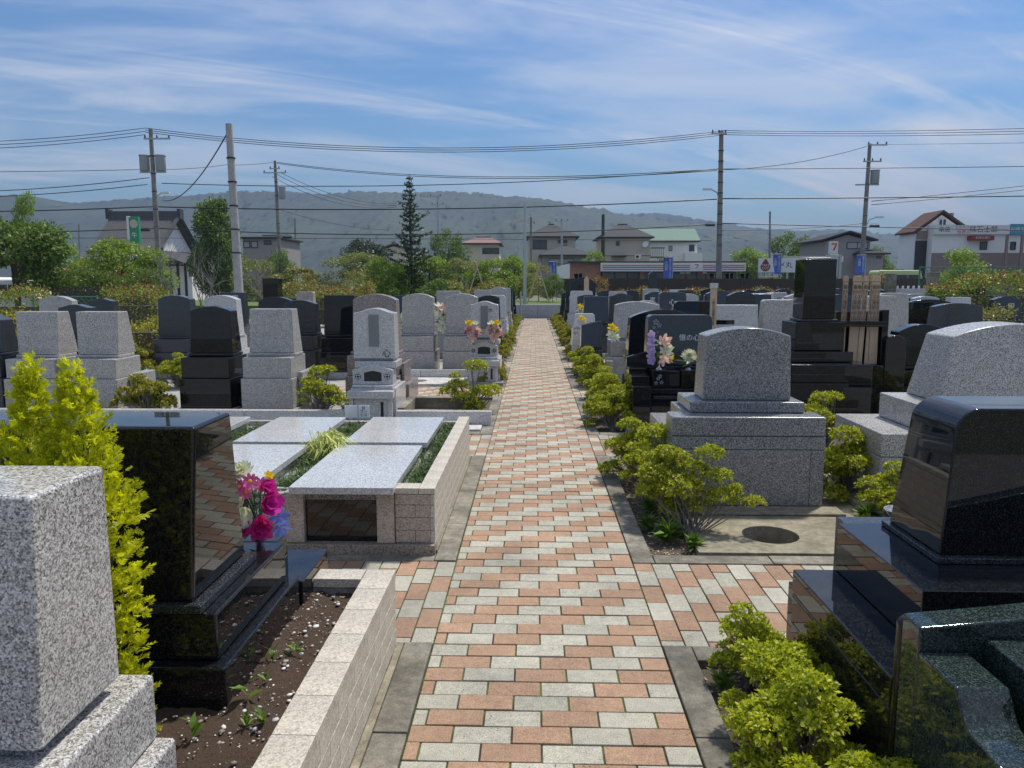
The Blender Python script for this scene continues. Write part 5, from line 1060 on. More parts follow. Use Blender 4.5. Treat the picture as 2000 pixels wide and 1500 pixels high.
def tree(key, px, ptop, pw, Y, label, zb=0.0, name='tree', rz=None, cat='tree', group='trees and tall shrubs behind the graves'):
    p = at(px, ptop, Y); W = pw/F_PX*Y; H = max(1.2, p.z-zb)
    t = thing(name, label, cat, (p.x, Y, zb), rng.random()*6.28 if rz is None else rz, group); q_ = W/2/TK[key][2]; t.scale = (q_, q_, H/4.1)
    link('trunk', TK[key][1], t); link('crown', TK[key][0], t); return t
tree('broad', 20, 412, 225, 30, 'large spreading tree with forked dark trunk at left picture edge'); tree('fresh2', 45, 362, 70, 33, 'thin leafy tree top rising above the spreading tree at far left'); tree('fresh', 235, 460, 175, 35, 'rounded bright green tree in front of the temple hall')
tree('fresh2', 125, 468, 120, 37, 'green tree left of the temple hall roof'); tree('dark', 185, 500, 90, 36, 'darker tree below the temple roof eave'); tree('tall', 415, 386, 88, 60, 'tall dense egg-shaped dark green tree beside thick pole'); tree('dark', 545, 482, 70, 72, 'dark tree behind the utility pole left of centre')
tree('olive', 500, 500, 110, 42, 'dull olive tree right of the thick pole'); tree('willow', 580, 512, 110, 40, 'pale weeping tree left of centre'); tree('dome', 707, 461, 100, 85, 'dark dome-shaped tree on skyline left of the spruce'); tree('olive', 695, 486, 150, 50, 'feathery olive tree in front of dome-shaped tree'); tree('yellow', 690, 524, 70, 40, 'yellow-green shrub above the red hedge left of centre'); tree('yellow', 628, 553, 70, 38, 'low pale yellow shrub beside red hedge')
tree('fresh', 745, 500, 100, 44, 'fresh green tree left of the spruce'); tree('fresh2', 780, 510, 100, 47, 'green tree at the spruce foot'); tree('fresh', 838, 492, 120, 47, 'fresh green tree right of the spruce'); tree('dark', 875, 440, 80, 88, 'dark tree behind white utility pole'); tree('olive', 905, 498, 115, 46, 'olive tree with brownish leaves centre'); tree('fresh2', 955, 500, 115, 46, 'light green tree left of the lamp pole'); tree('fresh', 1005, 495, 105, 48, 'light green tree right beside the lamp pole'); tree('yellow', 1052, 512, 80, 42, 'pale staked tree right of the lamp pole', 0.5); tree('globe', 1080, 530, 44, 40, 'round dark clipped tree by the path end right', 0.5); tree('dark', 860, 540, 90, 40, 'dark shrub mass in centre behind twin gravestones')
tree('fresh2', 1160, 484, 66, 98, 'green tree between the two grey-roofed houses'); tree('dark', 1296, 497, 60, 100, 'shrub below the green-roofed house'); tree('fresh', 1462, 480, 100, 105, 'green trees right of the convenience store'); tree('dark', 1548, 446, 100, 98, 'big dark tree left of taupe house'); tree('dark', 1715, 476, 46, 100, 'dark tree right of the taupe house'); tree('fresh2', 1885, 478, 120, 34, 'light green loose tree in front of the white restaurant'); tree('globe', 1748, 510, 64, 70, 'clipped dark shrub left of the white house'); tree('olive', 1500, 530, 60, 60, 'small shrub below the take-out sign')
# spruce
def spruce():
    g = np.random.default_rng(77); rg = random.Random(77); Q = []; mb = MB(); H = 7.4
    mb.tube([(0, 0, -0.2), (0.05, 0, 2.5), (0, 0, 5), (0.02, 0, H)], [0.12, 0.10, 0.06, 0.012], 8)
    z = 1.1
    while z < H-0.05:
        f = (z-0.9)/(H-0.9); R_ = max(0.10, 1.65*(1-f)**0.85*(0.6+0.7*rg.random())); nb = 5 if f < 0.7 else 4; a0 = rg.random()*6.28
        for k in range(nb):
            a = a0+6.283*k/nb+rg.uniform(-.25, .25); Rk = R_*rg.uniform(0.4, 1.15); s = np.array([0, 0, z]); e = np.array([math.cos(a)*Rk, math.sin(a)*Rk, z+Rk*rg.uniform(0.0, 0.55)])
            mb.tube([tuple(s), tuple((s+e)/2-np.array([0, 0, 0.06*Rk])), tuple(e)], [0.02, 0.014, 0.006], 4)
            n = int(62*Rk)+8; tt = g.uniform(0.12, 1.05, (n, 1)); c = s+(e-s)*tt+np.array([0, 0, -0.05*Rk])*np.sin(tt*3.1); dd = unit((e-s)/Rk*0.8+g.normal(size=(n, 3))*0.75); L = 0.17*g.uniform(0.6, 1.3, n); Q.append(leaf_quads(c, dd, g.normal(size=(n, 3)), L, L*0.34, 0.0))
        z += rg.uniform(0.17, 0.34)
    return quads_mesh('crown', np.concatenate(Q), M['tree4']), mb.mesh('trunk', M['bark'])
sc_, st_ = spruce(); p = at(799, 341, 45); ts = thing('spruce_tree', 'tall slender spruce with open branches rising above the centre trees', 'tree', (p.x, 45, 0.3)); ts.scale = (1.0, 1.0, (p.z-0.3)/7.4); link('trunk', st_, ts); link('crown', sc_, ts)
# bare twiggy saplings
def bare(px, Y, H, label, seed):
    rg = random.Random(seed); mb = MB()
    for k in range(7):
        x, y = rg.uniform(-0.2, 0.2), rg.uniform(-0.2, 0.2); pts = [(x, y, 0)]
        for j in range(5): pts.append((pts[-1][0]+rg.uniform(-.16, .16)*(1+k*0.1), pts[-1][1]+rg.uniform(-.12, .12), H*(j+1)/5*rg.uniform(0.85, 1.05)))
        mb.tube(pts, [0.022, 0.018, 0.014, 0.010, 0.007, 0.003], 5)
        for j in range(5):
            q = Vector(pts[rg.randint(2, 4)]); e = q+Vector((rg.uniform(-.6, .6), rg.uniform(-.4, .4), rg.uniform(0.2, 0.8))); mb.tube([q, q.lerp(e, .5)+Vector((0, 0, .05)), e], [0.008, 0.006, 0.003], 4)
    t = thing('bare_sapling', label, 'tree', (at(px, 552, Y).x, Y, 0)); mb.build('branches', M['barkg'], t)
bare(322, 26, 3.0, 'bare grey multi-stem sapling in front of the temple wall', 1); bare(405, 24, 2.6, 'short bare sapling just left of the thick pole', 3); bare(520, 26, 2.2, 'bare crooked sapling right of the thick pole', 4)
# hedges: green body with red young shoots on top
def hedge(x0, x1, y0, y1, z0, z1, label, seed, red=0.4, leaf=0.07, dens=900, key='hedge'):
    g = np.random.default_rng(seed); L_, D_, H_ = x1-x0, y1-y0, z1-z0; n = int(dens*(L_*H_+L_*D_*0.6+D_*H_)); t = thing('hedge', label, 'hedge', ((x0+x1)/2, (y0+y1)/2, z0), 0, 'red-tipped hedges')
    P_ = g.random((n, 3))*2-1; ax = g.integers(0, 3, n); front = g.random(n) < 0.6
    P_[ax == 1, 1] = np.where(front[ax == 1], -1, 1)*g.uniform(0.75, 1.0, (ax == 1).sum()); P_[ax == 2, 2] = g.uniform(0.7, 1.0, (ax == 2).sum()); P_[ax == 0, 0] = np.sign(P_[ax == 0, 0])*g.uniform(0.9, 1, (ax == 0).sum())
    c = P_*np.array([L_/2, D_/2, H_/2]); c[:, 2] += H_/2; c[:, 2] *= 1+0.10*np.sin(c[:, 0]*2.1+seed)+0.06*np.sin(c[:, 0]*5.3); c += g.normal(size=(n, 3))*0.05
    d = unit(g.normal(size=(n, 3))+np.array([0, -0.3, 0.5])); nr = unit(g.normal(size=(n, 3))*0.6+np.array([0, -0.6, 0.7])); Ls = leaf*g.uniform(0.6, 1.3, n); q = leaf_quads(c, d, nr, Ls, Ls*0.5, 0.1)
    isr = (c[:, 2] > H_*0.72) & (g.random(n) < red); link('foliage', quads_mesh('foliage', q[~isr], M[key]), t)
    if isr.any(): link('red_shoots', quads_mesh('red_shoots', q[isr]+np.array([0, 0, 0.05]), M['red']), t)['kind'] = 'stuff'
    mb = MB(); rg = random.Random(seed); k = max(2, int(L_/0.5))
    for i in range(k): mb.tube([(-L_/2+(i+.5)*L_/k, 0, 0), (-L_/2+(i+.5)*L_/k+rg.uniform(-.1, .1), 0.05, H_*0.85)], [0.02, 0.008], 5)
    mb.box(-L_/2*0.94, L_/2*0.94, -D_/2*0.55, D_/2*0.55, 0.05, H_*0.72, 0)
    mb.build('stems', M['bark'], t, sm=False)
hx = lambda px, Y: at(px, 552, Y).x
hedge(hx(-40, 20), hx(92, 20), 19.6, 20.4, 0, 1.22, 'red-tipped hedge at the left picture edge before the white van', 1, 0.22); hedge(hx(212, 20), hx(312, 20), 19.6, 20.6, 0, 1.26, 'red-tipped hedge behind dark slate gravestone at the left', 2, 0.25); hedge(hx(100, 30), hx(300, 30), 29.6, 30.4, 0, 1.9, 'dark green hedge with a few red shoots below the left trees', 3, 0.10, 0.09, 600, 'tree1')
hedge(hx(557, 27), hx(725, 27), 26.6, 27.6, 0, 1.36, 'red-tipped hedge left of centre behind small pinkish gravestone', 4, 0.35, 0.08, 700); hedge(hx(880, 32), hx(985, 32), 31.6, 32.4, 0, 1.45, 'red-tipped hedge left of the path end', 5, 0.3, 0.08, 600); hedge(hx(1120, 40), hx(1560, 40), 39.6, 40.4, 0, 1.10, 'long low red-tipped hedge in front of dark wooden fence', 6, 0.4, 0.10, 420); hedge(hx(1125, 36), hx(1185, 36), 35.6, 36.2, 0, 1.5, 'bright red-shooted photinia beside the path end at right', 7, 0.7, 0.09, 600)
hedge(hx(1832, 22), hx(2080, 22), 21.6, 22.8, 0, 1.60, 'tall red-tipped hedge at the right edge', 8, 0.2, 0.09, 800); hedge(hx(1690, 34), hx(1735, 34), 33.6, 34.2, 0, 1.7, 'small red-tipped bush behind wooden tablets', 9, 0.5, 0.09, 600); hedge(hx(1735, 21), hx(1780, 21), 20.4, 21, 0, 0.9, 'low pale shrub between lettered stone and black row', 10, 0.0, 0.07, 700, 'tree5'); hedge(hx(1905, 17), hx(1965, 17), 16.6, 17.3, 0, 1.0, 'pale yellow-green shrub behind broad slate gravestone at right', 11, 0.0, 0.07, 800, 'tree5')
hedge(hx(235, 15), hx(320, 15), 14.6, 15.4, 0, 0.75, 'low mixed shrub behind the grey twin stones', 12, 0.0, 0.06, 900, 'azaleao'); hedge(hx(-30, 14.5), hx(30, 14.5), 14.1, 14.9, 0, 0.85, 'low shrub at the left edge below red hedge', 13, 0.0, 0.06, 900, 'azaleao')
# mesh fence at left, green
def mesh_fence(px0, px1, Y, z1, label, cell=0.16):
    x0, x1 = hx(px0, Y), hx(px1, Y); t = thing('mesh_fence', label, 'fence', (x0, Y, 0)); L_ = x1-x0; mb = MB(); n = int((L_+z1)/cell)
    for i in range(n):
        a = -z1+i*cell
        for s in (0, 1):
            p0 = max(0, a); q0 = p0-a; p1 = min(L_, a+z1); q1 = p1-a
            if p1 > p0: 
                pts = [(p0, 0, q0), (p1, 0, q1)] if s == 0 else [(p0, 0, z1-q0), (p1, 0, z1-q1)]; mb.tube(pts, 0.006, 4, cap=False)
    mb.build('wire_mesh', M['chain'], t); MB().tube([(0, 0, z1), (L_, 0, z1)], 0.022, 6).build('top_rail', M['chain'], t)
    k = max(1, int(L_/2))
    for i in range(k+1): MB().tube([(L_*i/k, 0, 0), (L_*i/k, 0, z1+0.05)], 0.028, 8).build('post', M['chain'], t)
mesh_fence(62, 188, 24, 1.07, 'green chain-link fence between left hedges'); mesh_fence(1795, 2080, 28, 2.05, 'green mesh fence above the right hedge', 0.22)
# dark wooden fence
x0, x1 = hx(1098, 45), hx(1865, 45); wf = thing('wooden_fence', 'long dark brown slatted wooden fence in front of the convenience store', 'fence', (0, 45, 0)); n = 13; L_ = (x1-x0)/n
for i in range(n):
    mb = MB()
    for j in range(9): mb.box(x0+i*L_+0.05, x0+(i+1)*L_-0.05, -0.015, 0.015, 0.10+j*0.183, 0.10+j*0.183+0.172)
    mb.box(x0+i*L_+0.05, x0+(i+1)*L_-0.05, 0.016, 0.03, 0.1, 1.74); mb.build('slat_panel', M['woodd'], wf, sm=False); box('post', x0+i*L_-0.05, x0+i*L_+0.05, -0.04, 0.04, -0.1, 1.78, M['woodd'], wf, 0.005)
# staked supports and lamp pole at the path end
for i, px in enumerate((932, 1052)):
    t = thing('tree_stake', ['pair of leaning wooden stakes supporting a young tree left of the lamp pole', 'pair of leaning wooden stakes supporting the pale tree right of the lamp pole'][i], 'tree stake', (hx(px, 38), 38, 0.5), 0, 'tree stakes')
    for s in (-1, 1): MB().tube([(s*0.55, 0, 0), (-s*0.08, 0, 2.0)], 0.035, 6).build('stake', M['wood'], t)
t = thing('lamp_pole', 'slim pale grey steel pole standing on the lawn at the path end', 'pole', (hx(1025, 36), 36, 0.5)); MB().tube([(0, 0, 0), (0, 0, 4.66)], [0.085, 0.06], 12).build('shaft', M['galv'], t); MB().tube([(-0.18, 0, 4.5), (0.1, 0, 4.5)], 0.02, 6).build('bracket', M['galv'], t)
t = thing('post', 'short grey post at the left end of the far path', 'post', (hx(1017, 31), 31, 0)); MB().tube([(0, 0, 0), (0, 0, 1.15)], 0.035, 8).build('shaft', M['galv'], t)
# ---------------------------------------------------------------- buildings
def window(t, x0, x1, y, z0, z1, m='glass', fr='trim', split=1):
    f = MB(); b = 0.07; f.box(x0, x1, y-0.06, y+0.02, z0, z0+b).box(x0, x1, y-0.06, y+0.02, z1-b, z1).box(x0, x0+b, y-0.06, y+0.02, z0+b, z1-b).box(x1-b, x1, y-0.06, y+0.02, z0+b, z1-b)
    for k in range(1, split): xm = x0+(x1-x0)*k/split; f.box(xm-0.04, xm+0.04, y-0.055, y+0.02, z0+b, z1-b)
    o = f.build('window', M[fr], t, sm=False); box('pane', x0+b, x1-b, y-0.03, y+0.01, z0+b, z1-b, M[m], o, 0); return o
def house(label, Y, px0, px1, pe, pa, depth, wall, roof, kind_='hip', wins=(), over=0.5, name='house', ridge=0.35, apx=None):
    "px0..px1 walls, pe eave height, pa ridge height, all as seen in the photo"
    a, b = at(px0, pe, Y), at(px1, pe, Y); ze = a.z; zr = at((px0+px1)/2, pa, Y if kind_ == 'gable_front' else Y+depth*0.5).z; cx = (a.x+b.x)/2; hw = (b.x-a.x)/2
    t = thing(name, label, 'house', (cx, Y, 0), 0, 'houses behind the cemetery'); box('wall', -hw, hw, 0, depth, -0.2, ze-0.02, M[wall], t, 0)
    mb = MB(); o = over; X0, X1, Y0, Y1 = -hw-o, hw+o, -o, depth+o; yc = depth/2; th = 0.16
    if kind_ == 'hip':
        rx = hw*ridge; v = [(X0, Y0, ze), (X1, Y0, ze), (X1, Y1, ze), (X0, Y1, ze), (-rx, yc, zr), (rx, yc, zr)]; f = [(0, 1, 5, 4), (1, 2, 5), (2, 3, 4, 5), (3, 0, 4)]
    elif kind_ == 'gable_front':
        xa = 0 if apx is None else at(apx, pa, Y).x-cx; v = [(X0, Y0, ze), (X1, Y0, ze), (X1, Y1, ze), (X0, Y1, ze), (xa, Y0, zr), (xa, Y1, zr)]; f = [(0, 4, 5, 3), (1, 2, 5, 4)]
        MB().add([(-hw, 0.0, ze-0.03), (hw, 0.0, ze-0.03), (xa, 0.0, zr-0.25), (-hw, depth, ze-0.03), (hw, depth, ze-0.03), (xa, depth, zr-0.25)], [(0, 1, 2), (5, 4, 3), (0, 2, 5, 3), (1, 4, 5, 2)]).build('gable', M[wall], t, sm=False)
    else:
        v = [(X0, Y0, ze), (X1, Y0, ze), (X1, Y1, ze), (X0, Y1, ze), (X0, yc, zr), (X1, yc, zr)]; f = [(0, 1, 5, 4), (2, 3, 4, 5)]
        MB().add([(-hw, 0, ze-0.03), (-hw, depth, ze-0.03), (-hw, yc, zr-0.25), (hw, 0, ze-0.03), (hw, depth, ze-0.03), (hw, yc, zr-0.25)], [(0, 1, 2), (5, 4, 3), (0, 2, 5, 3), (1, 4, 5, 2)]).build('gable', M[wall], t, sm=False)
    v2 = [(x, y, z+th) for x, y, z in v]; mb.add(v2, f); n = len(v); mb.add(v, [q[::-1] for q in f])
    ed = [(0, 1), (1, 2), (2, 3), (3, 0)] if kind_ == 'hip' else [(0, 4), (4, 1), (2, 5), (5, 3), (0, 3), (1, 2)] if kind_ == 'gable_front' else [(0, 1), (2, 3), (0, 4), (4, 3), (1, 5), (5, 2)]
    for i, j in ed: mb.add([v[i], v[j], v2[j], v2[i]], [(0, 1, 2, 3)])
    r_ = mb.build('roof', M[roof], t, sm=False)
    MB().box(X0, X1, Y0-0.06, Y0-0.005, ze-0.02, ze+0.14).build('gutter', M['trim'], r_, sm=False) if kind_ != 'gable_front' else None
    if kind_ == 'hip': MB().tube([(-rx, yc, zr+th), (rx, yc, zr+th)], 0.13, 6).build('ridge_tile', M['roofd'], r_)
    for q in wins: wa, wb = at(q[0], q[2], Y), at(q[1], q[3], Y); window(t, wa.x-cx, wb.x-cx, 0, wb.z, wa.z, *(q[4:] or ()))
    return t
house('small cream house with dull red hipped roof behind the centre trees', 110, 908, 974, 477, 466, 8, 'cream_wall', 'roofpink', 'hip', [(942, 960, 484, 496), (960, 975, 484, 496)], ridge=0.45)
t = house('two-storey tan house with dark hipped roof, left of the grey-roofed tan one', 105, 1031, 1124, 464, 441, 8, 'tan', 'roofg', 'hip', [(1040, 1068, 469, 487, 'glass', 'trim', 2), (1090, 1108, 468, 475)], ridge=0.12)
house('single-storey dark wing with hipped roof before the two-storey tan house', 100, 1060, 1150, 500, 482, 7, 'taupe', 'roofg', 'hip', [(1072, 1120, 505, 516, 'curtain')], ridge=0.12)
t3 = house('plain tan house with grey hipped roof and satellite dish above the store', 105, 1174, 1270, 465, 441, 8, 'tan', 'roofg', 'hip', [(1203, 1210, 471, 480)], ridge=0.2)
t = house('white house with green tiled roof and balcony above the store', 112, 1250, 1362, 473, 449, 8, 'offwhite', 'roofgreen', 'gable_side', [(1306, 1313, 480, 490, 'curtain'), (1346, 1356, 478, 491)], 0.4)
X = lambda px: at(px, 480, 105).x-t3.location.x; Z = lambda py: at(1260, py, 105).z
MB().lathe((0, 0, 0), [(0.001, 0), (0.4, 0.12), (0.42, 0.14)], 16).build('satellite_dish', M['white'], t3, (X(1260), -0.3, Z(478))).rotation_euler = (R(70), 0, R(-20))
rl = MB()
for k_ in range(7): rl.box(X(1272)+k_*0.28, X(1272)+k_*0.28+0.05, 0.4, 0.45, Z(501), Z(484))
rl.box(X(1272), X(1272)+1.9, 0.38, 0.47, Z(485), Z(483)); rl.box(X(1272), X(1272)+1.9, 0.3, 2.0, Z(503), Z(501)); rl.build('balcony_railing', M['trim'], t3, sm=False)
box('wall_line', X(1174)-0.01, X(1270)+0.01, -0.03, 0.0, Z(500), Z(499), M['trim'], t3, 0); box('porch_roof', X(1195), X(1222), -1.6, -0.02, Z(502), Z(499.5), M['roofd'], t3, 0)
bx0, bx1 = at(1340, 500, 110).x-t.location.x, at(1374, 500, 110).x-t.location.x; box('balcony', bx0, bx1, -1.4, -0.02, at(1340, 512, 110).z, at(1340, 494, 110).z, M['offwhite'], t, 0)
house('low cream house with brown gable roof just left of the spruce', 105, 748, 790, 487, 477, 7, 'cream_wall', 'roofpink', 'gable_front', [(752, 768, 494, 500)], 0.4)
t = house('taupe two-storey house with dark gable behind the leaning pole', 85, 1612, 1700, 471, 454, 8, 'taupe', 'roofd', 'gable_front', [(1654, 1695, 473, 486, 'curtain', 'trim', 2)], 0.6)
house('low taupe annexe with dark roof right of the taupe house', 83, 1690, 1726, 497, 489, 6, 'taupe', 'roofd', 'hip', [(1712, 1720, 500, 505)], 0.5)
t = house('white gabled house with red roof and dark panelled front at right', 70, 1788, 1893, 456, 414, 3, 'offwhite', 'roofred', 'gable_front', [(1833, 1848, 427, 441, 'glass', 'white', 2)], 0.3, apx=1840)
c = t.location; box('dark_panel', at(1788, 470, 70).x-c.x, at(1818, 470, 70).x-c.x, -0.12, -0.02, 0, at(1800, 470, 70).z, M['trim'], t, 0); box('dark_panel', at(1790, 460, 70).x-c.x, at(1818, 460, 70).x-c.x, -0.12, -0.02, at(1800, 467, 70).z, at(1800, 451, 70).z, M['brownwall'], t, 0)
box('chimney', at(1856, 417, 74).x-c.x, at(1863, 417, 74).x-c.x, 4, 4.6, 6, at(1860, 416, 74).z, M['brownwall'], t, 0)
for k_, (px, py, Yh, lb_) in enumerate(((1150, 512, 99, 'white air-conditioner unit beside dark wing of the tan house'), (1636, 512, 84.5, 'white air-conditioner unit at the taupe house'), (1245, 506, 104.4, 'white air-conditioner unit on the plain tan house'))):
    p = at(px, py, Yh); o = thing('air_conditioner', lb_, 'air conditioner', (p.x, Yh-0.35, p.z)); box('case', -0.4, 0.4, -0.15, 0.15, 0, 0.6, M['white'], o, 0.02); MB().lathe((0, 0, 0), [(0.001, 0), (0.2, 0), (0.2, 0.01)], 16).build('fan_grille', M['trim'], o, (-0.08, -0.16, 0.3)).rotation_euler = (R(90), 0, 0)
p = at(1090, 446, 108); o = thing('tv_antenna', 'thin television antenna on the dark hipped roof', 'antenna', (p.x, 108.5, p.z-0.6)); MB().tube([(0, 0, 0), (0, 0, 2.6)], 0.03, 6).build('mast', M['galv'], o)
for k_ in range(5): MB().tube([(-0.9+k_*0.35, -0.3, 2.1), (-0.9+k_*0.35, 0.3, 2.1)], 0.018, 5).build('element', M['galv'], o)
MB().tube([(-1.0, 0, 2.1), (0.7, 0, 2.1)], 0.022, 5).build('boom', M['galv'], o)
# restaurant with sign band
t = thing('restaurant', 'long white restaurant with painted sign band and maroon awning at right edge', 'restaurant', (at(1910, 500, 69).x, 69, 0)); c = t.location; X = lambda px, Y=69: at(px, 500, Y).x-c.x; Z = lambda py, Y=69: at(1900, py, Y).z
box('wall', X(1819), X(2080), 0, 0.9, -0.1, Z(440), M['offwhite'], t, 0); box('lower_band', X(1819), X(2080), -0.1, -0.005, -0.1, Z(494), M['brownwall'], t, 0)
sb = box('sign_band', X(1818), X(1965), -0.25, -0.02, Z(458), Z(440), M['g_grey'], t, 0); s2 = box('sign_band', X(1966), X(2080), -0.25, -0.02, Z(459), Z(438), M['g_teal'], t, 0)
for s_, px, sz, mt, nm in (('味石士郎', 1914, 0.60, 'engrave', 0), ('世界の', 1876, 0.40, 'g_red', -0.22), ('とんかつ', 1872, 0.30, 'g_red', 0.22), ('串焼', 1838, 0.5, 'engrave', 0), ('BEEF DINING', 1950, 0.18, 'engraveg', 0), ('お持ち帰り', 1990, 0.45, 'white', 0)): write(s_, sz, M[mt], t, (X(px), -0.26, (Z(458)+Z(440))/2+nm))
box('awning', X(1886), X(1930), -0.7, -0.02, Z(470), Z(461), M['g_maroon'], t, 0); write('お持ち帰り', 0.26, M['white'], t, (X(1908), -0.71, Z(465.5)))
for a_, b_ in ((1912, 1926), (1971, 1982)): window(t, X(a_), X(b_), 0, Z(488), Z(472))
for px in (1946, 1975, 1996): box('pillar', X(px), X(px)+0.18, -1.3, -1.1, -0.1, Z(460), M['brownwall'], t, 0)
# convenience store
t = thing('convenience_store', 'convenience store with white fascia, coloured stripes and brick side wall', 'store', (0, 85, 0)); X = lambda px, Y=85: at(px, 530, Y).x; Z = lambda py, Y=85: at(1300, py, Y).z
box('brick_wall', X(1113), X(1173), 0, 10, -0.1, Z(513.5), M['brick'], t, 0); MB().add([(X(1088), 6, -0.1), (X(1113), 0.0, -0.1), (X(1113), 0.0, Z(514)), (X(1088), 6, Z(519))], [(0, 1, 2, 3)]).build('side_wall', M['offwhite'], t, sm=False)
box('back_wall', X(1173), X(1442), 0.6, 10, -0.1, Z(515), M['taupe'], t, 0); box('roof', X(1113)-0.2, X(1453)+0.1, -0.6, 10.2, Z(513.4), Z(510.5), M['trim'], t, 0)
f_ = box('fascia', X(1172), X(1452), -0.9, -0.02, Z(530), Z(513.6), M['white'], t, 0)
for a_, b_, mt in ((517.5, 519.5, 'g_orange'), (521.2, 523.2, 'g_green'), (525.5, 527, 'g_red')):
    for q0, q1 in ((1175, 1344), (1369, 1450)): MB().box(X(q0), X(q1), -0.925, -0.902, Z(b_), Z(a_)).build('stripe', M[mt], t, sm=False)
lg = box('logo_board', X(1346), X(1367), -0.96, -0.903, Z(524.5), Z(515), M['white'], t, 0); zc = (Z(524.5)+Z(515))/2; xc = X(1356.5)
MB().add([(xc-.22, -.965, zc+.20), (xc-.22, -.965, zc+.08), (xc+.22, -.965, zc+.08), (xc+.22, -.965, zc+.20)], [(0, 1, 2, 3)]).build('logo_bar', M['g_orange'], lg.parent, sm=False); MB().add([(xc+.10, -.966, zc+.08), (xc-.06, -.966, zc-.24), (xc+.04, -.966, zc-.24), (xc+.22, -.966, zc+.08)], [(0, 1, 2, 3)]).build('logo_stem', M['g_red'], lg.parent, sm=False)
gx = [1176, 1201, 1226, 1250, 1259, 1280, 1300, 1316, 1341, 1362, 1380, 1402, 1424, 1440]
for i in range(len(gx)-1):
    if gx[i] == 1250: box('brick_pier', X(1250), X(1259), -0.05, 0.55, -0.1, Z(530), M['brick'], t, 0); continue
    window(t, X(gx[i]), X(gx[i+1])-0.02, 0.3, 0.0, Z(531), 'storeglass')
for i in range(6): box('poster', X(1318+i*11), X(1327+i*11), 0.18, 0.22, Z(534.5), Z(530.5), M[['g_blue', 'g_grey', 'white', 'g_blue', 'g_red', 'g_grey'][i]], t, 0)
# left buildings
t = thing('temple_hall', 'old temple hall with large grey tiled hip-and-gable roof and white gable', 'temple', (0, 70, 0)); X = lambda px, Y=70: at(px, 450, Y).x; Z = lambda py, Y=70: at(270, py, Y).z
D0, D1 = 0.0, 12.0; rows = 9; rib = MB(); roofm = MB()
def prof(u): return u, (1-u)**1.45                                   # 0 ridge .. 1 eave, concave
zr, ze = Z(424, 76), Z(512); xl0, xr0 = X(219, 76), X(349, 76); xl1, xr1 = X(160), X(350)
pts = []
for i in range(rows+1):
    u = i/rows; z = ze+(zr-ze)*(1-u)**1.35; y = 6-7.2*u; w = u**1.3; pts.append((xl0+(xl1-xl0)*w, xr0+(xr1-xr0)*max(0, (u-0.62)/0.38)*1.0, y, z))
for i in range(rows):
    a, b = pts[i], pts[i+1]; roofm.add([(a[0], a[2], a[3]), (b[0], b[2], b[3]), (b[1], b[2], b[3]), (a[1], a[2], a[3])], [(0, 1, 2, 3)]); roofm.add([(a[0], 12-a[2], a[3]), (b[0], 12-b[2], b[3]), (b[1], 12-b[2], b[3]), (a[1], 12-a[2], a[3])], [(3, 2, 1, 0)])
ro = roofm.build('roof', M['templeroof'], t); k = 34
for j in range(k+1):
    f = j/k; pl_ = [(q[0]+(q[1]-q[0])*f, q[2]-0.03, q[3]+0.04) for q in pts]; rib.tube(pl_, 0.10, 5, cap=False)
rb_ = rib.build('tile_ribs', M['templeroof'], ro); MB().box(xl0-0.3, xr0+0.3, 5.7, 6.3, zr-0.1, zr+0.55).build('ridge', M['templeroof'], ro, sm=False)
for xe in (xl0-0.35, xr0+0.1): MB().box(xe, xe+0.3, 5.6, 6.4, zr-0.2, zr+0.75).build('ridge_end_tile', M['roofg'], ro, sm=False)
for s in (-1, 1):
    mbv = MB(); mbv.tube([(xr0+0.15, 6-s*0.2, zr+0.3)]+[(q[1]+0.12, 6+s*(q[2]-6)*-1, q[3]+0.18) for q in pts[1:7]], 0.2, 6); mbv.build('gable_ridge', M['roofg'], ro)
zg = pts[6][3]; MB().add([(xr0-0.5, 6-4.0, zg), (xr0-0.5, 6+4.0, zg), (xr0-0.5, 6, zr-0.2)], [(0, 1, 2)]).build('gable_wall', M['offwhite'], t, sm=False)
MB().add([(xr0-0.6, 1.2, zg+0.2), (xr0-0.6, 10.8, zg+0.2), (xr1+0.8, 12.8, ze-0.1), (xr1+0.8, -1.2, ze-0.1)], [(0, 1, 2, 3)]).build('side_roof', M['roofg'], t, sm=False)
box('wall', X(178), X(362), 0.8, 11, -0.1, ze-0.1, M['offwhite'], t, 0)
for px in (318, 333, 348): box('timber', X(px), X(px)+0.22, 0.74, 0.8, 0, ze-0.1, M['trim'], t, 0)
box('timber', X(312), X(362), 0.73, 0.79, Z(519), Z(516.5), M['trim'], t, 0)
t = house('dark grey two-storey house with flat roof behind the thick pole', 80, 474, 540, 466, 464, 8, 'taupe', 'roofd', 'hip', [(475, 489, 471, 484, 'curtain'), (490, 504, 471, 484, 'curtain'), (516, 530, 470, 478)], 0.3, ridge=0.6)
t = thing('roadside_shop', 'low orange and red shop partly hidden by the left trees', 'shop', (0, 55, 0)); X = lambda px, Y=55: at(px, 530, Y).x; Z = lambda py, Y=55: at(100, py, Y).z
box('wall', X(52), X(135), 0, 6, -0.1, Z(530), M['orange'], t, 0); box('red_wall', X(134), X(170), -0.3, 6, -0.1, Z(518), M['redwall'], t, 0); box('dark_base', X(60), X(172), -0.5, -0.31, -0.1, Z(550), M['trim'], t, 0); MB().add([(X(48), -0.4, Z(549)), (X(95), -0.4, Z(549)), (X(95), -0.4, Z(539)), (X(48), -0.4, Z(530))], [(0, 1, 2, 3)]).build('red_stripe', M['redwall'], t, sm=False); window(t, X(108), X(128), 0, Z(549), Z(541), 'curtain', 'white')
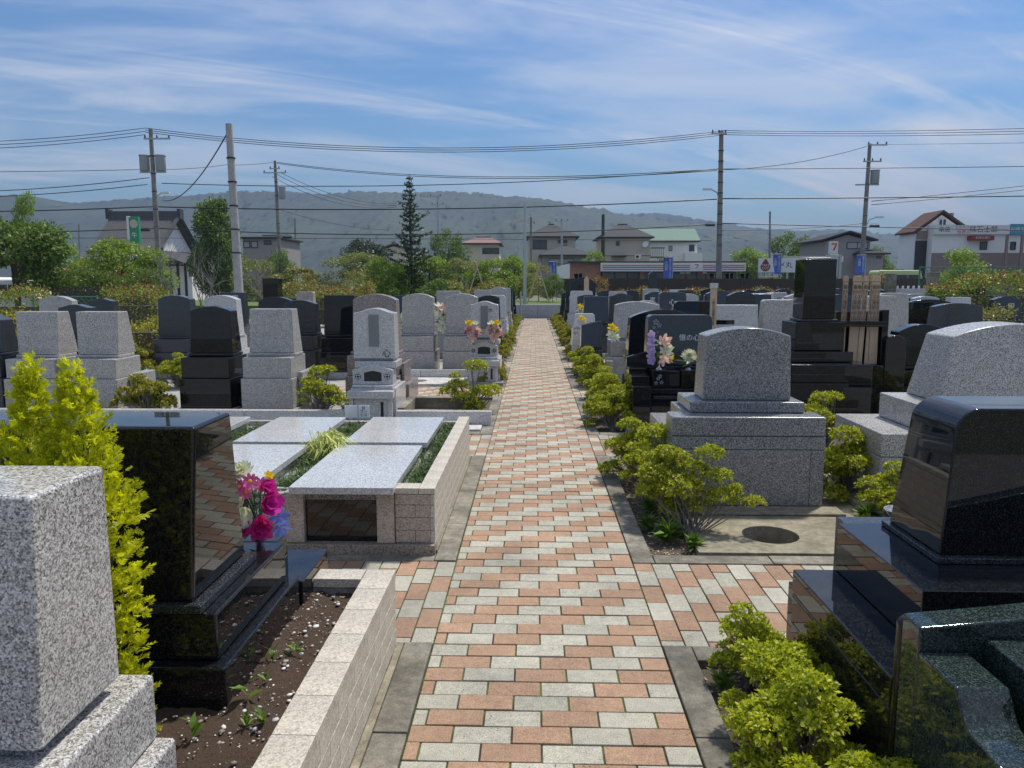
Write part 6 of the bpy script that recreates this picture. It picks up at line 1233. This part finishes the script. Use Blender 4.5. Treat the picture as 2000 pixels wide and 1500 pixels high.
# ---------------------------------------------------------------- signs and banners
def banner(px, py0, py1, w, Y, label, words, lean=0.0, mat='g_blue', pole_h=None):
    p = at(px, py0, Y); hgt = p.z-at(px, py1, Y).z; W = w/F_PX*Y; t = thing('banner_flag', label, 'banner', (p.x, Y, 0), 0, 'roadside banner flags'); n = 8; vs = []; fs = []
    MB().tube([(W/2+0.03, 0, 0), (W/2+0.03, 0, p.z+0.1)], 0.025, 6).build('pole', M['galv'], t); MB().tube([(-W/2, 0, p.z+0.03), (W/2+0.03, 0, p.z+0.03)], 0.015, 5).build('arm', M['galv'], t)
    mb = MB()
    for i in range(n+1):
        f = i/n; s = lean*f; o = 0.08*math.sin(f*5); vs += [(-W/2+s, o, p.z-hgt*f), (W/2+s*0.2, o*0.3, p.z-hgt*f)]
    for i in range(n): fs.append((2*i, 2*i+1, 2*i+3, 2*i+2))
    mb.add(vs, fs).build('cloth', M[mat], t); 
    if words:
        write(words[0], hgt*0.13, M['white'], t, (W*0.22, -0.1, p.z-hgt*0.5)); write(words[1], hgt*0.15, M['white'], t, (-W*0.22, -0.1, p.z-hgt*0.38))
    return t
banner(1305, 503, 547, 17, 50, 'blue banner flag with white lettering before the store windows', ('富\n士\n山\nほ\nう\nえ\nい', '小\n田\n原')); banner(1079, 512, 545, 15, 52, 'blue banner flag left of the store side wall', ('富\n士\n山\nほ\nう\nえ\nい', '小\n田\n原')); banner(1518, 497, 535, 15, 50, 'blue and yellow banner flag before the take-out sign', ('富\n士\n山\nほ\nう\nえ\nい', '小\n田\n原'), 0.1); banner(1682, 499, 535, 16, 50, 'blue and yellow banner flag behind the wooden tablets', ('富\n士\n山\nほ\nう\nえ\nい', '小\n田\n原'), -0.1)
for px, lb, m_ in ((1130, 'white drink pennant at the store brick wall', 'white'), (1395, 'white pennant beside the store pole', 'white'), (1425, 'orange drink pennant at the store right end', 'g_orange'), (1455, 'white pennant right of the store', 'white')):
    p = at(px, 535, 60); t = thing('pennant', lb, 'pennant', (p.x, 60, 0), 0, 'small store pennants'); MB().tube([(0, 0, 0), (0, 0, p.z+0.05)], 0.02, 6).build('pole', M['galv'], t); MB().add([(-0.36, 0, p.z), (0.30, 0, p.z+0.05), (0.22, 0, p.z-0.6), (-0.22, 0, p.z-0.6)], [(0, 1, 2, 3), (3, 2, 1, 0)]).build('cloth', M[m_], t, sm=False)
t = thing('takeout_sign', 'white billboard with red drop reading TAKE OUT right of the store', 'sign', (at(1515, 520, 58).x, 58, 0)); c = t.location; X = lambda px: at(px, 520, 58).x-c.x; Z = lambda py: at(1500, py, 58).z
box('board', X(1482), X(1560), 0, 0.15, Z(532), Z(504), M['white'], t, 0); box('lower_board', X(1482), X(1520), 0, 0.15, Z(541), Z(533), M['g_grey'], t, 0); write('お持ち帰り', 0.3, M['engrave'], t, (X(1500), -0.01, Z(537)))
zc, xc, r_ = Z(520.5), X(1495), 0.36; MB().add([(xc+r_*math.cos(a)*(1.0 if math.sin(a) < 0.2 else 1-0.65*(math.sin(a)-0.2)), -0.012, zc+r_*math.sin(a)*(1.0 if math.sin(a) < 0.2 else 1.0+0.7*(math.sin(a)-0.2))) for a in [2*math.pi*i/28 for i in range(28)]], [tuple(range(28))]).build('red_drop', M['g_maroon'], t, sm=False)
write('TAKE\nOUT', 0.24, M['white'], t, (xc, -0.02, zc-0.03)); write('〆丸', 0.5, M['engrave'], t, (X(1534), -0.012, Z(518)))
for px in (1486, 1556): box('leg', X(px)-0.06, X(px)+0.06, 0.16, 0.28, -0.1, Z(505), M['galv'], t, 0)
t = thing('billboard', 'weathered beige picture billboard behind the black tower gravestone', 'sign', (at(1575, 520, 62).x, 62, 0)); c = t.location; X = lambda px: at(px, 520, 62).x-c.x; Z = lambda py: at(1575, py, 62).z
box('board', X(1530), X(1612), 0, 0.15, Z(530), Z(500), M['cream_wall'], t, 0)
for px in (1540, 1605): box('leg', X(px)-0.06, X(px)+0.06, 0.16, 0.28, -0.1, Z(501), M['galv'], t, 0)
t = thing('store_pylon_sign', 'tall white store pylon sign with numeral logo behind the black tower', 'sign', (at(1630, 500, 56).x, 56, 0)); c = t.location; X = lambda px: at(px, 500, 56).x-c.x; Z = lambda py: at(1630, py, 56).z
box('board', X(1620), X(1636), 0, 0.3, Z(496), Z(472), M['white'], t, 0.02); box('lower_board', X(1618), X(1645), 0.31, 0.5, Z(540), Z(497), M['white'], t, 0.02); zc, xc = Z(482), X(1628)
MB().add([(xc-.2, -.01, zc+.28), (xc-.2, -.01, zc+.14), (xc+.2, -.01, zc+.14), (xc+.2, -.01, zc+.28)], [(0, 1, 2, 3)]).build('logo_bar', M['g_orange'], t, sm=False); MB().add([(xc+.08, -.012, zc+.14), (xc-.08, -.012, zc-.26), (xc+.04, -.012, zc-.26), (xc+.2, -.012, zc+.14)], [(0, 1, 2, 3)]).build('logo_stem', M['g_red'], t, sm=False); box('green_oval', X(1620), X(1624), 0.29, 0.305, Z(538), Z(512), M['g_green'], t, 0)
for px in (1619, 1643): box('leg', X(px)-0.08, X(px)+0.08, 0.05, 0.25, -0.1, Z(497), M['galv'], t, 0)
t = thing('pylon_sign', 'tall green sign panel with a brown round picture on the temple side', 'sign', (at(262, 445, 48).x, 48, 0)); c = t.location; X = lambda px: at(px, 450, 48).x-c.x; Z = lambda py: at(262, py, 48).z
box('green_panel', X(253), X(271), 0, 0.25, Z(475), Z(423), M['g_green'], t, 0.01); box('white_side', X(248), X(252.5), 0.0, 0.25, Z(468), Z(422), M['white'], t, 0.01); MB().lathe((0, 0, 0), [(0.001, 0), (0.26, 0), (0.26, -0.01)], 20).build('round_picture', M['tan'], t, (X(262), -0.012, Z(437))).rotation_euler = (R(90), 0, 0); write('牛', 0.4, M['white'], t, (X(262), -0.012, Z(460))); box('leg', X(259), X(264), 0.05, 0.2, -0.1, Z(475), M['galv'], t, 0)
# ---------------------------------------------------------------- vehicles (seen over hedge and fence)
def car(px, Y, ztop, L_, W_, paint, label, name='parked_car', rz=0.0, van=False):
    t = thing(name, label, 'van' if van else 'car', (hx(px, Y), Y, 0), rz, 'parked vehicles'); H = ztop
    P_ = [(-L_/2, 0.32), (L_/2, 0.32), (L_/2, 0.85), (L_/2*0.93, H*0.56)]+([(L_/2*0.78, H*0.97), (L_/2*0.7, H), (-L_/2*0.9, H), (-L_/2*0.97, H*0.95)] if van else [(L_/2*0.52, H*0.60), (L_/2*0.24, H*0.97), (L_/2*0.12, H), (-L_/2*0.6, H), (-L_/2*0.75, H*0.95), (-L_/2*0.95, H*0.60)])+[(-L_/2, 0.8)]
    loft('body', P_, lambda z: -W_/2+max(0, z-H*0.55)*0.10, lambda z: W_/2-max(0, z-H*0.55)*0.10, M[paint], t, 0.05, 3)
    for a_, b_ in ((-0.86, -0.32), (-0.28, 0.22), (0.26, 0.66)) if van else ((-0.62, -0.1), (-0.06, 0.26)): box('window', L_/2*a_, L_/2*b_, -W_/2-0.012+H*0.02, -W_/2+H*0.035+0.05, H*0.60, H*0.88, M['glass'], t, 0.01)
    for sx in (-0.62, 0.62):
        for sy in (-1, 1): o = MB().lathe((0, 0, 0), [(0.12, -0.1), (0.30, -0.1), (0.33, -0.06), (0.33, 0.06), (0.30, 0.1), (0.12, 0.1)], 20).build('wheel', M['rubber'], t, (sx*L_/2, sy*(W_/2-0.12), 0.33)); o.rotation_euler = (R(90), 0, 0)
    return t
car(18, 33, 1.62, 3.6, 1.6, 'white', 'white van with dark windows behind the left hedge', van=True); car(-40, 34.5, 1.75, 3.6, 1.6, 'white', 'second white van cut off by the left picture edge', van=True); car(1750, 48, 2.25, 2.9, 1.6, 'lime', 'pale lime green car roof showing over the dark fence', van=True)
car(1245, 72, 1.72, 3.9, 1.6, 'white', 'white car roof showing over the fence before store windows'); car(1330, 72, 1.7, 3.9, 1.6, 'white', 'second white car roof by the blue banner over the fence')
# low block structure at the right rear
t = thing('memorial_enclosure', 'pale concrete memorial enclosure with square pillars near the right hedge', 'memorial', (hx(1790, 27), 27, 0)); X = lambda px: hx(px, 27)-t.location.x
box('pillar', X(1731), X(1747), -0.15, 0.15, 0, 1.82, M['kerb'], t, 0.01); box('pillar', X(1813), X(1830), -0.15, 0.15, 0, 1.86, M['kerb'], t, 0.01); box('panel', X(1747)+0.01, X(1812), -0.05, 0.05, 0, 1.30, M['palewall'], t, 0.01)
for i in range(6): box('small_post', X(1752+i*10.5), X(1755+i*10.5), -0.03, 0.03, 1.301, 1.40, M['white'], t, 0.004)
# ---------------------------------------------------------------- utility poles and wires
def pole(px0, py0, px1, Y, r0, r1, label, mat='pole', name='utility_pole', arms=(), trafos=(), lamp=None, bands=6):
    top = at(px0, py0, Y); bx = at(px1, 560, Y).x; t = thing(name, label, 'utility pole', (bx, Y, 0), 0, 'utility poles'); dx = top.x-bx; f = lambda z: dx*z/top.z
    MB().tube([(0, 0, -0.2), (dx, 0, top.z)], [r0, r1], 14).build('shaft', M[mat], t)
    mb = MB()
    for i in range(bands): z = top.z*(0.35+0.6*i/bands); mb.lathe((f(z), 0, z), [(r1*1.35, -0.03), (r1*1.35, 0.03)], 12)
    if bands: mb.build('steel_bands', M['trim'], t)
    for z, w, off in arms:
        a = box('crossarm', f(z)-w/2+off, f(z)+w/2+off, -r1-0.12, -r1-0.02, z-0.05, z+0.05, M['galv'], t, 0)
        for k in range(3): MB().lathe((f(z)+off-w/2+0.08+k*(w-0.16)/2-a.location.x, -r1-0.07-a.location.y, z+0.05-a.location.z), [(0.04, 0), (0.07, 0.05), (0.04, 0.10), (0.06, 0.15), (0.02, 0.2)], 8).build('insulator', M['trim'], a)
    for z, s in trafos: MB().lathe((f(z)+s*0.55, 0, z-0.55), [(0.30, 0), (0.33, 0.05), (0.33, 0.95), (0.36, 0.98), (0.36, 1.05), (0.2, 1.1)], 16).build('transformer', M['trafo'], t)
    for z, s in trafos[:1]: box('bracket', f(z)-0.9, f(z)+0.9, -0.08, 0.08, z-0.66, z-0.56, M['galv'], t, 0)
    if lamp: z, s = lamp; MB().tube([(f(z), -0.1, z-0.9), (f(z)+s*0.25, -0.2, z-0.2), (f(z)+s*0.7, -0.4, z)], 0.035, 6).build('lamp_arm', M['galv'], t); MB().box(f(z)+s*0.95-0.3, f(z)+s*0.95+0.3, -0.5, -0.3, z-0.06, z+0.06).build('lamp_head', M['white'], t, sm=False)
    return t
pole(294, 252, 313, 53, 0.21, 0.13, 'concrete utility pole with two transformers before the temple hall', arms=((at(294, 272, 53).z, 1.8, 0.5),), trafos=((at(294, 318, 53).z, -1), (at(294, 318, 53).z, 1)), lamp=(at(294, 378, 53).z, 1))
pole(447, 242, 467, 31, 0.19, 0.13, 'thick pale concrete pole leaning left, tallest on the left side', 'polel', bands=5); pole(537, 314, 549, 75, 0.20, 0.13, 'utility pole with crossarm and grey transformer left of centre', arms=((at(537, 338, 75).z, 2.2, 0), (at(537, 330, 75).z, 1.0, 0)), trafos=((at(540, 376, 75).z, 1),)); pole(1409, 256, 1404, 53, 0.21, 0.14, 'tall concrete utility pole with street lamp in front of the store', arms=((at(1409, 262, 53).z, 1.0, -0.2),), lamp=(at(1405, 371, 53).z, -1), bands=10)
pole(1699, 281, 1680, 62, 0.22, 0.13, 'leaning utility pole behind wooden tablets at right', arms=((at(1699, 284, 62).z, 1.5, 0.5), (at(1696, 316, 62).z, 1.4, 0.2)), trafos=((at(1695, 345, 62).z, 1),), lamp=(at(1685, 425, 62).z, 1)); pole(576, 427, 579, 110, 0.18, 0.12, 'distant slim pole right of centre-left utility pole', bands=0); pole(855, 381, 856, 90, 0.16, 0.12, 'pale steel utility pole right of the spruce', 'galv', arms=((at(840, 384, 90).z, 2.4, -0.8), (at(855, 400, 90).z, 1.4, 0)), bands=0); pole(1037, 424, 1037, 95, 0.16, 0.14, 'plain short pole left of the tan houses', bands=0); pole(1097, 427, 1098, 96, 0.16, 0.12, 'pale pole with crossarms in front of the two-storey tan house', 'galv', arms=((at(1097, 432, 96).z, 1.6, 0),), bands=0); pole(1504, 413, 1503, 90, 0.14, 0.10, 'thin dark pole beside the big dark tree at right', bands=0); pole(1178, 419, 1177, 105, 0.28, 0.2, 'ivy-covered green pole between the grey-roofed houses', 'tree4', bands=0); pole(154, 437, 156, 110, 0.16, 0.1, 'thin distant pole left of the temple roof', bands=0)
def wire(a, b, m_, r_, label):
    "a, b: (px, py, Y) ends, m_: photo height half way"
    A, B = at(*a), at(*b); mx = at((a[0]+b[0])/2, m_, (a[2]+b[2])/2); sag = (A.z+B.z)/2-mx.z; pts = []
    for i in range(25): f = i/24; q = A.lerp(B, f); q.z -= sag*4*f*(1-f); pts.append(q)
    o = MB().tube(pts, r_, 5).build('power_line', M['rubber'], ang=180); tag(o, label, 'power line', 'overhead power lines')
W3 = 'one of three parallel top wires strung between the transformer pole and lamp pole'; W3L = 'one of three parallel top wires running left from the transformer pole'; W3R = 'one of three parallel top wires running right from the lamp pole'
for d in (0, 4, 8): n_ = {0: 'uppermost', 4: 'middle one', 8: 'lowest'}[d]; wire((284, 250+d, 53), (1408, 256+d, 53), 289+d, 0.022, n_+' of three top wires between transformer pole and lamp pole'); wire((-560, 252+d*1.7, 53), (284, 250+d*1.6, 53), 279+d*1.7, 0.022, n_+' of three top wires running left from the transformer pole'); wire((1408, 255+d, 53), (2600, 222+d*1.6, 53), 251+d*1.3, 0.022, n_+' of three top wires running right from the lamp pole')
wire((316, 358, 53), (1405, 330, 53), 361, 0.028, 'middle wire between the transformer pole and lamp pole'); wire((310, 404, 53), (1400, 389, 53), 408, 0.040, 'thick black cable across the picture below the hill ridge'); wire((-560, 405, 53), (308, 403, 53), 414, 0.040, 'thick black cable left of the transformer pole'); wire((310, 446, 53), (1390, 438, 53), 458, 0.034, 'cable crossing in front of the hill at mid height'); wire((-560, 446, 53), (310, 446, 53), 455, 0.034, 'mid-height cable left of the transformer pole'); wire((100, 465, 60), (1390, 470, 60), 466, 0.020, 'thin lowest wire across the hill foot')
wire((-560, 331, 53), (285, 331, 53), 336, 0.02, 'thin wire at the height of the transformers'); wire((-560, 352, 53), (292, 347, 53), 376, 0.028, 'rising black wire left of transformer pole, upper of two'); wire((-560, 365, 53), (288, 360, 53), 387, 0.028, 'rising black wire left of transformer pole, lower of two'); wire((320, 331, 53), (446, 321, 60), 328, 0.02, 'short thin wire from transformers to the thick pole'); wire((443, 262, 31), (318, 392, 53), 372, 0.028, 'deeply drooping cable from the thick pole top'); wire((446, 322, 60), (537, 316, 75), 321, 0.02, 'short wire from the thick pole to crossarm pole')
wire((541, 317, 75), (1400, 330, 53), 344, 0.026, 'long wire from the crossarm pole to the lamp pole, upper'); wire((541, 319, 75), (1400, 333, 53), 347, 0.026, 'long wire from the crossarm pole to the lamp pole, lower')
for i, y in enumerate((337, 340, 345)): wire((548-i*8, y, 75), (775, 398+i*3, 85), 385+i*6, 0.026, ['uppermost', 'middle one', 'lowest'][i]+' of three drooping wires between crossarm pole and the spruce')
wire((550, 411, 75), (760, 449, 90), 439, 0.022, 'drooping lower wire right of crossarm pole'); wire((1409, 330, 53), (2600, 313, 53), 325, 0.026, 'middle wire right of the lamp pole'); wire((1405, 388, 53), (2600, 372, 53), 383, 0.040, 'thick cable right of the lamp pole'); wire((1404, 436, 53), (2600, 462, 53), 450, 0.032, 'cable right of the lamp pole at roof height'); wire((1404, 332, 53), (1692, 286, 62), 317, 0.024, 'rising wire from the lamp pole to the leaning pole'); wire((1702, 400, 62), (2600, 290, 62), 354, 0.026, 'curved wire right of the leaning pole, lower'); wire((1702, 393, 62), (2600, 283, 62), 346, 0.026, 'curved wire right of the leaning pole, upper'); wire((1716, 282, 62), (2600, 262, 62), 276, 0.016, 'faint thin wire right of the leaning pole top'); wire((1404, 450, 60), (1690, 436, 62), 447, 0.022, 'thin wire between the lamp pole and leaning pole at roof height')
for px, py, Y in ((284, 470-19, 53),): pass
for px, py, lb in ((283, 449, 'dark cable joint box left of transformer pole'), (561, 463, 'dark cable joint box right of crossarm pole'), (1387, 439, 'dark cable joint box left of the lamp pole'), (1708, 441, 'dark cable joint box right of leaning pole')):
    p = at(px, py, 52.9); t = thing('cable_joint', lb, 'cable box', p, 0, 'cable joint boxes'); box('body', -0.32, 0.32, -0.06, 0.06, -0.10, 0.05, M['rubber'], t, 0.02); MB().tube([(-0.3, 0, 0.0), (-0.2, 0, 0.12), (0.2, 0, 0.12), (0.3, 0, 0.0)], 0.015, 5).build('hanger', M['rubber'], t)
# ---------------------------------------------------------------- hills and haze
def hills(name, pts, Yr, Yf, seed, dx=5.0, ny=34, amp=3.0):
    g = np.random.default_rng(seed); xs = np.array([at(px, py, Yr).x for px, py in pts]); zs_ = np.array([at(px, py, Yr).z for px, py in pts]); X_ = np.arange(xs[0], xs[-1], dx); Zr = np.interp(X_, xs, zs_)
    ker = np.ones(9)/9; Zr = np.convolve(np.pad(Zr, 4, 'edge'), ker, 'valid'); n = len(X_); V = []; 
    fold = np.interp(X_, np.linspace(xs[0], xs[-1], 40), g.normal(size=40))*0.10
    for j in range(ny+6):
        f = j/ny; Y_ = Yf+(Yr-Yf)*f
        s = (np.clip(f+fold*np.sin(min(f, 1)*3.14), 0, 1))**1.15 if f <= 1 else 1-(f-1)*1.2
        z = Zr*s+g.normal(size=n)*amp*0.22*min(1, f*2)-2*(f == 0)
        if 0.95 < f < 1.05: z = z+np.abs(g.normal(size=n))*amp*0.5
        V.append(np.stack([X_*(0.75+0.25*f)+g.normal(size=n)*2, np.full(n, Y_)+g.normal(size=n)*6, z], 1))
    V = np.concatenate(V); m = ny+6; idx = np.arange(n*(m-1)).reshape(m-1, n)[:, :-1].reshape(-1); F = np.stack([idx, idx+1, idx+n+1, idx+n], 1)
    me = bpy.data.meshes.new(name); me.from_pydata(V.tolist(), [], F.tolist()); me.materials.append(M['forest']); smooth(me, 180); return tag(link(name, me), kind='structure')
hills('hills', [(-500, 470), (-200, 450), (60, 420), (100, 407), (200, 394), (300, 387), (400, 381), (470, 374), (560, 375), (640, 381), (700, 373), (760, 378), (860, 375), (940, 379), (1010, 386), (1080, 391), (1130, 404), (1180, 411), (1240, 424), (1300, 434), (1400, 448), (1500, 452), (1600, 460), (1750, 467), (2000, 474), (2400, 490)], 1500, 700, 3)
hills('far_hills', [(900, 470), (1100, 445), (1180, 430), (1230, 419), (1290, 416), (1340, 424), (1400, 434), (1470, 446), (1560, 452), (1640, 448), (1720, 458), (1850, 455), (2000, 462), (2500, 480)], 1950, 1550, 5, 7.0)
hz, ht, hb = mat_new('haze_air'); ht.nodes.remove(hb); pv = nd(ht, 'ShaderNodeVolumePrincipled'); pv.inputs['Color'].default_value = (0.34, 0.44, 0.60, 1); pv.inputs['Density'].default_value = HAZE; pv.inputs['Anisotropy'].default_value = 0.2
ht.links.new(pv.outputs[0], ht.nodes['Material Output'].inputs['Volume'])
hbx = MB().box(-3200, 3200, -1200, 3200, -1.2, 200).build('haze', hz, sm=False); tag(hbx, kind='stuff')
